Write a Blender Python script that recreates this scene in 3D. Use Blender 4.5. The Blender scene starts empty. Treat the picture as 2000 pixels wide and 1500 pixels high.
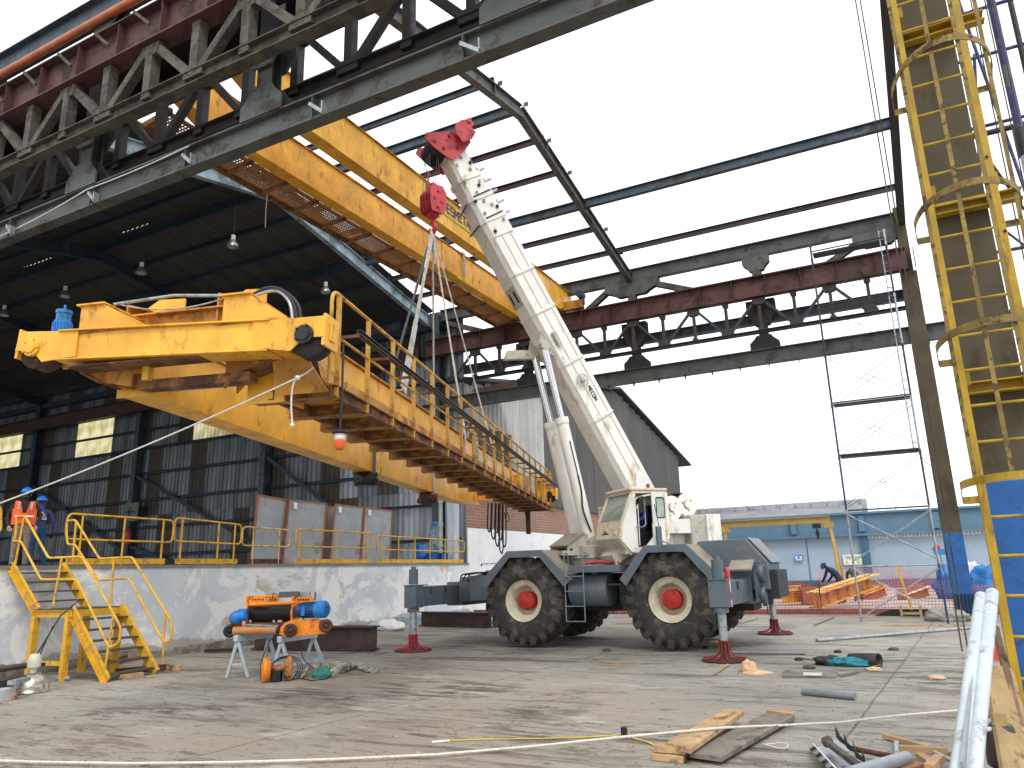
import bpy, bmesh, math, random
from mathutils import Vector, Matrix
import numpy as np
random.seed(7)
V = Vector
SC = bpy.context.scene
COL = SC.collection
# ------------------------------------------------------------------ camera
F_PX = 1442.0
PITCH, ROLL, YAW = math.radians(14.23), math.radians(-1.61), math.radians(27.3)
CAM = V((0, 0, 1.6))
cF = V((-math.sin(YAW)*math.cos(PITCH), math.cos(YAW)*math.cos(PITCH), math.sin(PITCH)))
cR = V((math.cos(YAW), math.sin(YAW), 0))
cU = cR.cross(cF)
cR, cU = (cR*math.cos(ROLL) + cU*math.sin(ROLL)), (-cR*math.sin(ROLL) + cU*math.cos(ROLL))
cam = bpy.data.cameras.new('camera'); camo = bpy.data.objects.new('camera', cam); COL.objects.link(camo)
camo.matrix_world = Matrix(((cR.x, cU.x, -cF.x, CAM.x), (cR.y, cU.y, -cF.y, CAM.y), (cR.z, cU.z, -cF.z, CAM.z), (0, 0, 0, 1)))
cam.sensor_fit = 'HORIZONTAL'; cam.sensor_width = 36; cam.lens = F_PX/2000*36
cam.clip_start = 0.05; cam.clip_end = 2000
SC.camera = camo
# ------------------------------------------------------------------ world, sun, exposure
SUN_EL, SUN_AZ = math.radians(52), math.radians(-38)      # azimuth of the sun measured from -Y towards +X
w = bpy.data.worlds.new('World'); SC.world = w; w.use_nodes = True
nt = w.node_tree; nt.nodes.clear()
sky = nt.nodes.new('ShaderNodeTexSky'); sky.sky_type = 'NISHITA'; sky.sun_disc = False
sky.sun_elevation = SUN_EL; sky.sun_rotation = math.radians(142); sky.dust_density = 4.0; sky.air_density = 1.0
mx = nt.nodes.new('ShaderNodeMix'); mx.data_type = 'RGBA'; mx.inputs[0].default_value = 0.93
mx.inputs[7].default_value = (9.6, 9.9, 10.3, 1)          # the white cloud deck
tc = nt.nodes.new('ShaderNodeTexCoord'); cn = nt.nodes.new('ShaderNodeTexNoise'); cn.inputs['Scale'].default_value = 1.6
cn.inputs['Detail'].default_value = 5
cr = nt.nodes.new('ShaderNodeMapRange'); cr.inputs[3].default_value = .9; cr.inputs[4].default_value = 1.06
bg = nt.nodes.new('ShaderNodeBackground'); bg.inputs[1].default_value = 0.12
vm = nt.nodes.new('ShaderNodeVectorMath'); vm.operation = 'SCALE'
wo = nt.nodes.new('ShaderNodeOutputWorld')
nt.links.new(sky.outputs[0], mx.inputs[6]); nt.links.new(tc.outputs['Generated'], cn.inputs['Vector'])
nt.links.new(cn.outputs[0], cr.inputs[0]); nt.links.new(mx.outputs[2], vm.inputs[0]); nt.links.new(cr.outputs[0], vm.inputs['Scale'])
nt.links.new(vm.outputs[0], bg.inputs[0]); nt.links.new(bg.outputs[0], wo.inputs[0])
sl = bpy.data.lights.new('sun', 'SUN'); sl.energy = 1.1; sl.angle = math.radians(18); sl.color = (1, .95, .87)
so = bpy.data.objects.new('sun', sl); COL.objects.link(so)
sd = V((math.cos(SUN_EL)*math.sin(-SUN_AZ), -math.cos(SUN_EL)*math.cos(SUN_AZ), math.sin(SUN_EL)))
so.rotation_euler = sd.to_track_quat('Z', 'Y').to_euler()
SC.view_settings.view_transform = 'Standard'; SC.view_settings.look = 'None'
SC.view_settings.exposure = 0.5; SC.view_settings.gamma = 1.0; SC.view_settings.use_curve_mapping = False

# ------------------------------------------------------------------ helpers
def ray(px, py): return cF + cR*((px-1000)/F_PX) - cU*((py-750)/F_PX)
def P(px, py, X=None, Y=None, Z=None, D=None):
    """the point of the place that the photograph shows at a pixel, on a known plane"""
    r = ray(px, py)
    if X is not None: return CAM + r*(X/r.x)
    if Y is not None: return CAM + r*(Y/r.y)
    if D is not None: return CAM + r*D
    return CAM + r*(((Z or 0) - CAM.z)/r.z)

MATS = {}
def mat(name, color, rough=.6, metal=0, var=.25, scale=3, color2=None, patch=None, patch_amt=.4, patch_scale=1.5,
        bump=.1, bump_scale=30, streak=0, spec=.5, stretch=None, emis=None, alpha=None, trans=None):
    """painted / weathered surface: base colour with noise, optional patches of a second colour, fine bump"""
    if name in MATS: return MATS[name]
    m = bpy.data.materials.new(name); m.use_nodes = True; t = m.node_tree; b = t.nodes['Principled BSDF']
    N = t.nodes.new; L = t.links.new
    b.inputs['Roughness'].default_value = rough; b.inputs['Metallic'].default_value = metal
    b.inputs['Specular IOR Level'].default_value = spec
    co = N('ShaderNodeTexCoord'); mp = N('ShaderNodeMapping'); L(co.outputs['Object'], mp.inputs[0])
    if stretch: mp.inputs['Scale'].default_value = stretch
    n1 = N('ShaderNodeTexNoise'); n1.inputs['Scale'].default_value = scale; n1.inputs['Detail'].default_value = 8
    n1.inputs['Roughness'].default_value = .65; L(mp.outputs[0], n1.inputs['Vector'])
    c = V(color[:3]); c2 = V(color2[:3]) if color2 else c*(1-var)
    r = N('ShaderNodeValToRGB'); r.color_ramp.elements[0].position = .36; r.color_ramp.elements[1].position = .64
    r.color_ramp.elements[0].color = (*c2, 1); r.color_ramp.elements[1].color = (*(c*(1+var*.35)), 1)
    L(n1.outputs[0], r.inputs[0]); out = r.outputs[0]
    if patch:
        n2 = N('ShaderNodeTexNoise'); n2.inputs['Scale'].default_value = patch_scale; n2.inputs['Detail'].default_value = 10
        n2.inputs['Roughness'].default_value = .72; n2.inputs['Distortion'].default_value = .4
        if streak:
            mp2 = N('ShaderNodeMapping'); L(co.outputs['Object'], mp2.inputs[0])
            mp2.inputs['Scale'].default_value = (1, 1, streak); mp2.inputs['Location'].default_value = (3, 1, 2); L(mp2.outputs[0], n2.inputs['Vector'])
        else: L(co.outputs['Object'], n2.inputs['Vector'])
        r2 = N('ShaderNodeValToRGB'); e = r2.color_ramp.elements
        e[0].position = 1-patch_amt-.06 if patch_amt > .5 else .62-patch_amt*.3; e[1].position = e[0].position+.08
        L(n2.outputs[0], r2.inputs[0])
        mm = N('ShaderNodeMix'); mm.data_type = 'RGBA'; L(r2.outputs[0], mm.inputs[0]); L(out, mm.inputs[6])
        mm.inputs[7].default_value = (*patch[:3], 1); out = mm.outputs[2]
        rr = N('ShaderNodeMapRange'); rr.inputs[3].default_value = rough; rr.inputs[4].default_value = min(1, rough+.3)
        L(r2.outputs[0], rr.inputs[0]); L(rr.outputs[0], b.inputs['Roughness'])
    L(out, b.inputs['Base Color'])
    if bump:
        n3 = N('ShaderNodeTexNoise'); n3.inputs['Scale'].default_value = bump_scale; n3.inputs['Detail'].default_value = 6
        L(mp.outputs[0], n3.inputs['Vector'])
        bm_ = N('ShaderNodeBump'); bm_.inputs['Strength'].default_value = bump; bm_.inputs['Distance'].default_value = .02
        L(n3.outputs[0], bm_.inputs['Height']); L(bm_.outputs[0], b.inputs['Normal'])
    if trans is not None:
        b.inputs['Transmission Weight'].default_value = trans
    if alpha is not None: b.inputs['Alpha'].default_value = alpha
    MATS[name] = m; return m

STEEL_GREEN = mat('grey_green_steel', (.088, .10, .092), .5, .1, .35, 1.2, patch=(.06, .045, .035), patch_amt=.30, patch_scale=2.2)
STEEL_BLUE = mat('dull_blue_steel', (.055, .085, .12), .5, .1, .4, 1.5, patch=(.05, .045, .045), patch_amt=.35)
STEEL_DARK = mat('dark_steel', (.035, .034, .038), .6, .1, .4, 2, patch=(.055, .04, .03), patch_amt=.4)
STEEL_BROWN = mat('dusty_brown_steel', (.10, .088, .062), .75, 0, .45, 2.5, patch=(.05, .045, .04), patch_amt=.45, patch_scale=3)
RED_OXIDE = mat('red_oxide_primer', (.095, .034, .028), .6, 0, .4, 1.6, patch=(.045, .024, .022), patch_amt=.35, patch_scale=2)
MAROON = mat('maroon_purlin_paint', (.058, .034, .044), .6, 0, .3, 2, patch=(.05, .035, .04), patch_amt=.35)
PALE_BLUE = mat('pale_blue_rafter_paint', (.30, .42, .48), .5, 0, .3, 1.4, patch=(.14, .18, .20), patch_amt=.4)
SHED_BLUE = mat('deep_blue_shed_steel', (.022, .045, .075), .6, 0, .4, 1)
YEL = mat('crane_yellow', (.85, .455, .036), .42, 0, .22, 1.6, color2=(.66, .31, .022), patch=(.45, .21, .035), patch_amt=.22, patch_scale=4.5, streak=.4)
YEL_DIRTY = mat('dirty_crane_yellow', (.56, .25, .028), .6, 0, .45, 2.2, patch=(.24, .10, .028), patch_amt=.42, patch_scale=1.8, streak=.6)
YEL_RUST = mat('rusty_yellow_brown', (.25, .11, .035), .75, 0, .5, 2.2, patch=(.085, .04, .022), patch_amt=.5, patch_scale=2)
RAIL_YEL = mat('handrail_yellow', (.72, .40, .018), .45, 0, .2, 5, patch=(.36, .2, .09), patch_amt=.28, patch_scale=6)
RAIL_FADED = mat('faded_handrail_yellow', (.66, .47, .19), .5, 0, .3, 5, patch=(.35, .22, .12), patch_amt=.35, patch_scale=6)
LADDER_YEL = mat('ladder_yellow', (.46, .29, .010), .45, 0, .35, 2.2, patch=(.20, .125, .03), patch_amt=.24, patch_scale=4, streak=.2)
CAGE_YEL = mat('dirty_cage_yellow', (.27, .18, .03), .6, 0, .5, 4, patch=(.07, .05, .025), patch_amt=.36, patch_scale=8)
WHITE_P = mat('crane_cream_white', (.86, .85, .80), .38, 0, .10, 1.5, patch=(.55, .46, .33), patch_amt=.22, patch_scale=3, streak=.35)
WHITE_D = mat('crane_dusty_white', (.55, .52, .45), .5, 0, .3, 2, patch=(.36, .29, .21), patch_amt=.35, patch_scale=2)
RUST_W = mat('rust_stained_white', (.74, .66, .50), .55, 0, .25, 3, patch=(.56, .36, .15), patch_amt=.34, patch_scale=3)
SLATE = mat('crane_slate_grey', (.105, .142, .168), .4, 0, .22, 1.6, patch=(.17, .165, .15), patch_amt=.22, patch_scale=2.6)
SLATE_DUST = mat('dusty_slate', (.30, .26, .21), .75, 0, .3, 3)
CHASSIS = mat('dark_chassis', (.018, .022, .028), .6, 0, .4, 3, patch=(.045, .04, .035), patch_amt=.35)
RED = mat('crane_red', (.55, .045, .055), .42, 0, .25, 4, patch=(.20, .03, .035), patch_amt=.3)
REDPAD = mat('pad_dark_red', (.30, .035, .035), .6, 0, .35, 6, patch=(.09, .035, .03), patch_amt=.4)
REDHUB = mat('hub_red', (.55, .025, .02), .5, 0, .35, 8, patch=(.16, .03, .02), patch_amt=.32, patch_scale=9)
RUBBER = mat('tyre_rubber', (.036, .034, .031), .75, 0, .4, 2.5, patch=(.12, .105, .08), patch_amt=.36, patch_scale=3.2)
RUBBER_L = mat('dusty_tyre_lug', (.068, .061, .050), .85, 0, .3, 2.5, patch=(.04, .036, .03), patch_amt=.3, patch_scale=2.5)
RIM = mat('cream_rim', (.66, .60, .45), .5, 0, .2, 5, patch=(.40, .33, .22), patch_amt=.25, patch_scale=5)
BLACK = mat('black_parts', (.012, .012, .013), .5, 0, .2, 5)
CABLE = mat('black_cable', (.015, .015, .016), .5, 0, .2, 5, bump=0)
WIRE = mat('grey_wire_rope', (.10, .095, .09), .5, .5, .3, 20, bump=0)
CHROME = mat('bright_ram_chrome', (.62, .62, .64), .14, 1, .05, 4, bump=0)
GALV = mat('galvanised_tube', (.42, .45, .47), .35, .6, .22, 7, patch=(.25, .26, .27), patch_amt=.35, patch_scale=8)
PIPE_GREY = mat('painted_grey_pipe', (.50, .56, .60), .4, .1, .15, 5, patch=(.30, .31, .30), patch_amt=.26, patch_scale=9)
SCAF_BLUE = mat('scaffold_blue', (.045, .045, .16), .5, .1, .4, 5, patch=(.16, .14, .15), patch_amt=.3, patch_scale=7)
SCAF_DARK = mat('scaffold_dark', (.045, .035, .05), .5, .2, .4, 5)
MOTOR = mat('motor_blue', (.012, .20, .60), .4, 0, .2, 6, patch=(.02, .10, .26), patch_amt=.28, patch_scale=7)
ORANGE = mat('hoist_orange', (.90, .27, .01), .4, 0, .18, 3, patch=(.40, .13, .03), patch_amt=.25, patch_scale=5)
RUSTB = mat('rust_brown', (.13, .05, .032), .75, 0, .45, 6, patch=(.055, .028, .02), patch_amt=.45, patch_scale=6)
IBEAM = mat('primer_dark_brown', (.055, .028, .026), .6, 0, .35, 3, patch=(.09, .055, .045), patch_amt=.3)
WEB = mat('dirty_sling_webbing', (.46, .43, .36), .85, 0, .3, 9, patch=(.22, .2, .17), patch_amt=.4, patch_scale=8, bump=.3, bump_scale=90)
ROPE = mat('pale_rope', (.72, .69, .60), .85, 0, .25, 40, bump=.4, bump_scale=200)
WOOD = mat('rough_pine', (.50, .33, .17), .8, 0, .35, 3, color2=(.33, .20, .10), stretch=(1, 1, 1), patch=(.17, .11, .07), patch_amt=.26, patch_scale=4)
WOOD_D = mat('weathered_plank', (.22, .19, .155), .85, 0, .3, 4, patch=(.10, .085, .07), patch_amt=.35, patch_scale=3)
WOOD_B = mat('old_form_board', (.40, .28, .13), .85, 0, .4, 2, patch=(.13, .085, .05), patch_amt=.38, patch_scale=3)
GLASS = mat('green_tinted_glass', (.42, .50, .45), .08, 0, .1, 2, bump=0, trans=.55)
PLASTER = None


def setprops(o, label=None, cat=None, group=None, kind=None):
    if label: o['label'] = label
    if cat: o['category'] = cat
    if group: o['group'] = group
    if kind: o['kind'] = kind
    return o
def thing(name, label, cat, loc=(0, 0, 0), rotz=0, group=None):
    o = bpy.data.objects.new(name, None); COL.objects.link(o); o.empty_display_size = .2
    o.matrix_world = Matrix.Translation(V(loc)) @ Matrix.Rotation(rotz, 4, 'Z'); o.location = loc; o.rotation_euler = (0, 0, rotz)
    return setprops(o, label, cat, group)
def mw(o):
    m = Matrix.Translation(o.location) @ o.rotation_euler.to_matrix().to_4x4()
    return mw(o.parent) @ m if o.parent else m
class MB:
    """collects geometry; loc=True: vertices are in the parent's own frame, else in the world"""
    def __init__(s, local=False): s.v = []; s.f = []; s.mi = []; s.local = local; s.sm = []
    def add(s, vs, fs, mi=0, smooth=False):
        n = len(s.v); s.v += [V(p) for p in vs]; s.f += [tuple(i+n for i in f) for f in fs]
        s.mi += [mi]*len(fs); s.sm += [smooth]*len(fs); return s
    def box(s, c, size, M=None, mi=0):
        x, y, z = size[0]/2, size[1]/2, size[2]/2
        vs = [V((a*x, b*y, c_*z)) for a in (-1, 1) for b in (-1, 1) for c_ in (-1, 1)]
        if M is not None: vs = [M @ p for p in vs]
        vs = [p+V(c) for p in vs]
        return s.add(vs, [(0, 1, 3, 2), (4, 6, 7, 5), (0, 4, 5, 1), (2, 3, 7, 6), (0, 2, 6, 4), (1, 5, 7, 3)], mi)
    def bar(s, a, b, w_, h, up=(0, 0, 1), off=(0, 0), mi=0):
        """rectangular bar from a to b: w_ across, h along up"""
        a = V(a); b = V(b); d = (b-a).normalized(); u = V(up); x = d.cross(u)
        if x.length < 1e-4: x = d.cross(V((1, 0, 0)))
        x.normalize(); u = x.cross(d).normalized(); o = x*off[0]+u*off[1]
        vs = [p+o+x*(i*w_/2)+u*(j*h/2) for p in (a, b) for i, j in ((-1, -1), (1, -1), (1, 1), (-1, 1))]
        return s.add(vs, [(0, 3, 2, 1), (4, 5, 6, 7), (0, 1, 5, 4), (1, 2, 6, 5), (2, 3, 7, 6), (3, 0, 4, 7)], mi)
    def ibeam(s, a, b, w_, h, t=.02, up=(0, 0, 1), mi=0):
        s.bar(a, b, t, h-2*t, up, mi=mi); s.bar(a, b, w_, t, up, (0, (h-t)/2), mi); s.bar(a, b, w_, t, up, (0, -(h-t)/2), mi); return s
    def channel(s, a, b, w_, h, t=.015, side=1, up=(0, 0, 1), mi=0):
        s.bar(a, b, t, h-2*t, up, (-side*(w_-t)/2, 0), mi); s.bar(a, b, w_, t, up, (0, (h-t)/2), mi); s.bar(a, b, w_, t, up, (0, -(h-t)/2), mi); return s
    def angle(s, a, b, w_, t=.01, side=1, up=(0, 0, 1), mi=0):
        s.bar(a, b, t, w_, up, mi=mi); s.bar(a, b, w_, t, up, (side*w_/2, -w_/2+t/2), mi); return s
    def tube(s, pts, r, n=8, mi=0, closed=False, caps=True):
        pts = [V(p) for p in pts]; m = len(pts); rs = r if isinstance(r, (list, tuple)) else [r]*m
        prev = None; vs = []
        for i, p in enumerate(pts):
            if closed: d = pts[(i+1) % m]-pts[i-1]
            else: d = pts[min(i+1, m-1)]-pts[max(i-1, 0)]
            d.normalize()
            if prev is None:
                x = d.cross(V((0, 0, 1)));
                if x.length < .05: x = d.cross(V((1, 0, 0)))
            else: x = prev - d*prev.dot(d)
            x.normalize(); prev = x; y = d.cross(x)
            vs += [p+(x*math.cos(2*math.pi*k/n)+y*math.sin(2*math.pi*k/n))*rs[i] for k in range(n)]
        fs = []
        for i in range(m if closed else m-1):
            j = (i+1) % m
            fs += [(i*n+k, i*n+(k+1) % n, j*n+(k+1) % n, j*n+k) for k in range(n)]
        s.add(vs, fs, mi, True)
        if caps and not closed:
            s.add(vs[:n], [tuple(range(n))[::-1]], mi); s.add(vs[-n:], [tuple(range(n))], mi)
        return s
    def cyl(s, a, b, r, n=16, mi=0, r2=None): return s.tube([a, b], [r, r if r2 is None else r2], n, mi)
    def lathe(s, c, axis, prof, n=32, mi=0, smooth=True):
        """prof: list of (radius, distance along axis)"""
        ax = V(axis).normalized(); x = ax.cross(V((0, 0, 1)))
        if x.length < .05: x = ax.cross(V((1, 0, 0)))
        x.normalize(); y = ax.cross(x); c = V(c); vs = []
        for r, h in prof: vs += [c+ax*h+(x*math.cos(2*math.pi*k/n)+y*math.sin(2*math.pi*k/n))*r for k in range(n)]
        fs = [(i*n+k, i*n+(k+1) % n, (i+1)*n+(k+1) % n, (i+1)*n+k) for i in range(len(prof)-1) for k in range(n)]
        return s.add(vs, fs, mi, smooth)
    def plate(s, poly, th, mi=0):
        """polygon (3D points, planar) given thickness th along its normal"""
        p = [V(q) for q in poly]; n = len(p); nn = V((0, 0, 0))
        for i in range(n): nn += (p[i]-p[0]).cross(p[(i+1) % n]-p[0])
        nn.normalize(); o = nn*(th/2)
        vs = [q-o for q in p]+[q+o for q in p]
        fs = [tuple(range(n))[::-1], tuple(range(n, 2*n))]+[(i, (i+1) % n, n+(i+1) % n, n+i) for i in range(n)]
        return s.add(vs, fs, mi)
    def sphere(s, c, r, n=12, sc=(1, 1, 1), mi=0, lo=-90, hi=90):
        prof = []; k = n//2
        c = V(c); vs = []; fs = []
        for i in range(k+1):
            a = math.radians(lo+(hi-lo)*i/k)
            vs += [c+V((math.cos(a)*math.cos(2*math.pi*j/n)*r*sc[0], math.cos(a)*math.sin(2*math.pi*j/n)*r*sc[1], math.sin(a)*r*sc[2])) for j in range(n)]
        fs = [(i*n+j, i*n+(j+1) % n, (i+1)*n+(j+1) % n, (i+1)*n+j) for i in range(k) for j in range(n)]
        return s.add(vs, fs, mi, True)
    def build(s, name, m, parent=None, bevel=0, label=None, cat=None, group=None, kind=None, base=None):
        vs = s.v
        if parent is not None and not s.local:
            inv = mw(parent).inverted(); vs = [inv @ p for p in vs]; loc = V((0, 0, 0))
        elif parent is None:
            xs = [p.x for p in vs]; ys = [p.y for p in vs]; zs = [p.z for p in vs]
            loc = V(base) if base else V(((min(xs)+max(xs))/2, (min(ys)+max(ys))/2, min(zs)))
            vs = [p-loc for p in vs]
        else: loc = V((0, 0, 0))
        me = bpy.data.meshes.new(name); me.from_pydata([tuple(p) for p in vs], [], s.f)
        ms = m if isinstance(m, (list, tuple)) else [m]
        for q in ms: me.materials.append(q)
        me.polygons.foreach_set('material_index', s.mi); me.polygons.foreach_set('use_smooth', s.sm)
        bm = bmesh.new(); bm.from_mesh(me); bmesh.ops.recalc_face_normals(bm, faces=bm.faces); bm.to_mesh(me); bm.free()
        me.update()
        o = bpy.data.objects.new(name, me); COL.objects.link(o); o.location = loc
        if parent: o.parent = parent
        if bevel:
            b = o.modifiers.new('bevel', 'BEVEL'); b.width = bevel; b.segments = 2; b.limit_method = 'ANGLE'
        return setprops(o, label, cat, group, kind)
def copy_tree(o, parent=None):
    c = o.copy(); COL.objects.link(c); c.parent = parent
    for ch in [q for q in o.children]: copy_tree(ch, c)
    return c
def inst(o, name=None, loc=None, parent=None, rot=None):
    c = o.copy(); COL.objects.link(c)
    if parent is not None: c.parent = parent
    if loc is not None: c.location = loc
    if rot is not None: c.rotation_euler = rot
    return c
def lerp(a, b, t): return V(a)*(1-t)+V(b)*t
def arc(c, r, a0, a1, n, ux=(1, 0, 0), uy=(0, 0, 1)):
    return [V(c)+V(ux)*(r*math.cos(a0+(a1-a0)*i/n))+V(uy)*(r*math.sin(a0+(a1-a0)*i/n)) for i in range(n+1)]
def sag(a, b, d, n=12): 
    return [lerp(a, b, i/n)-V((0, 0, 4*d*(i/n)*(1-i/n))) for i in range(n+1)]
def rounded(pts, r=.12, n=4, closed=False):
    """polyline with its corners rounded"""
    pts = [V(p) for p in pts]; out = []; m = len(pts)
    for i, p in enumerate(pts):
        if not closed and i in (0, m-1): out.append(p); continue
        a = pts[i-1]; b = pts[(i+1) % m]; ra = min(r, (a-p).length*.45); rb = min(r, (b-p).length*.45)
        q0 = p+(a-p).normalized()*ra; q1 = p+(b-p).normalized()*rb
        for k in range(n+1):
            t = k/n; out.append(q0*(1-t)**2+p*2*t*(1-t)+q1*t*t)
    return out
FONT = {  # blocky letters as strokes on a 4 x 6 grid
 'E': [[(4, 6), (0, 6), (0, 0), (4, 0)], [(0, 3), (3.4, 3)]], 'S': [[(4, 6), (0, 6), (0, 3), (4, 3), (4, 0), (0, 0)]],
 'M': [[(0, 0), (0, 6), (2, 2.5), (4, 6), (4, 0)]], 'T': [[(0, 6), (4, 6)], [(2, 6), (2, 0)]], 'A': [[(0, 0), (2, 6), (4, 0)], [(1, 2.2), (3, 2.2)]],
 'L': [[(0, 6), (0, 0), (4, 0)]], 'I': [[(2, 6), (2, 0)]], 'C': [[(4, 6), (0, 6), (0, 0), (4, 0)]], 'O': [[(0, 0), (0, 6), (4, 6), (4, 0), (0, 0)]],
 'N': [[(0, 0), (0, 6), (4, 0), (4, 6)]], 'F': [[(4, 6), (0, 6), (0, 0)], [(0, 3), (3.4, 3)]], 'B': [[(0, 0), (0, 6), (3, 6), (4, 5), (3, 3), (4, 1.5), (3, 0), (0, 0)], [(0, 3), (3, 3)]]}
def letters(mb, text, org, ux, uy, h, stroke=.16, gap=1.5, th=.006):
    """flat painted letters in real thickness; org = lower left of the text, ux/uy unit vectors"""
    ux = V(ux); uy = V(uy); nn = ux.cross(uy).normalized(); u = h/6; x = 0
    for ch in text:
        for st in FONT.get(ch, []):
            for a, b in zip(st[:-1], st[1:]):
                pa = V(org)+ux*((x+a[0])*u)+uy*(a[1]*u); pb = V(org)+ux*((x+b[0])*u)+uy*(b[1]*u)
                mb.bar(pa, pb, h*stroke, th, up=nn)
        x += 4+gap
    return x*u

# ================================================================== SETTING
def concrete_ground():
    m = bpy.data.materials.new('worn_concrete'); m.use_nodes = True; t = m.node_tree; b = t.nodes['Principled BSDF']; N = t.nodes.new; L = t.links.new
    co = N('ShaderNodeTexCoord'); b.inputs['Specular IOR Level'].default_value = .35
    def noise(sc, det=8, rough=.6, st=(1, 1, 1), rot=0, dist=0):
        mp = N('ShaderNodeMapping'); mp.inputs['Scale'].default_value = st; mp.inputs['Rotation'].default_value = (0, 0, rot); L(co.outputs['Object'], mp.inputs[0])
        n = N('ShaderNodeTexNoise'); n.inputs['Scale'].default_value = sc; n.inputs['Detail'].default_value = det; n.inputs['Roughness'].default_value = rough; n.inputs['Distortion'].default_value = dist
        L(mp.outputs[0], n.inputs['Vector']); return n.outputs[0]
    def ramp(f, a, b_, ca=(0, 0, 0, 1), cb=(1, 1, 1, 1)):
        r = N('ShaderNodeValToRGB'); r.color_ramp.elements[0].position = a; r.color_ramp.elements[1].position = b_
        r.color_ramp.elements[0].color = ca; r.color_ramp.elements[1].color = cb; L(f, r.inputs[0]); return r.outputs[0]
    def mixc(f, a, b_, k=None):
        x = N('ShaderNodeMix'); x.data_type = 'RGBA'
        if k is not None:
            q = N('ShaderNodeMath'); q.operation = 'MULTIPLY'; q.inputs[1].default_value = k; L(f, q.inputs[0]); f = q.outputs[0]
        L(f, x.inputs[0])
        if isinstance(a, tuple): x.inputs[6].default_value = a
        else: L(a, x.inputs[6])
        if isinstance(b_, tuple): x.inputs[7].default_value = b_
        else: L(b_, x.inputs[7])
        return x.outputs[2]
    base = ramp(noise(.22, 8, .62), .35, .66, (.265, .243, .205, 1), (.39, .365, .32, 1))
    base = mixc(ramp(noise(.13, 5, .6, rot=.5), .5, .64), base, (.34, .265, .20, 1), .6)           # earthy patches
    base = mixc(ramp(noise(.5, 9, .7, st=(1, .55, 1), rot=-.25), .53, .6), base, (.27, .28, .25, 1), .5)  # greenish scuffs
    base = mixc(ramp(noise(.9, 10, .78, st=(.28, 1.2, 1), rot=.28, dist=.5), .545, .60), base, (.11, .09, .075, 1), .8)  # dark smears
    base = mixc(ramp(noise(3.2, 9, .75, st=(.3, 1.4, 1), rot=.2, dist=.3), .575, .62), base, (.09, .075, .062, 1), .85)
    base = mixc(ramp(noise(1.7, 10, .7, st=(.4, 1, 1), rot=.1), .585, .63), base, (.46, .43, .38, 1), .75)
    base = mixc(ramp(noise(6, 10, .8, st=(.35, 1.5, 1), rot=.3, dist=.3), .565, .61), base, (.08, .065, .055, 1), .8)     # scraped pale spots
    base = mixc(ramp(noise(38, 3, .5), .62, .68), base, (.10, .085, .07, 1), .6)
    vo = N('ShaderNodeTexVoronoi'); vo.feature = 'DISTANCE_TO_EDGE'; vo.inputs['Scale'].default_value = .42; vo.inputs['Randomness'].default_value = 1
    dn = N('ShaderNodeTexNoise'); dn.inputs['Scale'].default_value = 1.3; dn.inputs['Detail'].default_value = 8; L(co.outputs['Object'], dn.inputs['Vector'])
    va = N('ShaderNodeVectorMath'); va.operation = 'MULTIPLY_ADD'; va.inputs[1].default_value = (.9, .9, .9); L(dn.outputs['Color'], va.inputs[0]); L(co.outputs['Object'], va.inputs[2])
    L(va.outputs[0], vo.inputs['Vector'])
    crack = ramp(vo.outputs[0], .0, .007, (1, 1, 1, 1), (0, 0, 0, 1))
    msk = ramp(noise(.45, 6, .6), .50, .60); mm = N('ShaderNodeMath'); mm.operation = 'MULTIPLY'; L(crack, mm.inputs[0]); L(msk, mm.inputs[1])
    base = mixc(mm.outputs[0], base, (.09, .075, .062, 1), .6)
    gm = ramp(noise(.22, 6, .6, rot=.9), .47, .60)          # grimy zones with dense dark smears
    gs = ramp(noise(2.1, 12, .82, st=(.32, 1.3, 1), rot=.35, dist=.6), .50, .545)
    g2 = N('ShaderNodeMath'); g2.operation = 'MULTIPLY'; L(gm, g2.inputs[0]); L(gs, g2.inputs[1]); base = mixc(g2.outputs[0], base, (.07, .056, .046, 1), .88)
    base = mixc(ramp(noise(11, 12, .85, st=(.5, 1.2, 1), rot=.3), .60, .63), base, (.06, .048, .04, 1), .75)
    # slab joints every few metres
    br = N('ShaderNodeTexBrick'); br.offset = 0; br.inputs['Scale'].default_value = 1; br.inputs['Brick Width'].default_value = 5.2; br.inputs['Row Height'].default_value = 4.1
    br.inputs['Mortar Size'].default_value = .018; br.inputs['Mortar Smooth'].default_value = .6
    mp = N('ShaderNodeMapping'); mp.inputs['Rotation'].default_value = (0, 0, .07); mp.inputs['Location'].default_value = (1.3, .9, 0)
    wv = N('ShaderNodeVectorMath'); wv.operation = 'MULTIPLY_ADD'; wv.inputs[1].default_value = (.06, .06, 0); L(dn.outputs['Color'], wv.inputs[0]); L(co.outputs['Object'], wv.inputs[2])
    L(wv.outputs[0], mp.inputs[0]); L(mp.outputs[0], br.inputs['Vector'])
    base = mixc(br.outputs['Fac'], base, (.085, .072, .06, 1), .75)
    L(base, b.inputs['Base Color'])
    r = N('ShaderNodeMapRange'); r.inputs[3].default_value = .55; r.inputs[4].default_value = .95; L(noise(.8, 6, .6), r.inputs[0]); L(r.outputs[0], b.inputs['Roughness'])
    hs = N('ShaderNodeMath'); hs.operation = 'SUBTRACT'; L(noise(14, 10, .75), hs.inputs[0]); L(mm.outputs[0], hs.inputs[1])
    bp = N('ShaderNodeBump'); bp.inputs['Strength'].default_value = .5; bp.inputs['Distance'].default_value = .02; L(hs.outputs[0], bp.inputs['Height']); L(bp.outputs[0], b.inputs['Normal'])
    return m
GROUND = concrete_ground()
mb = MB(); nx, ny = 60, 60
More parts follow.
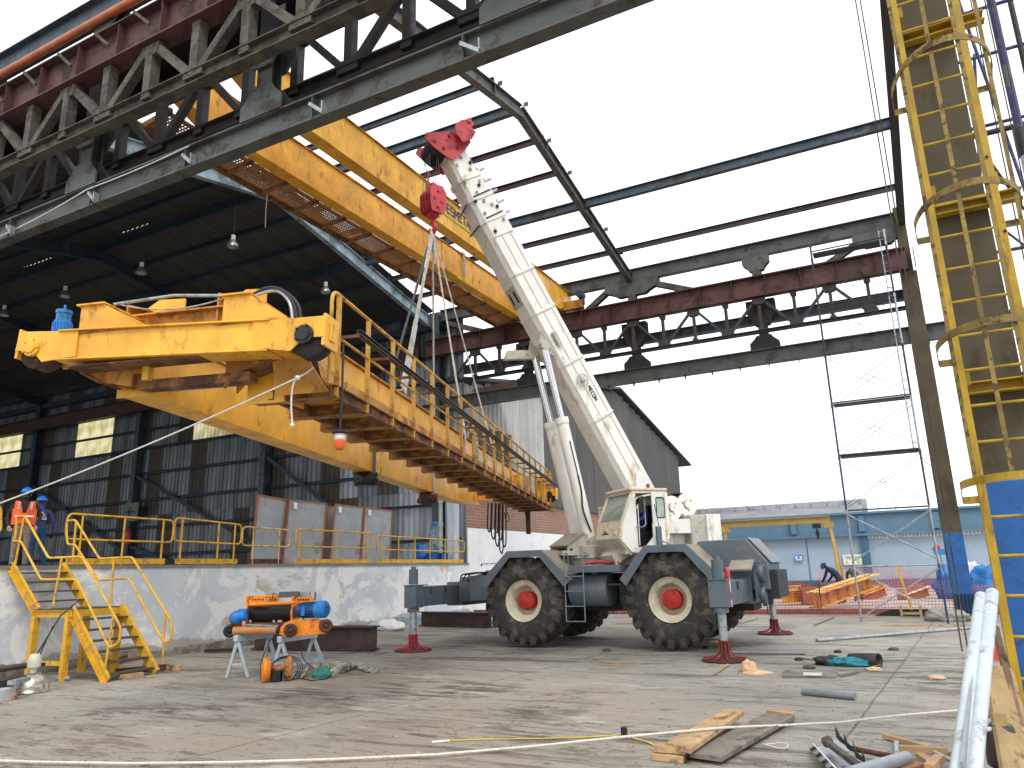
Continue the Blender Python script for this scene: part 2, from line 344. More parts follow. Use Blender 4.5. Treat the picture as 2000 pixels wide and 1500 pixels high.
xs = [-300, -120] + [-60+i*1.6 for i in range(48)] + [20, 40, 120, 300]; ys = [-300, -60] + [-10+i*1.5 for i in range(44)] + [80, 300, 600]
vs = [(x, y, 0) for x in xs for y in ys]
fs = [(i*len(ys)+j, (i+1)*len(ys)+j, (i+1)*len(ys)+j+1, i*len(ys)+j+1) for i in range(len(xs)-1) for j in range(len(ys)-1)]
mb.add([(p[0], p[1], p[2]) for p in vs], fs, 0, True); mb.build('ground', GROUND, kind='structure', base=(0, 0, 0))
# faded yellow floor line
pf = mat('worn_floor_paint', (.42, .34, .17), .8, 0, .3, 8, patch=(.24, .22, .185), patch_amt=.75, patch_scale=9)
mb = MB(); a, b2 = P(330, 1334), P(830, 1362)
a = P(335, 1336); b2 = P(800, 1358); d = (b2-a).normalized(); n_ = V((-d.y, d.x, 0))
mb.add([a-n_*.06+V((0, 0, .004)), b2-n_*.06+V((0, 0, .004)), b2+n_*.06+V((0, 0, .004)), a+n_*.06+V((0, 0, .004))], [(0, 1, 2, 3)])
mb.build('floor_marking', pf, kind='structure')
# far floor behind the runway row
FARF = mat('pale_far_slab', (.46, .41, .37), .8, 0, .2, 1.2, patch=(.30, .25, .22), patch_amt=.35, patch_scale=1)
KERB = mat('stained_kerb', (.20, .11, .10), .8, 0, .4, 2, patch=(.1, .06, .06), patch_amt=.4)
mb = MB(); mb.box((-1, 37.6, .05), (30, 22.0, .14)); mb.build('far_slab', FARF, kind='structure')
mb = MB(); mb.box((-1, 26.47, .06), (30, .24, .19)); mb.build('slab_kerb', KERB, kind='structure')

# ------------------------------------------------------------------ loading dock
def plaster():
    m = bpy.data.materials.new('peeling_pale_blue_plaster'); m.use_nodes = True; t = m.node_tree; b = t.nodes['Principled BSDF']; N = t.nodes.new; L = t.links.new
    co = N('ShaderNodeTexCoord'); sp = N('ShaderNodeSeparateXYZ'); L(co.outputs['Object'], sp.inputs[0])
    def noise(sc, det=10, rough=.65, st=(1, 1, 1), dist=0):
        mp = N('ShaderNodeMapping'); mp.inputs['Scale'].default_value = st; L(co.outputs['Object'], mp.inputs[0])
        n = N('ShaderNodeTexNoise'); n.inputs['Scale'].default_value = sc; n.inputs['Detail'].default_value = det; n.inputs['Roughness'].default_value = rough; n.inputs['Distortion'].default_value = dist
        L(mp.outputs[0], n.inputs['Vector']); return n.outputs[0]
    def step(f, a, w_=.03):
        r = N('ShaderNodeMapRange'); r.inputs[1].default_value = a; r.inputs[2].default_value = a+w_; L(f, r.inputs[0]); return r.outputs[0]
    def mixc(f, a, c, k=1):
        q = N('ShaderNodeMath'); q.operation = 'MULTIPLY'; q.inputs[1].default_value = k; L(f, q.inputs[0])
        x = N('ShaderNodeMix'); x.data_type = 'RGBA'; L(q.outputs[0], x.inputs[0])
        if isinstance(a, tuple): x.inputs[6].default_value = a
        else: L(a, x.inputs[6])
        x.inputs[7].default_value = c; return x.outputs[2]
    o = mixc(step(noise(.5, 8), .42, .2), (.56, .61, .66, 1), (.72, .76, .79, 1))
    o = mixc(step(noise(.75, 12, .7, dist=.6), .495, .045), o, (.86, .87, .86, 1), .92)
    o = mixc(step(noise(2.6, 10, .7), .58, .03), o, (.82, .82, .80, 1), .8)
    o = mixc(step(noise(.62, 12, .72, st=(1, 1, 1.6), dist=.3), .575, .05), o, (.50, .44, .35, 1), .85)
    q = N('ShaderNodeMath'); q.operation = 'MULTIPLY_ADD'; L(noise(.9, 8, .6), q.inputs[0]); q.inputs[1].default_value = -.9; q.inputs[2].default_value = .62
    z = N('ShaderNodeMath'); z.operation = 'SUBTRACT'; L(q.outputs[0], z.inputs[0]); L(sp.outputs[2], z.inputs[1])
    o = mixc(step(z.outputs[0], -.12, .05), o, (.36, .33, .27, 1), .8)
    o = mixc(step(noise(5, 10, .75), .68, .02), o, (.10, .09, .08, 1), .7)
    L(o, b.inputs['Base Color']); b.inputs['Roughness'].default_value = .85
    bp = N('ShaderNodeBump'); bp.inputs['Strength'].default_value = .6; bp.inputs['Distance'].default_value = .02; L(noise(2.2, 12, .7, dist=.5), bp.inputs['Height']); L(bp.outputs[0], b.inputs['Normal'])
    return m
PLASTER = plaster(); DOCKZ = 1.95
DA, DB = V((-14.6, 3.0, 0)), V((-15.1, 25.2, 0)); DD = (DB-DA).normalized(); DN = V((DD.y, -DD.x, 0))      # DN points to the yard
def dk(px, py=1100, z=DOCKZ, out=0):
    """point on the dock edge that shows at image column px"""
    r = ray(px, py); t = (DA-CAM).dot(DN)/r.dot(DN); q = CAM+r*t; s = (q-DA).dot(DD); return DA+DD*s+DN*out+V((0, 0, z))
dock = thing('loading_dock', 'long raised loading dock with peeling pale blue plaster face under the yellow railings', 'loading dock', (-14.4, 12, 0))
mb = MB(); mb.plate([(DA.x, DA.y, .97), (DB.x, DB.y, .97), (-60, 25.2, .97), (-60, 3, .97)], 1.94); mb.build('dock_wall', PLASTER, dock)
DOCKTOP = mat('dock_floor_concrete', (.26, .245, .22), .85, 0, .3, 1.5)
mb = MB(); mb.plate([DA+V((0, 0, DOCKZ-.03))+DN*.03, DB+V((0, 0, DOCKZ-.03))+DN*.03, (-60, 25.2, DOCKZ-.03), (-60, 3, DOCKZ-.03)], .06)
mb.build('dock_coping', DOCKTOP, dock)
PLINTH = mat('rough_plinth', (.34, .31, .25), .95, 0, .35, 3, patch=(.16, .14, .115), patch_amt=.45, patch_scale=3, bump=.8, bump_scale=12)
mb = MB(); n = 60
for i in range(n):
    a = lerp(DA, DB, i/n); b2 = lerp(DA, DB, (i+1)/n); h1 = .17+.07*math.sin(i*1.3)*math.sin(i*.37); o1 = .05+.03*math.sin(i*2.1)
    mb.bar(a+DN*o1+V((0, 0, h1/2)), b2+DN*o1+V((0, 0, h1/2)), .14, h1)
mb.build('plinth', PLINTH, dock)
bl = mat('blue_kerb_paint', (.20, .36, .45), .8, 0, .3, 4, patch=(.35, .34, .31), patch_amt=.35)
mb = MB(); a, b2 = dk(735, z=.11, out=.16), dk(905, z=.11, out=.16); mb.bar(a, b2, .12, .22); mb.build('blue_skirting', bl, dock)

# ------------------------------------------------------------------ shed (roofed part) and open frame
def corrug(wid, length, ribs, depth=.035):
    """corrugated sheet in its own frame: x across, z along, from the origin; returns verts, faces"""
    k = 6; nn = ribs*k; vs = []; prof = [0, .5, 1, 1, .5, 0]
    for i in range(nn+1):
        x = wid*i/nn; d = depth*(.5-.5*math.cos(2*math.pi*i/k))
        vs += [(x, d, 0), (x, d, length)]
    return vs, [(2*i, 2*i+2, 2*i+3, 2*i+1) for i in range(nn)]
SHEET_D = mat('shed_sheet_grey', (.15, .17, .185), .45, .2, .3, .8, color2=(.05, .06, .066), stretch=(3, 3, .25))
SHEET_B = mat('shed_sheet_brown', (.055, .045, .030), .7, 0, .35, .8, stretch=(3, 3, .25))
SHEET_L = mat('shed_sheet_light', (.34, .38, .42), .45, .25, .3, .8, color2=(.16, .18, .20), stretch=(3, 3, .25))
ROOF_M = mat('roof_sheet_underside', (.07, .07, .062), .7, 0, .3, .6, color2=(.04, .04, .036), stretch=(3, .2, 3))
tm = bpy.data.materials.new('translucent_roof_light'); tm.use_nodes = True; t = tm.node_tree; t.nodes.clear()
tb = t.nodes.new('ShaderNodeBsdfTranslucent'); to = t.nodes.new('ShaderNodeOutputMaterial'); tb.inputs[0].default_value = (.92, .88, .52, 1)
tn = t.nodes.new('ShaderNodeTexNoise'); tn.inputs['Scale'].default_value = .9; tr = t.nodes.new('ShaderNodeValToRGB'); tr.color_ramp.elements[0].position = .3; tr.color_ramp.elements[0].color = (.55, .42, .12, 1)
tr.color_ramp.elements[1].position = .6; tr.color_ramp.elements[1].color = (.98, .93, .60, 1); tcn = t.nodes.new('ShaderNodeTexCoord'); t.links.new(tcn.outputs['Object'], tn.inputs['Vector'])
t.links.new(tn.outputs[0], tr.inputs[0]); t.links.new(tr.outputs[0], tb.inputs[0]); t.links.new(tb.outputs[0], to.inputs[0])
YN, YF, YR, ZE, ZR = 7.25, 25.3, 16.28, 12.62, 14.45      # near row, far row, ridge, eave and ridge height of the sheets
shed = thing('factory_shed', 'dark open fronted factory shed with corrugated roof and wall behind the dock', 'industrial shed', (-36, 25.3, 1.95))
XE, XW = -17.0, -57.0
wid = 1.08; tiers = [(1.95, 5.0), (4.9, 8.45), (8.4, 10.55), (10.5, 12.62)]
protos = {}
nsheet = int((XE+1.5-XW)/wid)
for ti, (z0, z1) in enumerate(tiers):
    for i in range(nsheet):
        x = -15.45-(i+1)*wid
        xc = x+wid/2
        m_ = SHEET_D
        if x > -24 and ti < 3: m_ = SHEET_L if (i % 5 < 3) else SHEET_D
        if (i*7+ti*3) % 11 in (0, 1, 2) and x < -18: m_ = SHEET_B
        if ti == 0 and -24 < x < -21.5: m_ = SHEET_B
        if ti == 2 and (-41.3 < xc < -37.9 or -50 < xc < -46.6 or -31.5 < xc < -28.2): m_ = tm
        if ti == 1 and (-47.6 < xc < -46 ) : m_ = SHEET_B
        key = (ti, m_.name)
        if key not in protos:
            mb = MB(True); v_, f_ = corrug(wid+.03, z1-z0, 4, .04); mb.add(v_, f_)
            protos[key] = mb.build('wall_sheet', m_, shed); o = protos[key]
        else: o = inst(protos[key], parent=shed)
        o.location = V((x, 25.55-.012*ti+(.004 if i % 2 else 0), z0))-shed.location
# roof sheets
sl_far = V((0, YF+.4-YR, ZE-.03-ZR)); sl_near = V((0, YN-.4-YR, ZE-.03-ZR))
rp = {}
for side, sv in ((0, sl_far), (1, sl_near)):
    for i in range(int((XE-XW)/wid)):
        x = XE-(i+1)*wid
        if side not in rp:
            v_, f_ = corrug(wid+.04, sv.length, 4, .05); mb = MB(True); zx = sv.normalized(); yx = V((1, 0, 0)).cross(zx) if side else zx.cross(V((1, 0, 0)))
            mb.add([V((1, 0, 0))*p[0]+yx*abs(p[1])*(1 if yx.z > 0 else -1)+zx*p[2] for p in v_], f_)
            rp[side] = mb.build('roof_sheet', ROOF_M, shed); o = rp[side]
        else: o = inst(rp[side], parent=shed)
        o.location = V((x, YR, ZR+.12+(.01 if i % 2 else 0)))-shed.location
for (xa, xb) in ((XW, -31.5), (-29.6, -25.2), (-23.6, XE)):
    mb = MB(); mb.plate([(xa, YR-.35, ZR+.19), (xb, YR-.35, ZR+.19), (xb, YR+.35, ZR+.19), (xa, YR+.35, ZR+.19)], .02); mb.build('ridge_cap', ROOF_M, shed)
mb = MB(); mb.box((XW, 16.3, 7.5), (.1, 19, 11.5)); mb.build('end_wall', SHEET_D, shed)
def slope_z(y): return ZE+(ZR-ZE)*(1-abs(y-YR)/(YF-YR))
PUR_Y = [7.4, 8.75, 10.25, 11.75, 13.25, 14.75, 16.28, 17.8, 19.3, 20.8, 22.4, 23.9, 25.2]
for y in PUR_Y:
    mb = MB(); big = y in (11.75, 16.28, 20.8)
    if big: mb.ibeam((XW, y, slope_z(y)-.22), (XE, y, slope_z(y)-.22), .16, .34)
    else: mb.channel((XW, y, slope_z(y)-.1), (XE, y, slope_z(y)-.1), .08, .17)
    mb.build('purlin', SHED_BLUE, shed)
def rafter(parent, x, m_, h=.42, name='rafter'):
    mb = MB(); dz = -.12-h/2-.14
    pts = [(x, YN, ZE+dz), (x, YR-1.2, slope_z(YR-1.2)+dz), (x, YR, ZR+dz-.02), (x, YR+1.2, slope_z(YR+1.2)+dz), (x, YF, ZE+dz)]
    for a, b2 in zip(pts[:-1], pts[1:]): mb.ibeam(a, b2, .2, h, .022)
    for y in (YN+.2, YR-1.6, YR+1.6, YF-.3):
        mb.box((x, y, slope_z(y)+dz-.0), (.18, .02, h*.98))
    return mb.build(name, m_, parent)
rafter(shed, XE, PALE_BLUE, .46)
for k in range(1, 5): rafter(shed, XE-9.25*k, SHED_BLUE, .46)
for k in range(0, 5):
    x = -16.55 if k == 0 else XE-9.25*k
    mb = MB(); mb.ibeam((x, 25.3, 1.95), (x, 25.3, 12.4), .35, .42, .025, up=(0, 1, 0)); o = mb.build('column', STEEL_BLUE if k < 3 else SHED_BLUE, shed)
    if k: mb = MB(); mb.ibeam((x, YN, 1.95 if x < -14.5 else 0), (x, YN, 12.4), .35, .42, .025, up=(0, 1, 0)); mb.build('column', SHED_BLUE, shed)
for z in (2.9, 4.3, 5.7, 7.1, 8.45, 9.45, 10.6, 11.8):
    mb = MB(); mb.channel((XW, 25.42, z), (-15.6, 25.42, z), .1, .12); mb.build('girt', SHED_BLUE, shed)
for (xa, za, xb, zb) in ((-35.4, 7, -26.2, 3.0), (-26.2, 7.2, -21.4, 4.1), (-35.4, 3.4, -31, 2.2), (-26.2, 4.3, -22.5, 2.0), (-44.6, 7.2, -36, 3.2)):
    mb = MB(); mb.bar((xa, 25.2, za), (xb, 25.2, zb), .06, .16); mb.build('wall_brace', SHED_BLUE, shed)
mb = MB(); mb.bar((XW, YF, 11.9), (XE, YF, 11.9), .2, .3); mb.build('eave_beam', SHED_BLUE, shed)
# inside crane rails of the shed
RED_D = mat('dark_oxide', (.07, .03, .028), .6, 0, .3, 2)
for y in (24.9, 7.8):
    mb = MB(); mb.ibeam((XW, y, 10.72), (XE-.3, y, 10.72), .3, .7, .02); mb.build('crane_beam', RED_D, shed)
# pipes, duct by the corner
ductm = mat('duct_silver', (.45, .50, .54), .35, .5, .25, 2, stretch=(2, 2, .4)); palem = mat('pale_green_pipe', (.45, .52, .44), .5, 0, .2, 3)
q = P(884, 1095, Y=25.0); mb = MB(); mb.cyl((q.x, 25.0, 1.95), (q.x, 25.0, 5.0), .28, 20); mb.build('duct', ductm, label='silver round duct standing at the dock corner beside the brick wall', cat='duct')
q = P(861, 1095, Y=24.8); mb = MB(); mb.cyl((q.x, 24.8, 1.95), (q.x, 24.8, 6.2), .09, 12)
for z in (2.6, 3.4, 4.3): mb.cyl((q.x, 24.8, z), (q.x, 24.8, z+.1), .12, 12)
mb.build('drain_pipe', palem, label='pale green vertical pipe on the blue shed column at the dock corner', cat='pipe')
colb = mat('bright_blue_column_base', (.02, .16, .42), .5, 0, .3, 4, patch=(.35, .40, .40), patch_amt=.3)
mb = MB(); mb.ibeam((-16.55, 25.05, 1.96), (-16.55, 25.05, 3.6), .37, .06, .02, up=(0, 1, 0)); mb.build('column_paint_band', colb, shed)

# open frame: the unroofed bays
frame = thing('roof_frame', 'bare steel roof frame with open purlins against the white sky', 'steel frame', (-3.3, 16.3, 0))
o = rafter(frame, -7.9, STEEL_GREEN, .38); rafter(frame, 1.25, STEEL_DARK, .40)
for y in PUR_Y:
    big = y in (11.75, 16.28, 20.8)
    xe = -7.9
    if y in (20.8,): xe = 1.3
    if y == 22.4 : xe = -7.9
    if y == 23.9: xe = 1.3
    mb = MB()
    if big: mb.ibeam((XE+.15, y, slope_z(y)-.3), (xe, y, slope_z(y)-.3), .17, .30, .02); mb.build('purlin', STEEL_BLUE, frame)
    elif 7.5 < y < 25: mb.channel((XE+.15, y, slope_z(y)-.12), (xe, y, slope_z(y)-.12), .08, .2, .014); mb.build('purlin', MAROON if y > 16.5 else STEEL_BLUE, frame)
for y, x0 in ((16.9, -7.9),):
    for yy in PUR_Y[5:12]:
        mb = MB(); mb.plate([(-7.84, yy+.1, slope_z(yy)-.25), (-7.70, yy+.1, slope_z(yy)-.25), (-7.70, yy+.1, slope_z(yy)-.12), (-7.84, yy+.1, slope_z(yy)-.12)], .02); mb.build('cleat', STEEL_GREEN, frame)

# ------------------------------------------------------------------ runways
CONC = mat('column_concrete_olive', (.088, .072, .042), .85, 0, .28, 1.4, patch=(.058, .047, .030), patch_amt=.3, patch_scale=1.4, streak=.4)
BLUEP = mat('column_blue_paint', (.012, .11, .36), .5, 0, .22, 3, patch=(.03, .07, .2), patch_amt=.3, patch_scale=4)
def vtruss(parent, y, x0, x1, m_, zt=10.35, zb=9.18, th=.05, phase=-8.92, step=2.23, wide=.12, gus=True):
    k0 = math.ceil((x0-phase)/(step/2)); k1 = math.floor((x1-phase)/(step/2))
    mb = MB(); mb.ibeam((x0, y, zb), (x1, y, zb), .2, .26 if wide > .12 else .1, .02); mb.build('bottom_chord', m_, parent)
    gp = {}
    for k in range(k0, k1+1):
        x = phase+k*step/2; big = k % 2 == 0
        mb = MB(); mb.channel((x, y, zb+.06), (x, y, zt), wide, wide, .014, up=(0, 1, 0)); mb.build('vertical', m_, parent)
        for s in ((-1, 1) if big else ()):
            xx = x+s*step/2
            if x0 < xx < x1: mb = MB(); mb.channel((x+s*.1, y, zb+.1), (xx-s*.12, y, zt-.06), wide*.85, wide*.85, .014, up=(0, 1, 0)); mb.build('diagonal', m_, parent)
        if gus:
            for z, sg, big_ in ((zb, 1, big), (zt, -1, not big)):
                w1 = .42 if big_ else .2; h = .22 if big_ else .14; key = (sg, big_)
                if key not in gp:
                    mb = MB(True); mb.plate([(-w1*.5, 0, 0), (w1*.5, 0, 0), (w1*.5, 0, sg*h*.55), (w1*.34, 0, sg*h), (-w1*.34, 0, sg*h), (-w1*.5, 0, sg*h*.55)], .16)
                    o = mb.build('gusset_plate', m_, parent); gp[key] = o
                else: o = inst(gp[key], parent=parent)
                o.location = V((x, y, z))-parent.location
def big_gusset(mb, x, y, z, sg, w1=.75, h=.5, th=.03, both=.22):
    for dy in (-both/2, both/2):
        mb.plate([(x-w1/2, y+dy, z), (x+w1/2, y+dy, z), (x+w1/2, y+dy, z+sg*h*.5), (x+w1*.33, y+dy, z+sg*h*.78), (x+w1*.25, y+dy, z+sg*h), (x-w1*.25, y+dy, z+sg*h), (x-w1*.33, y+dy, z+sg*h*.78), (x-w1/2, y+dy, z+sg*h*.5)], th)
def crane_beam(parent, y, x0, x1, m_, zb=10.4, zt=11.12, step=1.115, phase=-8.92, side=-1, rods=False):
    mb = MB(); mb.ibeam((x0, y, (zb+zt)/2), (x1, y, (zb+zt)/2), .34, zt-zb, .025); mb.build('crane_beam', m_, parent)
    mb = MB(); mb.bar((x0, y, zt+.035), (x1, y, zt+.035), .06, .07); mb.build('rail', m_, parent)
    k = math.ceil((x0-phase)/step); pr = None
    while phase+k*step < x1:
        x = phase+k*step+.3
        if pr is None:
            mb = MB(); mb.box((x, y, (zb+zt)/2), (.014, .30, zt-zb-.05)); pr = mb.build('stiffener', m_, parent); x_0 = x
        else: o = inst(pr, parent=parent); o.location = (x-x_0, 0, 0)
        k += 1
far = thing('crane_runway', 'far maroon crane runway girder with hanging truss below the open roof, beyond the truck crane', 'crane runway', (-7, 25.2, 0))
crane_beam(far, 24.9, -16.9, 1.2, RED_OXIDE)
vtruss(far, 24.9, -16.6, .98, STEEL_DARK, wide=.1)
mb = MB(); mb.ibeam((-16.4, 25.3, 12.28), (1.3, 25.3, 12.28), .26, .5, .025); mb.build('eave_beam', STEEL_GREEN, far)
mb = MB(); mb.ibeam((-16.4, 25.3, 8.4), (12, 25.3, 8.4), .3, .5, .03); mb.build('lower_beam', STEEL_GREEN, far)
for i in range(12):
    x = -9+i*.95; mb = MB(); mb.box((x, 25.3, 8.1), (.015, .2, .14)); mb.build('hanger_plate', STEEL_DARK, far)
mb = MB(); mb.ibeam((-16.4, 25.9, 9.92), (1.3, 25.9, 9.92), .25, .34, .02); mb.build('back_beam', STEEL_BLUE, far)
for x in (-7.86, -3.35, -12.3):
    mb = MB(); mb.ibeam((x, 25.3, 8.65), (x, 25.3, 10.6), .3, .24, .02, up=(0, 1, 0)); mb.build('post', STEEL_DARK, far)
    mb = MB(); big_gusset(mb, x, 25.3, 8.63, 1, .95, .5); big_gusset(mb, x, 25.3, 10.4, -1, .95, .9); mb.build('gusset', STEEL_DARK, far)
    mb = MB(); mb.ibeam((x, 25.3, 11.1), (x, 25.3, 12.05), .3, .24, .02, up=(0, 1, 0)); mb.build('post', STEEL_BROWN, far)
    mb = MB(); big_gusset(mb, x, 25.3, 12.04, -1, 2.1 if x < -7 else .9, .55); mb.build('gusset', STEEL_GREEN, far)
for (a, b2) in (((-7.1, 11.85), (-5.3, 11.1)), ((-8.8, 11.85), (-9.9, 11.1)), ((.4, 12.0), (-1.3, 11.12)), ((-11.5, 11.9), (-10.4, 11.1)), ((-16.0, 11.9), (-14, 11.1))):
    mb = MB(); mb.ibeam((a[0], 25.3, a[1]), (b2[0], 25.3, b2[1]), .2, .2, .02, up=(0, 1, 0)); mb.build('knee_brace', STEEL_BROWN, far)
mb = MB(); big_gusset(mb, .5, 25.3, 12.03, -1, 1.5, .5); mb.build('gusset', STEEL_GREEN, far)
# far column at the end of the frame
fc = thing('steel_column', 'olive column with blue painted foot carrying the far runway end', 'column', (1.15, 25.3, 0))
mb = MB(); mb.box((1.2, 25.3, 6.35), (.46, .5, 8.1)); mb.box((1.2, 25.3, 11.5), (.3, .4, 2.3)); mb.build('shaft', CONC, fc, bevel=.01)
mb = MB(); mb.box((1.2, 25.3, 1.47), (.47, .51, 1.72)); mb.build('blue_band', BLUEP, fc, bevel=.01)
dkb = mat('dark_blue_plinth', (.012, .05, .14), .5, 0, .3, 4)
mb = MB(); mb.box((1.2, 25.3, .33), (.5, .54, .62))
for i in range(6): mb.box((.98+i*.088, 25.0, .33), (.025, .06, .6))
mb.build('ribbed_base', dkb, fc)
# near runway row
near = thing('crane_runway', 'near lattice crane runway crossing overhead at the upper left with grey lower girder', 'crane runway', (-10, 7.2, 0))
crane_beam(near, 6.72, -22, 1.6, RED_OXIDE, zb=10.3, zt=11.02)
vtruss(near, 6.72, -20.5, 1.2, STEEL_BROWN, zt=10.28, zb=9.25, wide=.17)
crane_beam(near, 7.85, -16.9, 1.6, RED_D, zb=10.4, zt=11.12)
vtruss(near, 7.75, -20.5, 1.2, STEEL_DARK, wide=.15)
mb = MB(); mb.ibeam((-24, 7.25, 12.5), (1.6, 7.25, 12.5), .26, .5, .025); mb.build('eave_beam', STEEL_BLUE, near)
mb = MB(); mb.ibeam((-24, 7.2, 8.25), (1.6, 7.2, 8.25), .22, .42, .03); mb.build('lower_beam', STEEL_GREEN, near)
mb = MB(); mb.bar((-24, 7.6, 10.95), (1.6, 7.6, 10.95), .8, .03); mb.build('walkway_plate', STEEL_DARK, near)
for x in (-16.6, -12.25, -7.85, -3.55):
    mb = MB(); mb.ibeam((x, 7.22, 8.46), (x, 7.22, 10.6), .3, .22, .02, up=(0, 1, 0)); mb.build('post', STEEL_GREEN, near)
    mb = MB(); big_gusset(mb, x, 7.2, 8.45, 1, .85, .5, both=.24); big_gusset(mb, x, 7.22, 9.75, -1, .8, .45, both=.3); mb.build('gusset', STEEL_GREEN, near)
    mb = MB(); mb.ibeam((x, 7.25, 11.05), (x, 7.25, 12.25), .26, .2, .02, up=(0, 1, 0)); big_gusset(mb, x, 7.25, 12.25, -1, .8, .45); mb.build('post', STEEL_GREEN, near)
for x in (-14.4, -11.92, -9.5, -6.81, -4.24, -1.9):
    mb = MB(); mb.box((x, 7.13, 8.24), (.02, .10, .36)); mb.build('stiffener', STEEL_GREEN, near)
    mb = MB(); mb.bar((x-.02, 7.06, 8.28), (x+.3, 7.0, 8.0), .05, .05); mb.box((x+.32, 6.99, 8.07), (.02, .1, .16)); mb.build('hanger_bracket', GALV, near)
for i in range(16):
    x = -15.6+i*1.05; mb = MB(); mb.bar((x, 6.5, 10.95), (x+.42, 6.52, 10.55), .035, .05); mb.build('rod', STEEL_BROWN, near)
OPIPE = mat('orange_pipe_paint', (.50, .13, .045), .5, 0, .3, 4)
mb = MB(); mb.cyl((-15.77, 7.05, 12.02), (-2, 7.05, 12.02), .075, 12); mb.build('pipe', OPIPE, label='orange pipe running along the top of the near runway truss', cat='pipe')
wp = mat('thin_white_cord', (.7, .7, .66), .8)
mb = MB(); mb.tube(sag((-16, 7.06, 8.1), (-12, 7.06, 8.36), .1)+sag((-12, 7.06, 8.36), (-9.4, 7.06, 8.40), .03), .012, 6); mb.build('cord', wp, label='thin white cord lying along the grey lower girder', cat='cord')
# near column with ladder
nc = thing('concrete_column', 'tall olive column with blue lower half behind the caged ladder at the right edge', 'column', (.98, 7.25, 0))
mb = MB(); mb.box((.80, 7.25, 7.05), (.42, .40, 9.7)); mb.build('shaft', CONC, nc, bevel=.012)
mb = MB(); mb.box((.80, 7.25, 1.1), (.425, .405, 2.2)); mb.build('blue_band', BLUEP, nc, bevel=.012)
for z in (2.95, 4.55, 6.3):
    mb = MB(); mb.channel((.55, 6.98, z), (1.25, 6.98, z), .09, .10, .012, up=(0, 0, 1)); mb.bar((.58, 6.55, z), (.58, 7.0, z), .05, .1); mb.bar((1.02, 6.55, z), (1.02, 7.0, z), .05, .1); mb.build('ladder_bracket', LADDER_YEL, nc)
lad = thing('caged_ladder', 'yellow caged access ladder fixed to the olive column at the right edge', 'ladder', (.77, 6.5, 0))
for x in (.54, .99):
    mb = MB(); mb.bar((x, 6.5, .25), (x, 6.5, 11.4), .055, .075, up=(0, 1, 0)); mb.build('stile', LADDER_YEL, lad, bevel=.006)
pr = None; z = .5
while z < 11.2:
    if pr is None:
        mb = MB(); mb.cyl((.55, 6.5, z), (.98, 6.5, z), .012, 8); pr = mb.build('rung', LADDER_YEL, lad); zr = z
    else: o = inst(pr, parent=lad); o.location = (0, 0, z-zr)
    z += .278
HO = []
for z in (2.12, 3.18, 4.22, 5.42, 6.9, 8.3):
    mb = MB(); pts = []
    for i in range(19):
        a = math.pi*i/18; pts.append(V((.765-math.cos(a)*.36, 6.42-math.sin(a)*.62, z)))
    pts = [V((.54, 6.5, z-.10)), V((.41, 6.5, z-.1))]+pts+[V((1.12, 6.5, z-.1)), V((.99, 6.5, z-.1))]
    for a, b2 in zip(pts[:-1], pts[1:]): mb.bar(a, b2, .008, .055)
    mb.build('hoop', CAGE_YEL if z > 2.5 else LADDER_YEL, lad)
for a in (35, 75, 105, 145):
    a = math.radians(a); x = .765-math.cos(a)*.35; y = 6.42-math.sin(a)*.60
    mb = MB(); mb.bar((x, y, 2.14), (x, y, 8.4), .028, .008, up=(0, 1, 0)); mb.build('cage_strip', CAGE_YEL, lad)
# ================================================================== BACKGROUND BUILDINGS
BRICK = bpy.data.materials.new('old_brick'); BRICK.use_nodes = True; t = BRICK.node_tree; b = t.nodes['Principled BSDF']
co = t.nodes.new('ShaderNodeTexCoord'); mp = t.nodes.new('ShaderNodeMapping'); mp.inputs['Rotation'].default_value = (math.pi/2, 0, math.pi/2); t.links.new(co.outputs['Object'], mp.inputs[0])
sx = t.nodes.new('ShaderNodeSeparateXYZ'); cx = t.nodes.new('ShaderNodeCombineXYZ'); t.links.new(co.outputs['Object'], sx.inputs[0]); t.links.new(sx.outputs[1], cx.inputs[0]); t.links.new(sx.outputs[2], cx.inputs[1])
bt = t.nodes.new('ShaderNodeTexBrick'); bt.inputs['Scale'].default_value = 1; bt.inputs['Brick Width'].default_value = .30; bt.inputs['Row Height'].default_value = .13; bt.inputs['Mortar Size'].default_value = .014
bt.inputs['Color1'].default_value = (.36, .15, .10, 1); bt.inputs['Color2'].default_value = (.26, .13, .095, 1); bt.inputs['Mortar'].default_value = (.36, .30, .25, 1); t.links.new(cx.outputs[0], bt.inputs['Vector'])
n2 = t.nodes.new('ShaderNodeTexNoise'); n2.inputs['Scale'].default_value = .5; n2.inputs['Detail'].default_value = 9; t.links.new(co.outputs['Object'], n2.inputs['Vector'])
rp2 = t.nodes.new('ShaderNodeValToRGB'); rp2.color_ramp.elements[0].position = .42; rp2.color_ramp.elements[1].position = .62; t.links.new(n2.outputs[0], rp2.inputs[0])
mxx = t.nodes.new('ShaderNodeMix'); mxx.data_type = 'RGBA'; t.links.new(rp2.outputs[0], mxx.inputs[0]); t.links.new(bt.outputs[0], mxx.inputs[6])
mx2 = t.nodes.new('ShaderNodeMix'); mx2.data_type = 'RGBA'; mx2.inputs[0].default_value = .55; t.links.new(bt.outputs[0], mx2.inputs[6]); mx2.inputs[7].default_value = (.20, .16, .12, 1)
t.links.new(mx2.outputs[2], mxx.inputs[7]); t.links.new(mxx.outputs[2], b.inputs['Base Color']); b.inputs['Roughness'].default_value = .95
bp = t.nodes.new('ShaderNodeBump'); bp.inputs['Strength'].default_value = .6; bp.inputs['Distance'].default_value = .03; t.links.new(bt.outputs['Fac'], bp.inputs['Height']); bp.invert = True; t.links.new(bp.outputs[0], b.inputs['Normal'])
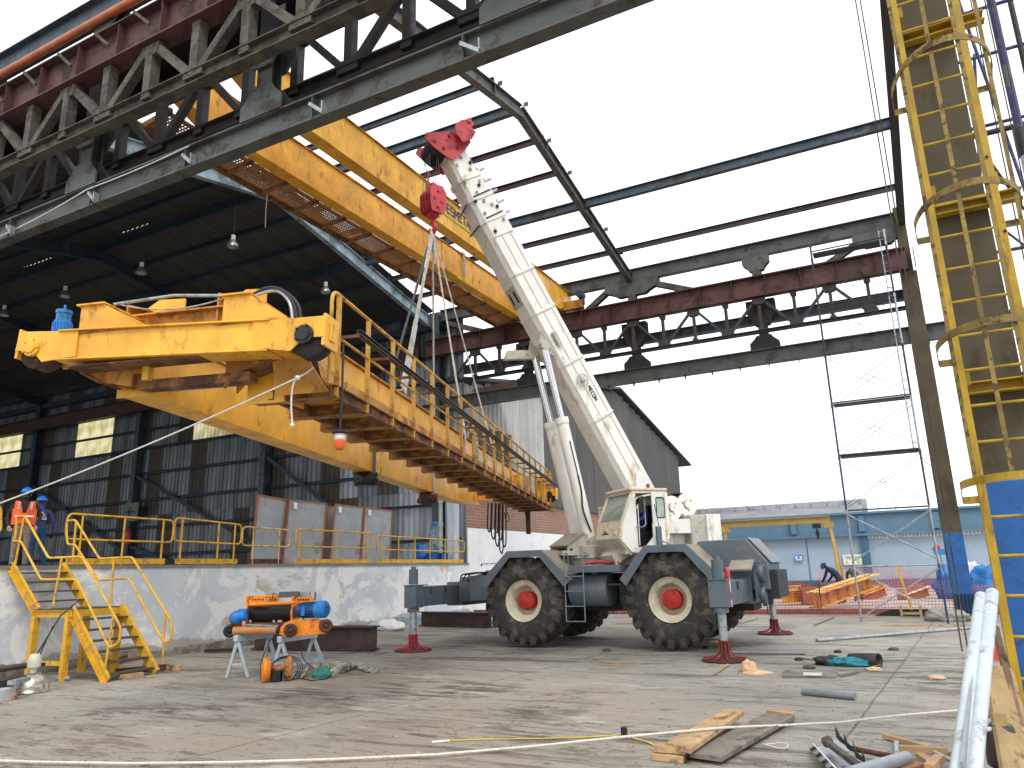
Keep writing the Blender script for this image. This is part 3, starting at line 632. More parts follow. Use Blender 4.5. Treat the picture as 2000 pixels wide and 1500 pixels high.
GS = mat('grey_wall_sheet', (.10, .098, .095), .6, .15, .2, .5, color2=(.075, .074, .072), stretch=(3, 3, .3)); GL = mat('pale_wall_sheet', (.46, .47, .45), .55, .2, .25, .5, stretch=(3, 3, .3), patch=(.40, .39, .37), patch_amt=.25)
GD = mat('dark_roof_edge', (.045, .035, .03), .7)
bx0 = -16.2
gb = thing('gabled_building', 'grey corrugated gabled building on a brick base behind the truck crane', 'building', (bx0, 45, 0))
mb = MB(); mb.box((bx0-6, 43.5, 2.4), (12, 35.6, 4.9)); mb.build('brick_wall', BRICK, gb)
def gz(y): return 13.3-(abs(y-46.4))*.185
gp = {}
pitch = 1.2
for i in range(29):
    y0 = 26.2+i*pitch; y1 = y0+pitch
    if y1 > 61.4: break
    zt = min(gz(y0), gz(y1)); 
    for (za, zb2, tier) in ((4.8, 8.0, 0), (7.9, zt, 1)):
        mb = MB(); v_, f_ = corrug(pitch+.03, zb2-za, 3, .12)
        pal = (30.2 < y0 < 33.5) or (tier == 1 and y0 < 33)
        mb.add([(bx0+.06+p[1]+.01*tier, y0+p[0], za+p[2]) for p in v_], f_); mb.build('wall_sheet', GL if pal else GS, gb)
for (ya, yb) in ((26, 46.4), (46.4, 64)):
    mb = MB(); mb.plate([(bx0+.5, ya, gz(ya)+.08), (bx0+.5, yb, gz(yb)+.08), (bx0-14, yb, gz(yb)+.08), (bx0-14, ya, gz(ya)+.08)], .14); mb.build('roof', GD, gb)
mb = MB(); mb.box((bx0-6, 43.5, 6.5), (11.8, 34.8, 6)); mb.build('inner_wall', GS, gb)
# rusty lean-to roof seen under the lower beam
lt = mat('rusty_roof_sheet', (.20, .13, .10), .7, .1, .4, 2)
mb = MB(); v_, f_ = corrug(3.2, 2.6, 16, .06)
mb.add([(-16.2+p[0]*.9, 27.2+p[2], 9.35-p[2]*.02+p[1]+p[0]*.06) for p in v_], f_); mb.build('canopy_roof', lt, label='rust edged corrugated canopy roof under the far lower beam', cat='canopy')
WW = mat('bright_white_wall', (.80, .81, .82), .7, 0, .06, 1, patch=(.66, .69, .72), patch_amt=.2)
mb = MB(); mb.box((-15.75, 33.5, 1.65), (.3, 15.5, 3.4)); o = mb.build('white_wall', WW, label='plain white yard wall in front of the brick base', cat='wall')
mb = MB(); mb.box((-15.7, 25.72, 1.7), (.42, .1, 3.5)); mb.build('wall_end', mat('grey_end', (.2, .19, .18), .8), o)
mb = MB()
for i in range(7): mb.bar((-15.57, 27+i*1.5, 1.93+.02*(i % 3)), (-15.57, 28.4+i*1.5, 1.95), .015, .02); mb.box((-15.57, 27+i*1.5, 1.88), (.03, .03, .09))
mb.build('conduit', STEEL_BROWN, o)
# blue boundary wall with band, columns, vents
BW = mat('blue_grey_painted_wall', (.33, .42, .52), .7, 0, .12, .5, color2=(.29, .39, .48), patch=(.42, .49, .55), patch_amt=.18); BB = mat('steel_blue_band', (.10, .20, .29), .6, 0, .15, 1); BBD = mat('deep_blue_band', (.04, .13, .22), .6, 0, .2, 1)
YB = 48.0
bw = thing('boundary_wall', 'long light blue grey wall with steel blue top beam across the back yard', 'wall', (0, YB, 0))
zt = P(1900, 990, Y=YB).z; zb_ = P(1560, 1050, Y=YB).z
mb = MB(); mb.box((3, YB+.2, 1.8), (34, .3, 3.8)); mb.build('wall_panel', BW, bw)
mb = MB(); mb.ibeam((-14, YB-.1, (zb_+zt)/2), (20, YB-.1, (zb_+zt)/2), .5, zt-zb_+.1, .12); mb.build('top_beam', BB, bw)
mb = MB(); mb.box((3, YB+.02, .35), (34, .1, .5)); mb.build('base_band', BBD, bw)
for px in (1553, 1687, 1833):
    q = P(px, 1050, Y=YB); mb = MB(); mb.box((q.x, YB-.05, zb_/2), (.42, .3, zb_-.02)); 
    if px == 1687: mb.build('pilaster', BBD, bw)
    mb = MB(); mb.box((q.x, YB-.3, (zb_+zt)/2), (.3, .2, (zt-zb_)*.7)); mb.build('bracket', BB, bw)
VENT = mat('white_glazed_strip', (.8, .82, .82), .5)
q0 = P(1695, 1055, Y=YB); q1 = P(1990, 1045, Y=YB)
mb = MB(); mb.box(((q0.x+q1.x)/2, YB, zb_-.12), (q1.x-q0.x, .12, .22)); mb.build('glazed_strip', VENT, bw)
mb = MB()
for i in range(40): mb.box((q0.x+(q1.x-q0.x)*i/40, YB-.08, zb_-.12), (.03, .04, .2))
mb.build('glazing_bar', BB, bw, kind='stuff')
# wall joint lines and signs
mb = MB(); q = P(1575, 1060, Y=YB); mb.box((q.x, YB+.03, 1.7), (.04, .06, 2.6)); mb.build('wall_joint', BBD, bw)
SB = mat('sign_blue', (.02, .25, .60), .5); SW = mat('sign_white', (.82, .83, .82), .5); SY = mat('sign_yellow_green', (.55, .62, .05), .5); SK = mat('sign_black', (.02, .02, .02), .6); SGR = mat('sign_green', (.35, .55, .2), .5)
q = P(1560, 1090, Y=YB-.1); s = thing('sign', 'small blue safety sign on the blue grey wall behind the crane hood', 'sign', q)
mb = MB(); mb.box(q, (.5, .02, .32)); mb.build('board', SB, s); mb = MB(); mb.box(q+V((-.12, -.02, .04)), (.13, .01, .14)); mb.box(q+V((.12, -.02, .04)), (.13, .01, .14)); mb.box(q+V((0, -.02, -.1)), (.38, .01, .05)); mb.build('marking', SW, s)
q = P(1665, 1093, Y=YB-.1); s = thing('sign', 'white warning board with yellow triangles seen behind the scaffold leg', 'sign', q)
mb = MB(); mb.box(q, (1.0, .02, .58)); mb.build('board', SW, s)
mb = MB()
for dx in (-.3, 0, .3): mb.plate([q+V((dx-.1, -.03, -.2)), q+V((dx+.1, -.03, -.2)), q+V((dx, -.03, 0))], .01)
mb.build('warning_triangle', SY, s); mb = MB(); mb.box(q+V((0, -.02, .16)), (.8, .01, .06)); mb.box(q+V((0, -.02, .07)), (.6, .01, .04)); mb.build('marking', SGR, s)
q = P(1842, 1080, Y=30); 
# low roof with skylights
RG = mat('grey_fibre_roof', (.24, .24, .26), .8, 0, .25, .8); RE = mat('pale_gutter_sheet', (.45, .48, .52), .6, 0, .3, 1.5, patch=(.25, .24, .25), patch_amt=.35)
Yr = 52.0; a = P(1418, 1012, Y=Yr); b2 = P(1678, 1000, Y=Yr)
lr = thing('low_building', 'low grey roofed building with bright skylights behind the blue wall', 'building', (a.x, Yr, 0))
zt2 = a.z+.55
mb = MB(); mb.plate([(a.x-6, Yr, a.z-1.0), (b2.x, Yr, a.z-1.0), (b2.x, Yr+7, a.z+.8), (a.x-6, Yr+7, a.z+.8)], .12); mb.build('roof', RG, lr)
mb = MB(); mb.box(((a.x+b2.x)/2-3, Yr+7.2, a.z+.75), (b2.x-a.x+6.5, .2, 1.0)); mb.build('parapet', RE, lr)
for i in range(14):
    mb = MB(); mb.box((a.x-4+i*1.1, Yr+7.07, a.z+.70), (.04, .06, .86)); mb.build('parapet_seam', RG, lr)
for px in (1449, 1542, 1630):
    q = P(px, 1018, Y=Yr+2.5); mb = MB(); zz = a.z-1.0+2.5*1.8/7+.09; mb.plate([(q.x-.35, Yr+2.0, zz-.12), (q.x+.35, Yr+2.0, zz-.12), (q.x+.35, Yr+3.4, zz+.25), (q.x-.35, Yr+3.4, zz+.25)], .04); mb.build('skylight', SW, lr)
mb = MB(); mb.box(((a.x+b2.x)/2-3, Yr+3.6, 1.4), (b2.x-a.x+5, 6.5, 2.8)); mb.build('wall', BW, lr)
# yellow gantry
g = P(1648, 1150, Z=.12); YG = 36.0
gx0 = P(1415, 1030, Y=YG).x; gx1 = P(1618, 1030, Y=YG).x; gzt = P(1500, 1020, Y=YG).z; GY = mat('gantry_yellow', (.42, .29, .08), .6, 0, .2, 2)
ga = thing('gantry_crane', 'yellow portal gantry with a small chain hoist in front of the blue wall', 'gantry crane', (gx1, YG, .12))
mb = MB(); mb.ibeam((gx0-.1, YG, gzt), (gx1+.1, YG, gzt), .2, .30, .03); mb.build('beam', GY, ga)
for x in (gx0, gx1):
    for dy in (-.9, .9): mb = MB(); mb.bar((x+.05, YG, gzt-.15), (x+.35 if x == gx1 else x-.1, YG+dy, .12), .1, .12); mb.build('leg', GY, ga)
    mb = MB(); mb.box((x+.02, YG, gzt-.25), (.4, .3, .25)); mb.build('cap', GY, ga)
q = P(1596, 1035, Y=YG); mb = MB(); mb.box((q.x, YG, gzt-.28), (.35, .2, .2)); mb.cyl((q.x, YG, gzt-.4), (q.x, YG, gzt-.85), .05, 8); mb.box((q.x, YG, gzt-.6), (.16, .16, .16)); mb.build('hoist', BLACK, ga)
# yellow steel girders lying on the far slab
def lying(name, pa, pb, w_, h, zc, m_, label, ribs=0):
    a, b2 = P(*pa, Z=zc), P(*pb, Z=zc); t_ = thing(name, label, 'girder', (a+b2)/2)
    mb = MB(); mb.ibeam(a+V((0, 0, h/2)), b2+V((0, 0, h/2)), w_, h, .03); mb.build('web', m_, t_)
    for i in range(ribs):
        q = lerp(a, b2, (i+.5)/ribs)+V((0, 0, h/2)); mb = MB(); d = (b2-a).normalized(); mb.bar(q, q+d*.02, w_*.9, h*.92); mb.build('rib', m_, t_)
    return t_
lying('yellow_girder', (1440, 1172), (1560, 1166), .5, .5, .15, YEL, 'bright yellow girder lying flat behind the crane outrigger')
lying('yellow_girder', (1530, 1178), (1640, 1172), .5, .45, .2, YEL, 'mustard yellow girder lying left of the bending worker', 5)
a, b2 = P(1592, 1190, Z=.14), P(1648, 1163, Z=.5)
t_ = thing('tilted_girder', 'orange yellow ribbed girder tilted up with a pale top flange beside the worker', 'girder', a)
mb = MB(); mb.bar(a+V((0, 0, .05)), b2+V((.9, 1.2, .25)), .5, .04); mb.bar(a+V((0, 0, .5)), b2+V((.9, 1.2, .65)), .6, .05); mb.build('flange', YEL, t_)
mb = MB(); mb.bar(a+V((.0, -.22, .27)), b2+V((.9, .98, .45)), .03, .45)
for i in range(6):
    q = lerp(a+V((0, -.26, .27)), b2+V((.9, .94, .45)), (i+.5)/6); mb.box(q, (.06, .16, .42))
mb.build('ribbed_side', YEL_DIRTY, t_)
mb = MB(); q = P(1583, 1180, Z=.14); mb.box(q+V((0, 0, .3)), (.55, .4, .6), Matrix.Rotation(.3, 3, 'Z')); mb.build('end_block', mat('terracotta_primer', (.38, .14, .06), .8), t_)
for px, lbl in ((1612+90, 'yellow brown girder offcut behind the left scaffold leg'), (1785, 'pale topped yellow girder offcut leaning behind the scaffold')):
    q = P(px, 1170, Z=.14); t_ = thing('girder_offcut', lbl, 'girder', q)
    mb = MB(); mb.bar(q+V((-.5, 0, .12)), q+V((.5, .7, .45)), .5, .04); mb.build('flange', SW if px == 1785 else YEL, t_)
    mb = MB(); mb.bar(q+V((-.5, -.1, .08)), q+V((.5, .6, .34)), .08, .5); mb.box(q+V((-.4, 0, .18)), (.35, .3, .36)); mb.build('web', mat('terracotta_primer', (.38, .14, .06), .8), t_)
# safety net
NET = mat('red_safety_mesh', (.62, .15, .15), .7, 0, .15, 3, bump=0)
net = MB(); y0 = 25.9
def net_strip(xa, xb, ya, yb, h, cell=.085):
    n = int((xb-xa)/cell)
    def pt(i, j):
        u = i/n; return V((xa+(xb-xa)*u+.03*math.sin(j*.9+i*.3), ya+(yb-ya)*u+.05*math.sin(i*.21+j*.3), .03+h*j/11*(1+.10*math.sin(i*.13)+.05*math.sin(i*.37))))
    for i in range(n+1):
        for j in range(11):
            a, b2 = pt(i, j), pt(i, j+1); net.add([a-V((.006, 0, 0)), a+V((.006, 0, 0)), b2+V((.006, 0, 0)), b2-V((.006, 0, 0))], [(0, 1, 2, 3)])
            if i < n and j % 1 == 0:
                c = pt(i+1, j); net.add([a-V((0, 0, .008)), c-V((0, 0, .008)), c+V((0, 0, .008)), a+V((0, 0, .008))], [(0, 1, 2, 3)])
net_strip(-9.5, 5, 25.85, 26.05, 1.0); net.build('safety_net', NET, label='red plastic safety mesh strung across the yard behind the crane', cat='safety net')
net = MB(); net_strip(-4.5, 4, 43.5, 44, 1.25, .16); net.build('safety_net', NET, label='second red safety mesh in front of the far blue wall', cat='safety net')
for i, px in enumerate((1500, 1606, 1905)):
    q = P(px, 1200, Y=25.9); mb = MB(); mb.cyl((q.x, 25.95, 0), (q.x, 25.95, 1.05), .02, 8); mb.build('net_post', STEEL_BROWN, label=('thin post holding the red mesh behind the front outrigger', 'thin post holding the red mesh left of the scaffold', 'thin post holding the red mesh beside the blue column foot')[i], cat='post', group='posts of the red safety mesh')
# yellow cross shaped post stand
q = P(1783, 1205, Z=0); cs = thing('post_stand', 'orange yellow upright bar in a small wooden stand seen through the scaffold', 'post', q)
mb = MB(); mb.bar(q+V((0, 0, .2)), q+V((-.22, 0, 1.5)), .06, .06); mb.bar(q+V((-.32, 0, 1.3)), q+V((-.02, 0, 1.3)), .04, .04); mb.build('bar', YEL, cs)
mb = MB(); 
for dx in (-.28, .22): mb.box(q+V((dx, 0, .15)), (.07, .1, .34))
mb.box(q+V((-.03, 0, .1)), (.5, .06, .07)); mb.build('base', WOOD, cs)
mb = MB(); mb.plate([P(1700, 1206, Y=25.6), P(1850, 1204, Y=25.6), P(1850, 1196, Y=25.6), P(1800, 1190, Y=25.6), P(1740, 1190, Y=25.6)], .02); mb.build('black_sheet', BLACK, label='black plastic sheet lying along the kerb behind the scaffold', cat='plastic sheet')
# tarps and bales
TARP = mat('blue_tarp', (.01, .16, .48), .45, 0, .45, 3, bump=.6, bump_scale=7); BALE = mat('white_woven_bag', (.70, .71, .72), .7, 0, .12, 4, bump=.6, bump_scale=14)
def lump(name, c, size, m_, label, cat, seed, flat=0):
    rnd = random.Random(seed); bm = bmesh.new(); bmesh.ops.create_icosphere(bm, subdivisions=4, radius=1)
    from mathutils import noise as mn
    vs = []
    for v in bm.verts:
        k = 1+.38*mn.noise(v.co*1.7+V((seed*3.1, 0, 0)))+.26*(.5-abs(mn.noise(v.co*3.6+V((0, seed, 0)))))+.10*(.5-abs(mn.noise(v.co*9+V((seed, 0, 0)))))
        p = v.co*k; vs.append(V((p.x*size[0]/2, p.y*size[1]/2, max(p.z, -.6)*size[2]/1.6+size[2]*.375))+V(c))
    fs = [tuple(v.index for v in f.verts) for f in bm.faces]; bm.free(); mb = MB(); mb.add(vs, fs, 0, not flat); return mb.build(name, m_, label=label, cat=cat)
for (px, py, yy, s_, m_, lb, ct, nm) in (((1860), 1150, 34, (1.1, .9, 1.1), TARP, 'blue tarpaulin heap left of the blue column foot', 'tarpaulin', 'tarpaulin'), (1900, 1150, 36, (1.0, 1.0, 1.3), BALE, 'white woven bulk bag right of the blue column foot', 'bulk bag', 'bulk_bag'), (1935, 1150, 33, (1.2, 1.0, 1.2), TARP, 'blue tarpaulin heap beside the white bulk bag near the ladder', 'tarpaulin', 'tarpaulin'), (1560, 1160, 42, (3, .8, .5), STEEL_DARK, 'low dark pile of steel along the blue wall', 'scrap pile', 'scrap_pile')):
    q = P(px, py, Y=yy); lump(nm, (q.x, yy, .12), s_, m_, lb, ct, px)

# ================================================================== SCAFFOLD TOWER
sc = thing('scaffold_tower', 'tall narrow scaffold tower with cross braces in front of the far column', 'scaffold', (-.4, 22.7, 0))
mb0 = MB()
for (x, y) in ((-1.38, 22.7), (.64, 22.7), (-1.38, 23.9), (.64, 23.9)):
    if y > 23: continue
    for k in range(8):
        z0 = 1.5*k; z1 = min(1.5*k+1.5, 11.0); dx = .0
        mb = MB(); mb.cyl((x, y, z0), (x, y, z1-.02), .028 if y < 23 else .022, 10); mb.cyl((x, y, z1-.1), (x, y, z1), .036, 10)
        m_ = (GALV if (k in (0,) and x < 0) or k == 1 or (k == 2 and x > 0) else SCAF_BLUE) if k < 4 else SCAF_DARK
        if k >= 2 and x > 0: m_ = GALV if k % 2 else SCAF_DARK
        mb.build('standard', m_, sc)
for x in (.50, ):
    mb = MB(); mb.cyl((x, 22.74, 4.5), (x, 22.74, 11.0), .016, 8)
    for k in range(26): mb.cyl((x, 22.74, 4.7+k*.25), (.64, 22.72, 4.7+k*.25), .009, 6)
    mb.build('ladder_rail', GALV, sc)
for k, z in enumerate((1.47, 2.98, 4.53, 6.04, 9.0, 10.75)):
    mb = MB(); mb.cyl((-1.36, 22.7, z), (.62, 22.7, z), .022, 8)
    if k >= 2: mb.box((-.37, 23.0, z-.03), (1.96, .36, .05))
    mb.build('ledger', GALV if k == 0 else SCAF_DARK, sc)
for k in range(7):
    z0 = 1.5*k; r_ = .013 if k < 2 else .008
    for (dy, sh) in ((-.03, 0), (.9, -.1)):
        if dy > 0 and k > 3 and k % 2: continue
        for (xa, xb) in ((-1.38, .64), (.64, -1.38)):
            mb = MB(); mb.cyl((xa, 22.7+dy, z0+1.38), (xb, 22.7+dy, z0+.12), r_, 6); mb.build('brace', GALV if k < 2 else STEEL_DARK, sc)
mb = MB(); mb.tube(sag(P(1795, 885, Y=22.7), P(1835, 905, Y=24.9), .2), .01, 6); mb.build('tie_rope', CABLE, sc)
q = P(1835, 1078, Y=25); s = thing('power_socket', 'blue and red power socket hanging on cables between scaffold and blue column', 'socket', q)
mb = MB(); mb.box(q, (.3, .12, .16)); mb.build('box', SB, s); mb = MB(); mb.sphere(q+V((-.05, 0, .12)), .09); mb.build('plug', RED, s)
mb = MB(); mb.tube(sag(q, V((.98, 25.0, q.z+.1)), .04), .012, 6); mb.tube(sag(q+V((-.2, 0, .1)), V((.66, 22.7, q.z+.1)), .03), .012, 6); mb.tube([q, q+V((.05, 0, -.8)), q+V((0, 0, -1.3))], .01, 6); mb.build('cable', STEEL_BROWN, s)

# near scaffold behind the ladder
ns = thing('tube_scaffold', 'grey and blue tube scaffold behind the caged ladder at the upper right corner', 'scaffold', (1.9, 8.6, 0))
for (a, b2, r_, m_) in (((1.56, 8.2, 0), (1.56, 8.2, 5.6), .045, PIPE_GREY), ((3.4, 9.3, 0), (3.4, 9.3, 10), .03, SCAF_DARK), ((3.4, 8.2, 0), (3.4, 8.2, 9.5), .03, SCAF_DARK), ((1.56, 8.2, 5.6), (1.56, 8.2, 9.5), .04, SCAF_BLUE), ((1.56, 8.2, 5.45), (1.56, 8.2, 5.75), .055, SCAF_DARK), ((1.95, 9.3, 0), (1.95, 9.3, 10), .03, SCAF_DARK)):
    mb = MB(); mb.cyl(a, b2, r_, 12); mb.build('standard', m_, ns)
for (z, y, m_) in ((4.2, 9.3, SCAF_BLUE), (4.9, 9.3, STEEL_BLUE), (6.15, 8.9, SCAF_DARK), (6.45, 9.3, SCAF_BLUE), (7.35, 9.3, SCAF_BLUE), (7.7, 8.9, SCAF_BLUE), (2.9, 9.3, SCAF_BLUE), (3.5, 9.3, SCAF_DARK)):
    mb = MB(); mb.cyl((1.0, y, z), (3.5, y, z), .022 if z != 6.15 else .034, 8); mb.build('ledger', m_, ns)
for (a, b2) in (((1.0, 9.3, 3.2), (1.5, 9.3, 7.4)), ((1.75, 9, 4.3), (1.35, 9, 8.6)), ((1.45, 8.7, 3), (1.95, 8.7, 5.6)), ((1.25, 8.9, 7.6), (1.2, 8.9, 9.3))):
    mb = MB(); mb.cyl(a, b2, .018, 8); mb.build('brace', SCAF_BLUE, ns)
mb = MB(); mb.plate([(2.0, 9.2, 6.5), (3.3, 9.2, 6.5), (3.3, 9.2, 9), (2.25, 9.2, 9)], .04); mb.build('toe_board', BLACK, ns)
for k, (x, y, z0, z1) in enumerate(((.30, 7.0, .9, 12), (.26, 7.0, .9, 12), (1.38, 7.6, 2, 12), (1.46, 7.7, 1, 12), (1.24, 7.4, 4, 12))):
    mb = MB(); mb.tube([(x, y, z0), (x+.02, y, (z0+z1)/2), (x+.01, y, z1)], .006, 5)
    mb.build('hanging_cable', STEEL_BROWN if k < 3 else CABLE, label=('brown cable nearest the far column, hanging left of the caged ladder', 'brown cable just left of the first, left of the caged ladder', 'brown cable hanging close to the right stile of the ladder', 'black cable hanging farther right of the ladder by the scaffold', 'black cable hanging behind the right ladder stile')[k], cat='cable', group='cables hanging beside the caged ladder')
mb = MB(); mb.tube(rounded([(1.0, 6.45, 4.05), (1.3, 7.5, 4.25), (1.5, 8.1, 4.2), (1.6, 8.2, 3.9)], .1), .012, 6); mb.tube(rounded([(.98, 6.45, 4.7), (1.4, 7.8, 4.7), (1.6, 8.2, 4.7)], .1), .012, 6); mb.build('tie_wire', CABLE, label='dark tie wires lashing the ladder stile to the scaffold tube', cat='wire')

# ================================================================== INSTALLED BRIDGE CRANE
def girder_box(mb, x, ya, yb, zb, zt, w_=.36, taper=1.2, cut=.45):
    prof = [(ya, zt), (ya, zt-cut), (ya+taper, zb), (yb-taper, zb), (yb, zt-cut), (yb, zt)]
    mb.add([(x-w_/2, y, z) for y, z in prof]+[(x+w_/2, y, z) for y, z in prof], [(0, 1, 2, 3, 4, 5), (11, 10, 9, 8, 7, 6)]+[(i, (i+1) % 6, 6+(i+1) % 6, 6+i) for i in range(6)])
ib = thing('overhead_crane', 'installed yellow double girder overhead crane spanning the bay under the open roof', 'overhead crane', (-11.4, 16.4, 11.15))
for k, x in enumerate((-10.63, -12.33)):
    mb = MB(); girder_box(mb, x, 8.3, 25.6, 11.2, 12.14); o = mb.build('girder', YEL, ib)
    mb = MB(); mb.box((x, 16.9, 12.155), (.46, 17.2, .03)); mb.build('top_flange', YEL_DIRTY, ib)
    mb = MB(); mb.bar((x, 8.4, 12.2), (x, 25.5, 12.2), .05, .06); mb.build('trolley_rail', STEEL_BROWN, ib)
for y in (7.85, 24.9):
    mb = MB(); mb.box((-11.5, y, 11.42), (3.6, .26, .34)); mb.build('end_carriage', YEL_DIRTY, ib, bevel=.01)
    for x in (-9.95, -13.0): mb = MB(); mb.cyl((x, y-.07, 11.33), (x, y+.07, 11.33), .17, 20); mb.build('wheel', RUSTB, ib)
q = P(1150, 603, Y=25.0); mb = MB(); mb.cyl((-9.75, 24.6, 11.75), (-9.75, 25.0, 11.75), .14, 14); mb.cyl((-9.75, 24.9, 11.4), (-9.75, 24.9, 11.85), .12, 14); mb.build('drive_motor', mat('dark_blue_motor', (.02, .05, .10), .5), ib)
mb = MB(); mb.bar((-13.38, 8.3, 11.12), (-13.38, 25.4, 11.12), .07, .1); mb.build('walkway_edge', YEL_RUST, ib)
GRAT = mat('walkway_grating', (.30, .14, .04), .7, 0, .3, 5)
pr = br = None
for i in range(15):
    y = 8.9+i*1.12
    if br is None:
        mb = MB(); mb.bar((-12.5, y, 11.22), (-13.4, y, 11.13), .08, .13); br = mb.build('bracket', YEL_RUST, ib); yb0 = y
    else: o = inst(br, parent=ib); o.location = (0, y-yb0, 0)
    if pr is None:
        mb = MB()
        for k in range(13): mb.box((-12.95, y+.08+k*.08, 11.2), (.70, .024, .03))
        for k in range(9): mb.box((-13.30+k*.09, y+.56, 11.205), (.02, 1.0, .022))
        for xx in (-13.32, -12.58): mb.box((xx, y+.56, 11.2), (.05, 1.06, .06))
        pr = mb.build('grating_panel', GRAT, ib)
    else: o = inst(pr, parent=ib); o.location = (0, y-yb0, 0)
mb = MB(); letters(mb, 'ESMETAL', (-10.63+.19, 16.45, 11.70), (0, 1, 0), (0, 0, 1), .26, stroke=.2, gap=1.1, th=.008); mb.build('lettering', mat('dark_letter_paint', (.07, .08, .11), .6, 0, .2, 8), ib)
mb = MB(); mb.box((-10.63+.19, 17.6, 11.56), (.008, 2.6, .035)); mb.build('green_stripe', mat('green_stripe_paint', (.10, .45, .08), .5), ib)
mb = MB()
for i in range(5): mb.box((-12.33+.19, 19.0, 11.35+i*.15), (.02, .16, .06))
for i in range(5): mb.box((-12.33+.19, 19.5, 11.35+i*.15), (.02, .08, .05))
mb.build('splice_slot', BLACK, ib)
mb = MB(); mb.plate([(-12.33+.2, 18.8, 11.22), (-12.33+.2, 19.75, 11.22), (-12.33+.2, 19.75, 12.1), (-12.33+.2, 18.8, 12.1)], .014); mb.build('splice_plate', YEL, ib)
for k, (x, y) in enumerate(((-12.33, 20.1),)):
    mb = MB(); loop = [(x+.25, y, 11.35), (x+.24, y, 12.22), (x-.24, y, 12.22), (x-.24, y, 11.12), (x+.1, y, 11.1)]
    for a, b2 in zip(loop[:-1], loop[1:]): mb.bar(a, b2, .012, .14, up=(0, 1, 0))
    mb.build('webbing_sling', WEB, label='pale webbing strap draped over the lower installed girder', cat='sling')
rnd = random.Random(5)
for i in range(9):
    x = -13.3+rnd.uniform(-.1, .6); y = 17+i*.9; l = rnd.uniform(.35, .9)
    mb = MB(); mb.tube([(x, y, 11.1), (x+.05, y+.03, 11.1-l*.4), (x+rnd.uniform(-.15, .15), y+.1, 11.1-l)], .009, 5); mb.build('loose_wire', CABLE, label='loose black wire dangling from the installed crane walkway', cat='wire', group='loose wires under the installed crane walkway')
mb = MB(); mb.tube([(-13.2, 12.3, 11.1), (-13.22, 12.3, 10.6), (-13.2, 12.3, 10.15)], .012, 6); mb.build('cord', wp, label='short white cord hanging from the installed crane walkway', cat='cord')
# pendant lamps inside the shed
LAMPM = mat('lamp_aluminium', (.30, .31, .32), .3, .7, .1, 5, bump=0)
lamp0 = None
lbls = ['bell lamp hanging nearest the shed gable edge, brightest', 'bell lamp left of the brightest lamp under the shed roof', 'bell lamp above the handrail end of the hanging bridge', 'bell lamp faint in the dark above the blue motor', 'bell lamp faintest at the left picture edge', 'bell lamp deep in the dark shed, above the far girts']
for k, (px, py) in enumerate(((455, 472), (276, 524), (636, 562), (127, 570), (8, 607))):
    yy = 14.5 if k != 2 else 19.0; q = P(px, py, Y=yy); q = P(px, py, Z=11.75)
    if lamp0 is None:
        t_ = thing('pendant_lamp', lbls[k], 'lamp', q, group='bell lamps under the shed roof'); lamp0 = t_
        mb = MB(True); mb.lathe((0, 0, -.18), (0, 0, 1), [(.19, 0), (.18, .04), (.14, .13), (.085, .20), (.05, .22), (0, .23)], 20); mb.build('lamp_shade', LAMPM, t_)
        mb = MB(True); mb.cyl((0, 0, .05), (0, 0, .21), .068, 14); mb.build('ballast', mat('lamp_cream', (.6, .6, .55), .5), t_)
        mb = MB(True); mb.cyl((0, 0, .26), (0, 0, 2.2), .008, 5); mb.build('cord', CABLE, t_)
    else: t_ = copy_tree(lamp0); t_.location = q; t_['label'] = lbls[k]
# ================================================================== HANGING BRIDGE
K = .89
HB = thing('lifted_bridge', 'dirty yellow overhead crane bridge with handrail walkway hanging in slings from the truck crane', 'crane bridge', (-5.64*K, 6.27*K, 1.6+(3.50-1.6)*K+.13), math.radians(16.0))
HB.rotation_euler = (math.radians(-.5), 0, math.radians(16.0))
# local frame (before scaling by K): x right, y along the girders, z up from the walkway beam
def H(x, y, z): return V((x*K, y*K, z*K))
class HM(MB):
    def __init__(s): super().__init__(True)
    def build(s, name, m, parent=None, bevel=0, **kw):
        return super().build(name, m, parent if parent is not None else HB, bevel, **kw)
def hb_box(mb, x0, x1, y0, y1, z0, z1): return mb.box(H((x0+x1)/2, (y0+y1)/2, (z0+z1)/2), ((x1-x0)*K, (y1-y0)*K, (z1-z0)*K))
L0 = 17.2
# main girders: tapered boxes
for (x0, x1) in ((-2.86, -2.46), (-1.06, -.66)):
    prof = [(.25, 1.0), (.25, .22), (L0-2.4, .22), (L0-.4, .40), (L0-.4, .98)]
    if x0 < -2: prof = [(.25, 1.0), (.25, .20), (14.6, .20), (16.9, .30), (16.9, .95)]
    n = len(prof); mb = HM()
    mb.add([H(x0, y, z) for y, z in prof]+[H(x1, y, z) for y, z in prof], [tuple(range(n)), tuple(range(2*n-1, n-1, -1))]+[(i, (i+1) % n, n+(i+1) % n, n+i) for i in range(n)]); mb.build('girder', YEL)
    mb = HM(); hb_box(mb, x0-.05, x1+.05, .2, L0-.4, 1.005, 1.03); mb.build('top_flange', YEL_DIRTY)
    mb = HM(); hb_box(mb, (x0+x1)/2-.03, (x0+x1)/2+.03, .3, L0-.5, 1.03, 1.08); mb.build('trolley_rail', STEEL_BROWN)
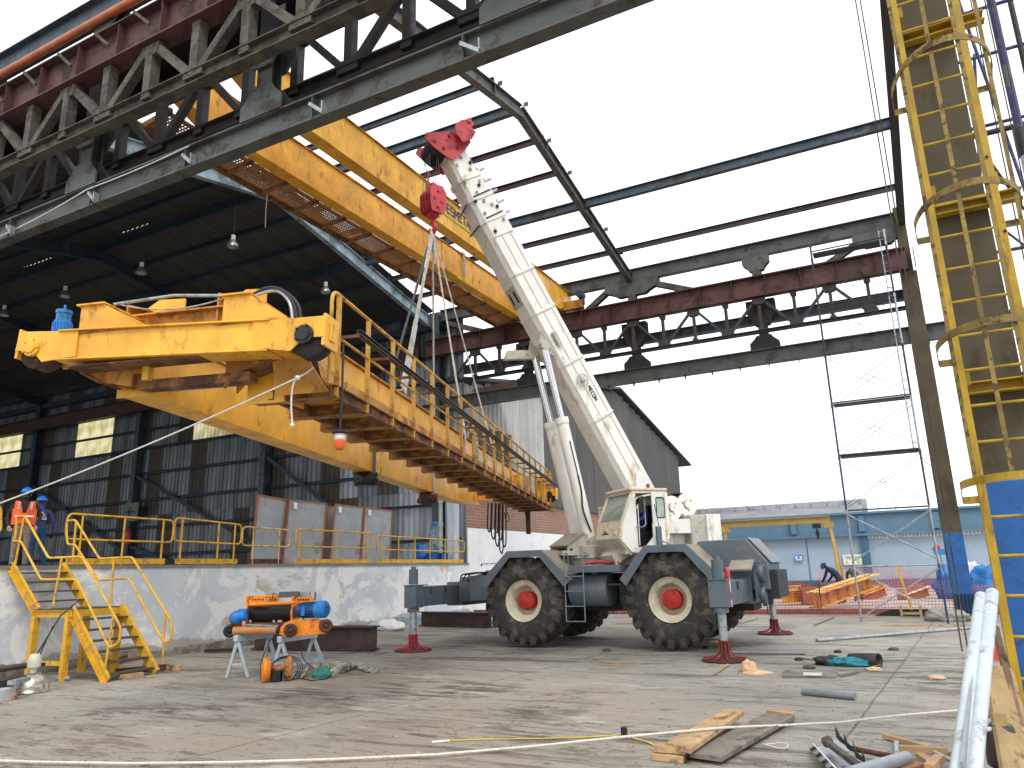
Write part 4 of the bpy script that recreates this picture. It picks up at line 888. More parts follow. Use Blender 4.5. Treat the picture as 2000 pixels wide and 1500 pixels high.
# end carriages
for ye, nearend in ((-.3, True), (L0-.2, False)):
    zc = .63; tilt = .046; s = thing('end_carriage', None, None, H(-1.79, ye, zc)); s.parent = HB; s.rotation_euler = (0, tilt, 0)
    mb = MB(True); hx = 1.95; hh = .20
    mb.box((0, 0, 0), (3.0*K, .30*K, .33*K)); mb.box((-.05*K, 0, .175*K), (2.75*K, .40*K, .02*K)); mb.box((-.05*K, 0, -.175*K), (2.75*K, .36*K, .02*K)); mb.build('carriage_box', YEL, s, bevel=.006)
    for sx in (-1, 1):
        mb = MB(True)
        for dy in (-.15, .15):
            mb.plate([(sx*1.34*K, dy*K*1.1, .17*K), (sx*1.98*K, dy*K*1.1, .19*K), (sx*2.0*K, dy*K*1.1, -.05*K), (sx*1.76*K, dy*K*1.1, -.05*K), (sx*1.6*K, dy*K*1.1, -.20*K), (sx*1.34*K, dy*K*1.1, -.17*K)], .018)
        mb.build('wheel_plate', YEL, s)
    for sx in (-1, 1):
        mb = MB(True); mb.lathe((sx*1.76*K, -.1*K, -.02*K), (0, 1, 0), [(0, 0), (.235*K, 0), (.235*K, .03), (.19*K, .04), (.19*K, .14), (.235*K, .15), (.235*K, .18), (0, .18)], 28); mb.build('wheel', RUSTB if sx < 0 else STEEL_DARK, s)
        mb = MB(True); mb.lathe((sx*1.76*K, -.19*K, -.02*K), (0, -1, 0), [(.11*K, -.03), (.11*K, .012), (.075*K, .014), (.07*K, .03), (0, .03)], 20, 0, False)
        for a in range(5): mb.cyl((sx*1.76*K+.1*K*math.cos(a*1.257), -.2*K, -.02*K+.1*K*math.sin(a*1.257)), (sx*1.76*K+.1*K*math.cos(a*1.257), -.225*K, -.02*K+.1*K*math.sin(a*1.257)), .012, 6)
        mb.build('hub_cap', YEL if sx < 0 else BLACK, s)
        mb = MB(True); mb.box((sx*1.98*K, 0, .04*K), (.03, .34*K, .36*K)); mb.box((sx*2.01*K, 0, .04*K), (.02, .12*K, .2*K)); mb.build('buffer_plate', YEL, s)
# transition plates under the near carriage, diaphragms
for (x0, x1, zz) in ((-2.90, -2.42, .18), (-1.10, -.62, -.03)):
    mb = HM(); mb.plate([H(x0, .22, .55), H(x0, .22, zz), H(x1, .22, zz), H(x1, .22, .55)], .02); mb.plate([H(x1, .2, .55), H(x1, .2, zz), H(x1, .7, min(zz+.02, .2)), H(x1, .7, .55)], .015); mb.build('end_plate', YEL)
mb = HM(); mb.plate([H(-.62, -.1, .47), H(-.25, -.05, .47), H(.0, .1, .02), H(-.66, .1, .02)], .03); mb.build('gusset', YEL_DIRTY)
mb = HM(); mb.plate([H(-.64, .25, .9), H(-.64, 1.1, .9), H(-.1, 1.1, .12), H(-.1, .25, .12)], .03); mb.build('gusset', YEL_DIRTY)
mb = HM(); mb.plate([H(-.60, .15, .45), H(-.58, .15, .1), H(-.1, .15, .1), H(-.2, .15, .5)], .02); mb.build('web_plate', RUSTB)
mb = HM(); hb_box(mb, -2.32, -.88, -.12, .06, .17, .28); mb.build('cross_bar', YEL_RUST)
mb = HM(); hb_box(mb, -2.24, -2.16, -.2, -.1, .26, .52); mb.build('hanger', RAIL_YEL)
mb = HM(); hb_box(mb, -.32, -.26, .3, .4, .3, .6); mb.build('hanger', RAIL_YEL)
mb = HM(); hb_box(mb, -2.4, -1.1, .5, .6, .32, .42); mb.build('under_pipe', GALV)
for (xa, xb, xc) in ((-3.15, -2.45, -2.85), (-.45, -1.2, -1.0)):   # haunches between carriage and girders
    mb = HM(); mb.plate([H(xa, -.1, .45), H(xb, -.1, .45), H(xb, -.1, .22 if xa < -2 else .1), H(xc, -.1, .30)], .03); mb.plate([H(xa, .15, .45), H(xb, .15, .45), H(xb, .15, .22 if xa < -2 else .1), H(xc, .15, .30)], .03); mb.build('haunch', YEL_DIRTY)
    mb = HM(); mb.plate([H(xa, -.15, .44), H(xa, .3, .44), H(xc, .3, .29), H(xc, -.15, .29)], .02); mb.build('haunch_plate', YEL_RUST)
mb = HM(); hb_box(mb, -3.1, -.45, -.42, -.12, .425, .44); mb.build('underside_plate', YEL_RUST)
for x_ in (-3.1, -.5):
    mb = HM(); hb_box(mb, x_-.16, x_+.16, -.475, -.455, .47+(-.046*(x_+1.79)), .80+(-.046*(x_+1.79))); mb.build('joint_plate', YEL)
# boxes and stops on top of the near carriage
for (x0, x1, z0, z1) in ((-2.96, -2.64, .83, 1.16), (-1.07, -.75, .76, 1.09)):
    y0, y1 = -.45, .35
    mb = HM(); hb_box(mb, x0, x1, y0, y1, z0, z1); mb.build('stop_box', YEL)
    mb = HM(); hb_box(mb, x0-.04, x1+.02, y0-.04, y1+.04, z1, z1+.02); mb.build('box_lid', YEL)
    mb = HM(); mb.add([H(x1, y0, z0), H(x1, y0, z1), H(x1+.42, y0+.25, z0+.05), H(x1, y1, z0), H(x1, y1, z1), H(x1+.42, y0+.5, z0+.05)], [(0, 1, 2), (5, 4, 3), (1, 4, 5, 2), (0, 2, 5, 3)]); mb.build('slant_plate', YEL)
    mb = HM(); hb_box(mb, x0-.08, x1+.35, y0-.02, y0+.5, z0-.015, z0+.01); mb.build('base_plate', YEL_DIRTY)
for (x0, x1, z0, z1, yy) in ((-3.05, -2.45, 1.10, 1.66, .75), (-1.55, -1.10, 1.05, 1.56, .5)):
    w_ = x1-x0; h = z1-z0
    mb = HM(); mb.plate([H(x0, yy, z0), H(x1, yy, z0), H(x1, yy, z1), H(x0+w_*.35, yy, z1+.02), H(x0, yy, z0+h*.8)], .025); mb.build('stop_plate', YEL)
    mb = HM(); mb.plate([H(x0, yy, z0), H(x0, yy, z0+h*.8), H(x0, yy-.35, z0+h*.72), H(x0, yy-.35, z0)], .02); mb.plate([H(x0, yy, z0+h*.8), H(x0+w_*.5, yy, z0+h*.62), H(x0+w_*.5, yy-.35, z0+h*.55), H(x0, yy-.35, z0+h*.72)], .015); mb.build('stop_side', YEL_DIRTY)
mb = HM(); hb_box(mb, -2.72, -1.05, .2, .32, 1.03, 1.22); hb_box(mb, -2.72, -1.05, .12, .4, 1.22, 1.24); mb.build('cross_beam', YEL_DIRTY)
mb = HM(); mb.tube([H(-2.6, -.35, 1.19), H(-1.8, -.35, 1.22), H(-1.07, -.38, 1.13)], .018, 8); mb.build('conduit', GALV)
mb = HM(); mb.tube(sag(H(-2.5, -.36, 1.17), H(-1.1, -.36, 1.12), .09), .008, 6); mb.build('thin_cable', GALV)
for k in range(3): mb = HM(); mb.tube(rounded([H(-.98, -.2, 1.14), H(-.55-.03*k, -.2, 1.24+.03*k), H(-.34+.05*k, -.25, 1.02), H(-.30+.05*k, -.25, .76)], .25, 6), .018, 8); mb.build('cable_loop', GALV if k < 1 else CABLE)
# blue travel motor at the far end of the carriage
mx_, mz_ = -3.58, .93
mb = HM(); mb.cyl(H(mx_, -.05, mz_-.1), H(mx_, -.05, mz_+.24), .10*K, 18); mb.cyl(H(mx_, -.05, mz_+.24), H(mx_, -.05, mz_+.34), .085*K, 18); mb.cyl(H(mx_, -.05, mz_+.34), H(mx_, -.05, mz_+.38), .095*K, 18); mb.cyl(H(mx_, -.05, mz_+.41), H(mx_, -.05, mz_+.46), .012, 8)
for a in range(18): mb.box(H(mx_+.105*math.cos(a*.349), -.05+.105*math.sin(a*.349), mz_+.1), (.012, .012, .22*K))
mb.build('travel_motor', MOTOR)
# walkway: outer channel, inner channel, cross brackets, deck plates, toe board
mb = HM(); mb.channel(H(0, .2, .06), H(0, L0+.1, .06), .07*K, .15*K, .012); mb.build('walkway_channel', YEL_RUST)
mb = HM(); mb.channel(H(-.78, .2, .06), H(-.78, L0+.1, .06), .07*K, .12*K, .012, side=-1); mb.build('walkway_channel', YEL_RUST)
pr = None; i = 0; y = .25; sh = .905
while y < L0:
    if pr is None:
        mb = HM(); hb_box(mb, -1.05, -.03, y, y+.05, .0, .13); hb_box(mb, -1.05, -.03, y-.02, y+.16, -.012, .0); pr = mb.build('walkway_bracket', mat('grimy_bracket', (.34, .155, .035), .65, 0, .4, 2, patch=(.14, .065, .028), patch_amt=.4, patch_scale=3)); yb0 = y
    else: o = inst(pr, parent=HB); o.location = (0, (y-yb0)*K, 0)
    mb = None; i += 1; y += sh
dp = None
for i in range(9):
    y = .25+i*1.87
    if dp is None: mb = HM(); hb_box(mb, -.98, -.03, y+.02, y+1.85, .135, .15); dp = mb.build('deck_plate', YEL_DIRTY); y0_ = y
    else: o = inst(dp, parent=HB); o.location = (0, (y-y0_)*K, .002*(i % 2))
for i in range(5):
    mb = HM(); hb_box(mb, -.035, -.02, .6+i*3.3, .6+i*3.3+3.2, .15, .27); mb.build('toe_board', YEL_DIRTY)
RT = 1.28
# handrail
mb = HM(); pts = rounded([H(.0, .1, .12), H(0, .1, RT), H(0, L0+.05, RT), H(0, L0+.1, .12)], .14, 6); mb.tube(pts, .021, 10); mb.build('top_rail', RAIL_YEL if 0 else mat('bridge_rail_yellow', (.62, .33, .04), .5, 0, .3, 3, patch=(.26, .12, .04), patch_amt=.38, patch_scale=4)); BR = MATS['bridge_rail_yellow']
mb = HM(); mb.tube([H(0, .1, .74), H(0, L0, .74)], .016, 8); mb.build('mid_rail', BR)
ps = None
for i in range(19):
    y = .30+i*.92
    if ps is None: mb = HM(); mb.bar(H(0, y, -.02), H(0, y, RT-.01), .05*K, .05*K, up=(0, 1, 0)); ps = mb.build('rail_post', BR); y0_ = y
    else: o = inst(ps, parent=HB); o.location = (0, (y-y0_)*K, 0)
    # festoon arm
cf = None
for i in range(17):
    y = .35+i*.98
    if cf is None: mb = HM(); hb_box(mb, -.02, .24, y, y+.03, .74, .775); cf = mb.build('festoon_arm', YEL_RUST); y0_ = y
    else: o = inst(cf, parent=HB); o.location = (0, (y-y0_)*K, 0)
mb = HM(); mb.channel(H(.20, .45, .84), H(.20, L0+.7, .84), .045, .05, .008, up=(0, 0, 1)); mb.tube([H(.17, .45, .81), H(.17, L0+.6, .81)], .014, 6); mb.build('festoon_track', mat('dark_track_steel', (.08, .075, .07), .45, .5, .3, 4))
# far end rail and platform
mb = HM(); mb.tube(rounded([H(0, L0+.1, RT), H(-.8, L0+.1, RT), H(-.8, L0+.1, .12)], .12), .02, 8); mb.tube([H(0, L0+.1, .68), H(-.8, L0+.1, .68)], .015, 8); mb.build('end_rail', BR)
# lamp hanging on a pole near the front
mb = HM(); mb.tube([H(.05, .34, .66), H(.05, .36, .1), H(.02, .4, -.38)], .014, 8); mb.build('lamp_pole', STEEL_DARK)
mb = HM(); mb.lathe(H(.02, .4, -.40), (0, 0, -1), [(0, 0), (.10*K, 0), (.10*K, .012), (.04*K, .016), (.04*K, .025)], 16); mb.build('lamp_cap', BLACK)
lo = mat('lamp_orange', (.75, .12, .02), .4, 0, .1, 5, bump=0)
mb = HM(); mb.lathe(H(.02, .4, -.42), (0, 0, -1), [(0, 0), (.062*K, .005), (.064*K, .07), (0, .07)], 16); mb.build('lamp_body', SW)
mb = HM(); mb.lathe(H(.02, .4, -.495), (0, 0, -1), [(.064*K, 0), (.062*K, .075), (.04*K, .105), (0, .11)], 16); mb.build('lamp_lens', lo)
# painted name on the girder side
mb = HM(); letters(mb, 'EMSETAL', H(-.65, 9.6, .50), (0, 1, 0), (0, 0, 1), .36, stroke=.17, gap=1.4, th=.01); mb.build('lettering', mat('pale_faded_letters', (.62, .62, .50), .6, 0, .2, 5))
mb = HM(); hb_box(mb, -.658, -.65, 9.6, 12.0, .34, .38); mb.build('painted_stripe', MATS['pale_faded_letters'])
# electrical cabinet and far parts
mb = HM(); hb_box(mb, -.72, -.30, 15.0, 15.6, .16, .95); mb.build('cabinet', WHITE_D, bevel=.01)
mb = HM(); hb_box(mb, -.82, -.5, 14.2, 14.8, .5, .9); mb.cyl(H(-.66, 14.3, .75), H(-.66, 14.3, .5), .12, 12); mb.build('gear_unit', YEL)
mb = HM(); hb_box(mb, -.95, -.05, 16.0, 17.0, .9, 1.0); hb_box(mb, -.9, -.1, 16.2, 16.9, .2, .9); mb.build('end_box', YEL)
for i in range(7):
    x = -1.75+.07*(i % 4)+.03*i; y = 15.3+.12*i; l = .75+.22*((i*5) % 4)
    mb = HM(); mb.tube(rounded([H(x, y, .2), H(x-.05, y, .2-l), H(x+.02, y+.02, .1-l-.1), H(x+.07, y, .2-l), H(x+.1, y, .2)], .1, 5), .02, 6); mb.build('cable_bundle', CABLE)
mb = HM(); hb_box(mb, -.75, -.62, 16.3, 16.45, -.75, .0); mb.build('hanging_bracket', RUSTB)
mb = HM()
for (x, y) in ((-1.3, 15.6), (-.5, 14.8)): mb.tube(rounded([H(x, y, -.1), H(x+.05, y, -.4), H(x+.15, y+.1, -.35), H(x+.1, y, -.1)], .1), .012, 6)
mb.build('loose_cable', CABLE)
# padding lumps where the slings pass under the left girder
HBM = mw(HB)
def hw(x, y, z): return HBM @ H(x, y, z)
# guide rope from the bridge to the left
a = P(612, 718, Y=5.55); kn = P(581, 738, Y=5.25)
rope = thing('tag_rope', 'pale guide rope tied to the near end of the lifted bridge and running left', 'rope', kn)
far_l = P(-80, 1012, D=7.6)
mb = MB(); mb.tube(sag(kn, far_l, .05, 16), .0085, 8); mb.build('rope_run', ROPE, rope)
mb = MB(); mb.tube([a, lerp(a, kn, .5)+V((0, 0, -.01)), kn], .009, 8); mb.sphere(kn, .026); mb.build('rope_knot', ROPE, rope)
mb = MB(); mb.tube(rounded([kn, kn+V((-.06, 0, -.05)), kn+V((-.07, 0, -.25)), kn+V((-.04, 0, -.46))], .1, 5), .009, 8); mb.sphere(kn+V((-.04, 0, -.47)), .024, 10); mb.build('rope_tail', ROPE, rope)

# ================================================================== TRUCK CRANE (rough terrain, slewing top)
RC = V((-6.05, 16.38, 0))
cr_ = thing('mobile_crane', 'white and slate rough terrain crane on outriggers with raised boom holding the yellow bridge', 'mobile crane', RC)
# chassis
mb = MB(); mb.box((-6.0, 16.38, 1.22), (7.3, 1.3, .55)); mb.box((-6.0, 16.38, .85), (6.2, .9, .3)); mb.build('chassis', CHASSIS, cr_, bevel=.02)
def axle(x): 
    mb = MB(); mb.cyl((x, 15.4, .95), (x, 17.4, .95), .16, 14); mb.sphere((x, 16.38, .95), .36, 16); mb.build('axle', CHASSIS, cr_)
def wheel(x, y, side):
    w_ = thing('wheel', None, None, (x, y, .97)); w_.parent = cr_; w_.location = V((x, y, .97))-RC; w_.rotation_euler = (0, 0, 0 if side < 0 else math.pi)
    R = .93
    mb = MB(True); mb.lathe((0, .37, 0), (0, -1, 0), [(.42, 0), (.60, -.02), (.78, 0), (.865, .04), (.895, .10), (.90, .37), (.895, .64), (.865, .70), (.80, .74), (.70, .765), (.60, .77), (.50, .75), (.43, .71), (.42, .66)], 64); mb.build('tyre', RUBBER, w_)
    lug = None; k = 21
    mb = MB(True)
    for i in range(k):
        for s in (-1, 1):
            a0 = 2*math.pi*(i+.25*s)/k; a1 = a0+.16
            def pt(a, r, yy): return V((math.sin(a)*r, yy, math.cos(a)*r))
            da = .165
            ring = []
            for (yy, aa, rr_) in ((s*.02, a1, .925), (s*.20, a1-.03, .93), (s*.345, a0, .93), (s*.375, a0-.01, .89), (s*.388, a0-.02, .77)):
                ring.append((yy, aa, rr_))
            vs = []
            for (yy, aa, rr_) in ring:
                ww = da*.5
                low = .885 if abs(yy) < .36 else rr_-.035
                vs += [pt(aa-ww, low, yy*.96), pt(aa+ww, low, yy*.96), pt(aa+ww*.82, rr_, yy), pt(aa-ww*.82, rr_, yy)]
            fs = [(0, 1, 2, 3)]
            for j in range(len(ring)-1): o_ = j*4; fs += [(o_+m_, o_+(m_+1) % 4, o_+4+(m_+1) % 4, o_+4+m_) for m_ in range(4)]
            fs.append((len(vs)-4, len(vs)-1, len(vs)-2, len(vs)-3)); mb.add(vs, fs)
    mb.build('tread', RUBBER_L, w_)
    mb = MB(True); mb.lathe((0, -.36, 0), (0, 1, 0), [(.435, -.01), (.44, .01), (.42, .03), (.40, .05), (.335, .05), (.315, .07), (.295, .30), (.22, .31), (0, .31)], 48); mb.build('rim', RIM, w_)
    mb = MB(True); mb.lathe((0, -.36, 0), (0, 1, 0), [(0, .10), (.165, .105), (.20, .12), (.20, .31)], 32)
    mb.cyl((0, -.24, 0), (0, -.20, 0), .045, 12)
    for a in range(12): mb.cyl((.155*math.cos(a*.5236), -.265, .155*math.sin(a*.5236)), (.155*math.cos(a*.5236), -.23, .18*math.sin(a*.5236)), .013, 6)
    mb.build('hub', REDHUB, w_)
    return w_
for x in (-7.54, -4.30):
    axle(x); wheel(x, 15.22, -1); wheel(x, 17.54, 1)
# fenders
def fender(xc, y0, y1, xl, xr, ztop):
    pts = [(xl, 1.38), (xc-.42, ztop), (xc+.42, ztop), (xr, 1.38)]
    mb = MB()
    for (a, b2) in zip(pts[:-1], pts[1:]): mb.plate([(a[0], y0, a[1]), (b2[0], y0, b2[1]), (b2[0], y1, b2[1]), (a[0], y1, a[1])], .03)
    mb.build('fender', SLATE_DUST, cr_)
    mb = MB(); inn = [(x_-(x_-xc)*.13, z_-.13) for x_, z_ in pts]
    for i in range(3): mb.plate([(pts[i][0], y0-.015, pts[i][1]), (pts[i+1][0], y0-.015, pts[i+1][1]), (inn[i+1][0], y0-.015, inn[i+1][1]), (inn[i][0], y0-.015, inn[i][1])], .03)
    mb.build('fender_skirt', SLATE, cr_)
for (y0, y1) in ((14.78, 15.75), (17.0, 17.98)):
    fender(-7.45, y0, y1, -8.55, -6.38, 2.02); fender(-4.30, y0, y1, -5.28, -3.25, 2.02)
# deck between fenders
mb = MB(); mb.box((-5.85, 15.1, 1.60), (1.15, .62, .14)); mb.box((-5.85, 17.66, 1.60), (1.15, .62, .14)); mb.box((-6, 16.38, 1.58), (5.6, 1.9, .12)); mb.build('deck', SLATE, cr_, bevel=.01)
mb = MB(); mb.tube(rounded([(-6.1, 14.95, 1.72), (-5.9, 15.0, 1.74), (-5.6, 14.92, 1.73), (-5.35, 15.0, 1.72)], .05), .03, 8); mb.tube([(-6.0, 15.05, 1.72), (-5.7, 14.95, 1.75), (-5.45, 15.05, 1.72)], .03, 8); mb.build('red_strap', RED, cr_)
mb = MB(); mb.cyl((-6.5, 15.25, 1.18), (-5.65, 15.25, 1.18), .34, 24); mb.cyl((-5.95, 15.1, 1.5), (-5.95, 15.1, 1.56), .06, 10); mb.build('tank', SLATE, cr_)
mb = MB(); mb.box((-5.3, 15.5, 1.1), (.35, .5, .4)); mb.box((-5.2, 15.2, .9), (.3, .3, .3)); mb.bar((-5.6, 14.95, 1.28), (-5.1, 15.0, 1.28), .05, .04); mb.build('valve_box', CHASSIS, cr_)
mb = MB()
for dx in (0, .42): mb.tube(rounded([(-6.50+dx, 15.0, 1.72), (-6.50+dx, 14.95, 1.95), (-6.50+dx, 14.78, 1.93), (-6.49+dx, 14.74, .55)], .06), .014, 8)
for z in (.56, .86, 1.16, 1.46): mb.cyl((-6.5, 14.74, z), (-6.08, 14.74, z), .012, 8)
mb.build('step_ladder', mat('step_blue_grey', (.17, .23, .28), .45), cr_)
# outriggers
def outrigger(x, ynear, yfar, wbox):
    mb = MB(); mb.box((x, (ynear+yfar)/2, 1.12), (wbox, abs(yfar-ynear)-.1, .42)); mb.build('outrigger_beam', SLATE, cr_, bevel=.012)
    mb = MB(); mb.box((x, 16.38, 1.12), (wbox+.12, 1.7, .54)); mb.build('outrigger_housing', SLATE, cr_, bevel=.015)
    for y in (ynear, yfar):
        s = -1 if y < 16 else 1
        mb = MB(); mb.box((x, y-s*.02, 1.12), (wbox+.012, .30, .46)); mb.box((x, y-s*.1, 1.36), (wbox+.04, .5, .02)); mb.build('jack_box', SLATE, cr_, bevel=.01)
        mb = MB(); mb.cyl((x, y, 1.38), (x, y, 1.70), .10, 20); mb.cyl((x, y, 1.70), (x, y, 1.76), .055, 14); mb.build('jack_cylinder', SLATE, cr_); mb = MB(); mb.cyl((x, y, .80), (x, y, .88), .13, 20); mb.build('jack_collar', SLATE, cr_)
        mb = MB(); mb.cyl((x, y, .2), (x, y, .82), .075, 18); mb.build('jack_ram', GALV, cr_)
        mb = MB(); mb.lathe((x, y, 0), (0, 0, 1), [(.39, .01), (.41, .02), (.40, .03), (.18, .03), (.10, .06), (.08, .12), (.078, .29), (.10, .31), (.10, .34), (.0, .34)], 28)
        for a in range(8):
            c_, s_ = math.cos(a*math.pi/4), math.sin(a*math.pi/4); pass
        mb.build('jack_pad', mat('pad_shadow_red', (.11, .02, .022), .7, 0, .4, 6) if x > -5 else REDPAD, cr_)  # body darker red than its ribs: shade in the gaps painted in
        mb = MB()
        for a in range(10):
            c_, s_ = math.cos(a*math.pi/5), math.sin(a*math.pi/5); mb.tube([V((x+c_*.09, y+s_*.09, .31)), V((x+c_*.092, y+s_*.092, .2)), V((x+c_*.12, y+s_*.12, .12)), V((x+c_*.20, y+s_*.20, .075)), V((x+c_*.385, y+s_*.385, .045))], .011, 6)
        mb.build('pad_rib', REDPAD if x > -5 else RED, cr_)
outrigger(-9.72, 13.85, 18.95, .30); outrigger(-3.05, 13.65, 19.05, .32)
mb = MB(); mb.plate([(-2.885, 13.6, 1.34), (-2.885, 13.64, 1.34), (-2.885, 13.66, .9), (-2.885, 13.62, .9)], .01); mb.build('reflector_tape', RED, cr_)
mb = MB(); mb.box((-2.88, 13.76, 1.25), (.01, .035, .22)); mb.box((-2.88, 13.76, .95), (.01, .035, .12)); mb.build('white_tape', SW, cr_)
mb = MB(); mb.lathe((-2.95, 13.95, 1.36), (0, 0, 1), [(.05, 0), (.05, .12), (.03, .2), (0, .22)], 12); mb.build('red_bottle', RED, cr_)
for (x, y, lbl) in ((-9.6, 14.3, 0), (-9.6, 14.9, 0), (-2.9, 14.4, 0)):
    mb = MB(); mb.box((x+.03, y, 1.24), (.02, .03, .14)); mb.build('handle_slot', BLACK, cr_)
# front and rear ends
mb = MB(); mb.plate([(-9.55, 15.5, 1.4), (-8.4, 15.3, 1.66), (-8.4, 17.5, 1.66), (-9.55, 17.3, 1.4)], .04); mb.build('front_deck', SLATE_DUST, cr_); mb = MB(); mb.box((-9.05, 16.4, 1.18), (1.0, 1.9, .46)); mb.box((-8.7, 15.35, 1.25), (.8, .3, .55)); mb.build('front_frame', SLATE, cr_, bevel=.015)
mb = MB()
for k in range(3): mb.tube(rounded([(-9.2+.1*k, 14.95, 1.4), (-9.2+.1*k, 15.0, 1.56), (-8.9+.1*k, 15.3, 1.6), (-8.5, 15.5, 1.5)], .1), .017, 6)
mb.build('hydraulic_hose', BLACK, cr_)
ho = [(-4.05, 1.62), (-3.88, 2.1), (-2.90, 2.12), (-2.48, 1.60)]
mb = MB(); mb.add([(x, 15.75, z) for x, z in ho]+[(x, 17.25, z) for x, z in ho], [(0, 1, 2, 3), (7, 6, 5, 4)]+[(i, (i+1) % 4, 4+(i+1) % 4, 4+i) for i in range(4)]); mb.build('engine_hood', SLATE, cr_, bevel=.02)
mb = MB(); mb.plate([(-2.88, 15.85, 2.14), (-2.46, 15.85, 1.63), (-2.46, 17.15, 1.63), (-2.88, 17.15, 2.14)], .02); mb.build('radiator_grille', SLATE, cr_)
mb = MB(); mb.box((-3.15, 16.35, 1.36), (1.3, 1.5, .5)); mb.build('rear_frame', SLATE, cr_, bevel=.02)
mb = MB(); mb.plate([(-3.2, 15.2, 1.5), (-2.75, 15.2, 1.5), (-2.75, 15.6, 1.68), (-3.2, 15.6, 1.68)], .05); mb.build('tool_box', SLATE_DUST, cr_, bevel=.01)
# tow fittings at the rear: plates, hose reels, ribs
mb = MB(); mb.box((-2.72, 16.1, 1.2), (.08, 1.3, .62)); mb.plate([(-2.68, 15.7, 1.45), (-2.60, 15.7, 1.45), (-2.60, 15.7, .8), (-2.68, 15.7, .8)], .05); mb.plate([(-2.68, 16.3, 1.45), (-2.58, 16.3, 1.45), (-2.58, 16.3, .8), (-2.68, 16.3, .8)], .05); mb.build('rear_plate', SLATE, cr_)
for (y, z) in ((15.6, 1.42), (16.7, 1.42), (15.6, 1.02)):
    mb = MB(); mb.lathe((-2.68, y, z), (1, 0, 0), [(.0, .02), (.13, .02), (.13, .1), (.16, .1), (.16, -.02), (.10, -.02)], 22); mb.build('rear_lamp', SLATE, cr_)
    mb = MB(); mb.cyl((-2.63, y, z), (-2.595, y, z), .10, 16); mb.build('lamp_lens', mat('dull_glass', (.25, .28, .30), .2), cr_)

# ---- slewing superstructure: x forward along the boom, y to its left, z up
s_dir = V((-.63, -.776, 0)).normalized(); TC = V((-6.35, 16.42, 0))
SP = thing('superstructure', None, None, TC, math.atan2(s_dir.y, s_dir.x)); SP.parent = cr_; SP.location = TC-RC
SPM = mw(SP)
class SM(MB):
    def __init__(s): super().__init__(True)
    def build(s, name, m, parent=None, bevel=0, **kw): return super().build(name, m, parent or SP, bevel, **kw)
def sloc(p): return SPM.inverted() @ V(p)
mb = SM(); mb.cyl((0, 0, 1.64), (0, 0, 1.84), .80, 40); mb.cyl((0, 0, 1.84), (0, 0, 1.90), .88, 40); mb.build('slew_ring', WHITE_D)
mb = SM(); mb.box((-.55, 0, 2.0), (2.6, 1.3, .22)); mb.box((-1.1, .42, 2.5), (1.6, .07, 1.1)); mb.box((-1.1, -.42, 2.5), (1.6, .07, 1.1)); mb.build('turret', WHITE_D, bevel=.02)
mb = SM()   # cheek plates for the lift rams, pointing forward
for y in (-.42, .42): mb.plate([(-.4, y, 1.9), (.55, y, 1.9), (.45, y, 2.28), (.3, y, 2.36), (-.1, y, 2.36)], .05); mb.plate([(.55, y, 1.9), (1.02, y, 1.9), (1.02, y, 2.10), (.66, y, 2.34), (.5, y, 2.36)], .04)
mb.box((.5, 0, 1.96), (1.3, .9, .10)); mb.build('ram_bracket', WHITE_D); mb = SM(); mb.plate([(.60, -.46, 2.39), (1.03, -.46, 2.12), (1.03, .46, 2.12), (.60, .46, 2.39)], .03); mb.build('bracket_cover', SLATE_DUST)
mb = SM(); mb.cyl((.94, -.45, 2.02), (.94, .45, 2.02), .04, 12); mb.build('ram_pin', BLACK)
# rear: winch and counterweight
mb = SM(); mb.box((-2.3, .05, 2.38), (.82, 1.94, .76)); mb.build('counterweight', WHITE_D, bevel=.03)
mb = SM(); mb.box((-2.52, 1.04, 2.44), (.40, .05, .66)); mb.build('counterweight_side', WHITE_P, bevel=.01)
mb = SM(); mb.plate([(-.55, .72, 2.0), (-2.1, .72, 2.12), (-2.1, .72, 2.62), (-.55, .72, 2.68)], .06); mb.build('side_panel', WHITE_P)
mb = SM(); mb.plate([(-.5, .98, 2.02), (-.95, .98, 2.34), (-1.92, .98, 2.34), (-1.92, .98, 2.66), (-.5, .98, 2.68)], .04); mb.box((-1.2, .86, 2.50), (1.4, .2, .30)); mb.build('rear_cab_panel', WHITE_P)
for (x, z, y0, r_) in ((-1.56, 2.93, .82, .28), (-2.08, 3.02, .70, .27)):
    mb = SM(); mb.cyl((x, -.45, z), (x, y0-.05, z), r_*.72, 22); mb.build('winch_drum', RUSTB)
    mb = SM(); mb.cyl((x, y0-.05, z), (x, y0, z), r_, 36); mb.cyl((x, y0, z), (x, y0+.02, z), .07, 16); mb.build('drum_flange', WHITE_P); mb = SM(); mb.cyl((x, -.5, z), (x, -.45, z), r_, 36); mb.build('drum_flange', WHITE_P)
    mb = SM()
    for a in range(3): mb.cyl((x+.14*math.cos(a*2.094+.3), y0, z+.14*math.sin(a*2.094+.3)), (x+.14*math.cos(a*2.094+.3), y0+.008, z+.14*math.sin(a*2.094+.3)), .018, 8)
    mb.tube(arc((x, y0+.012, z), .10, -1.8, 1.2, 10), .008, 5); mb.build('flange_hole', BLACK)
mb = SM(); mb.lathe((-1.15, -.4, 2.95), (0, 1, 0), [(.34, 0), (.34, 1.05)], 20); 
mb = SM(); mb.plate([(-1.25, -.4, 3.15), (-1.25, .7, 3.15), (-1.8, .7, 3.30), (-1.8, -.4, 3.30)], .03); mb.plate([(-1.8, -.4, 3.3), (-1.8, .6, 3.3), (-2.2, .6, 3.28), (-2.2, -.4, 3.28)], .03); mb.build('drum_cover', RUSTB)
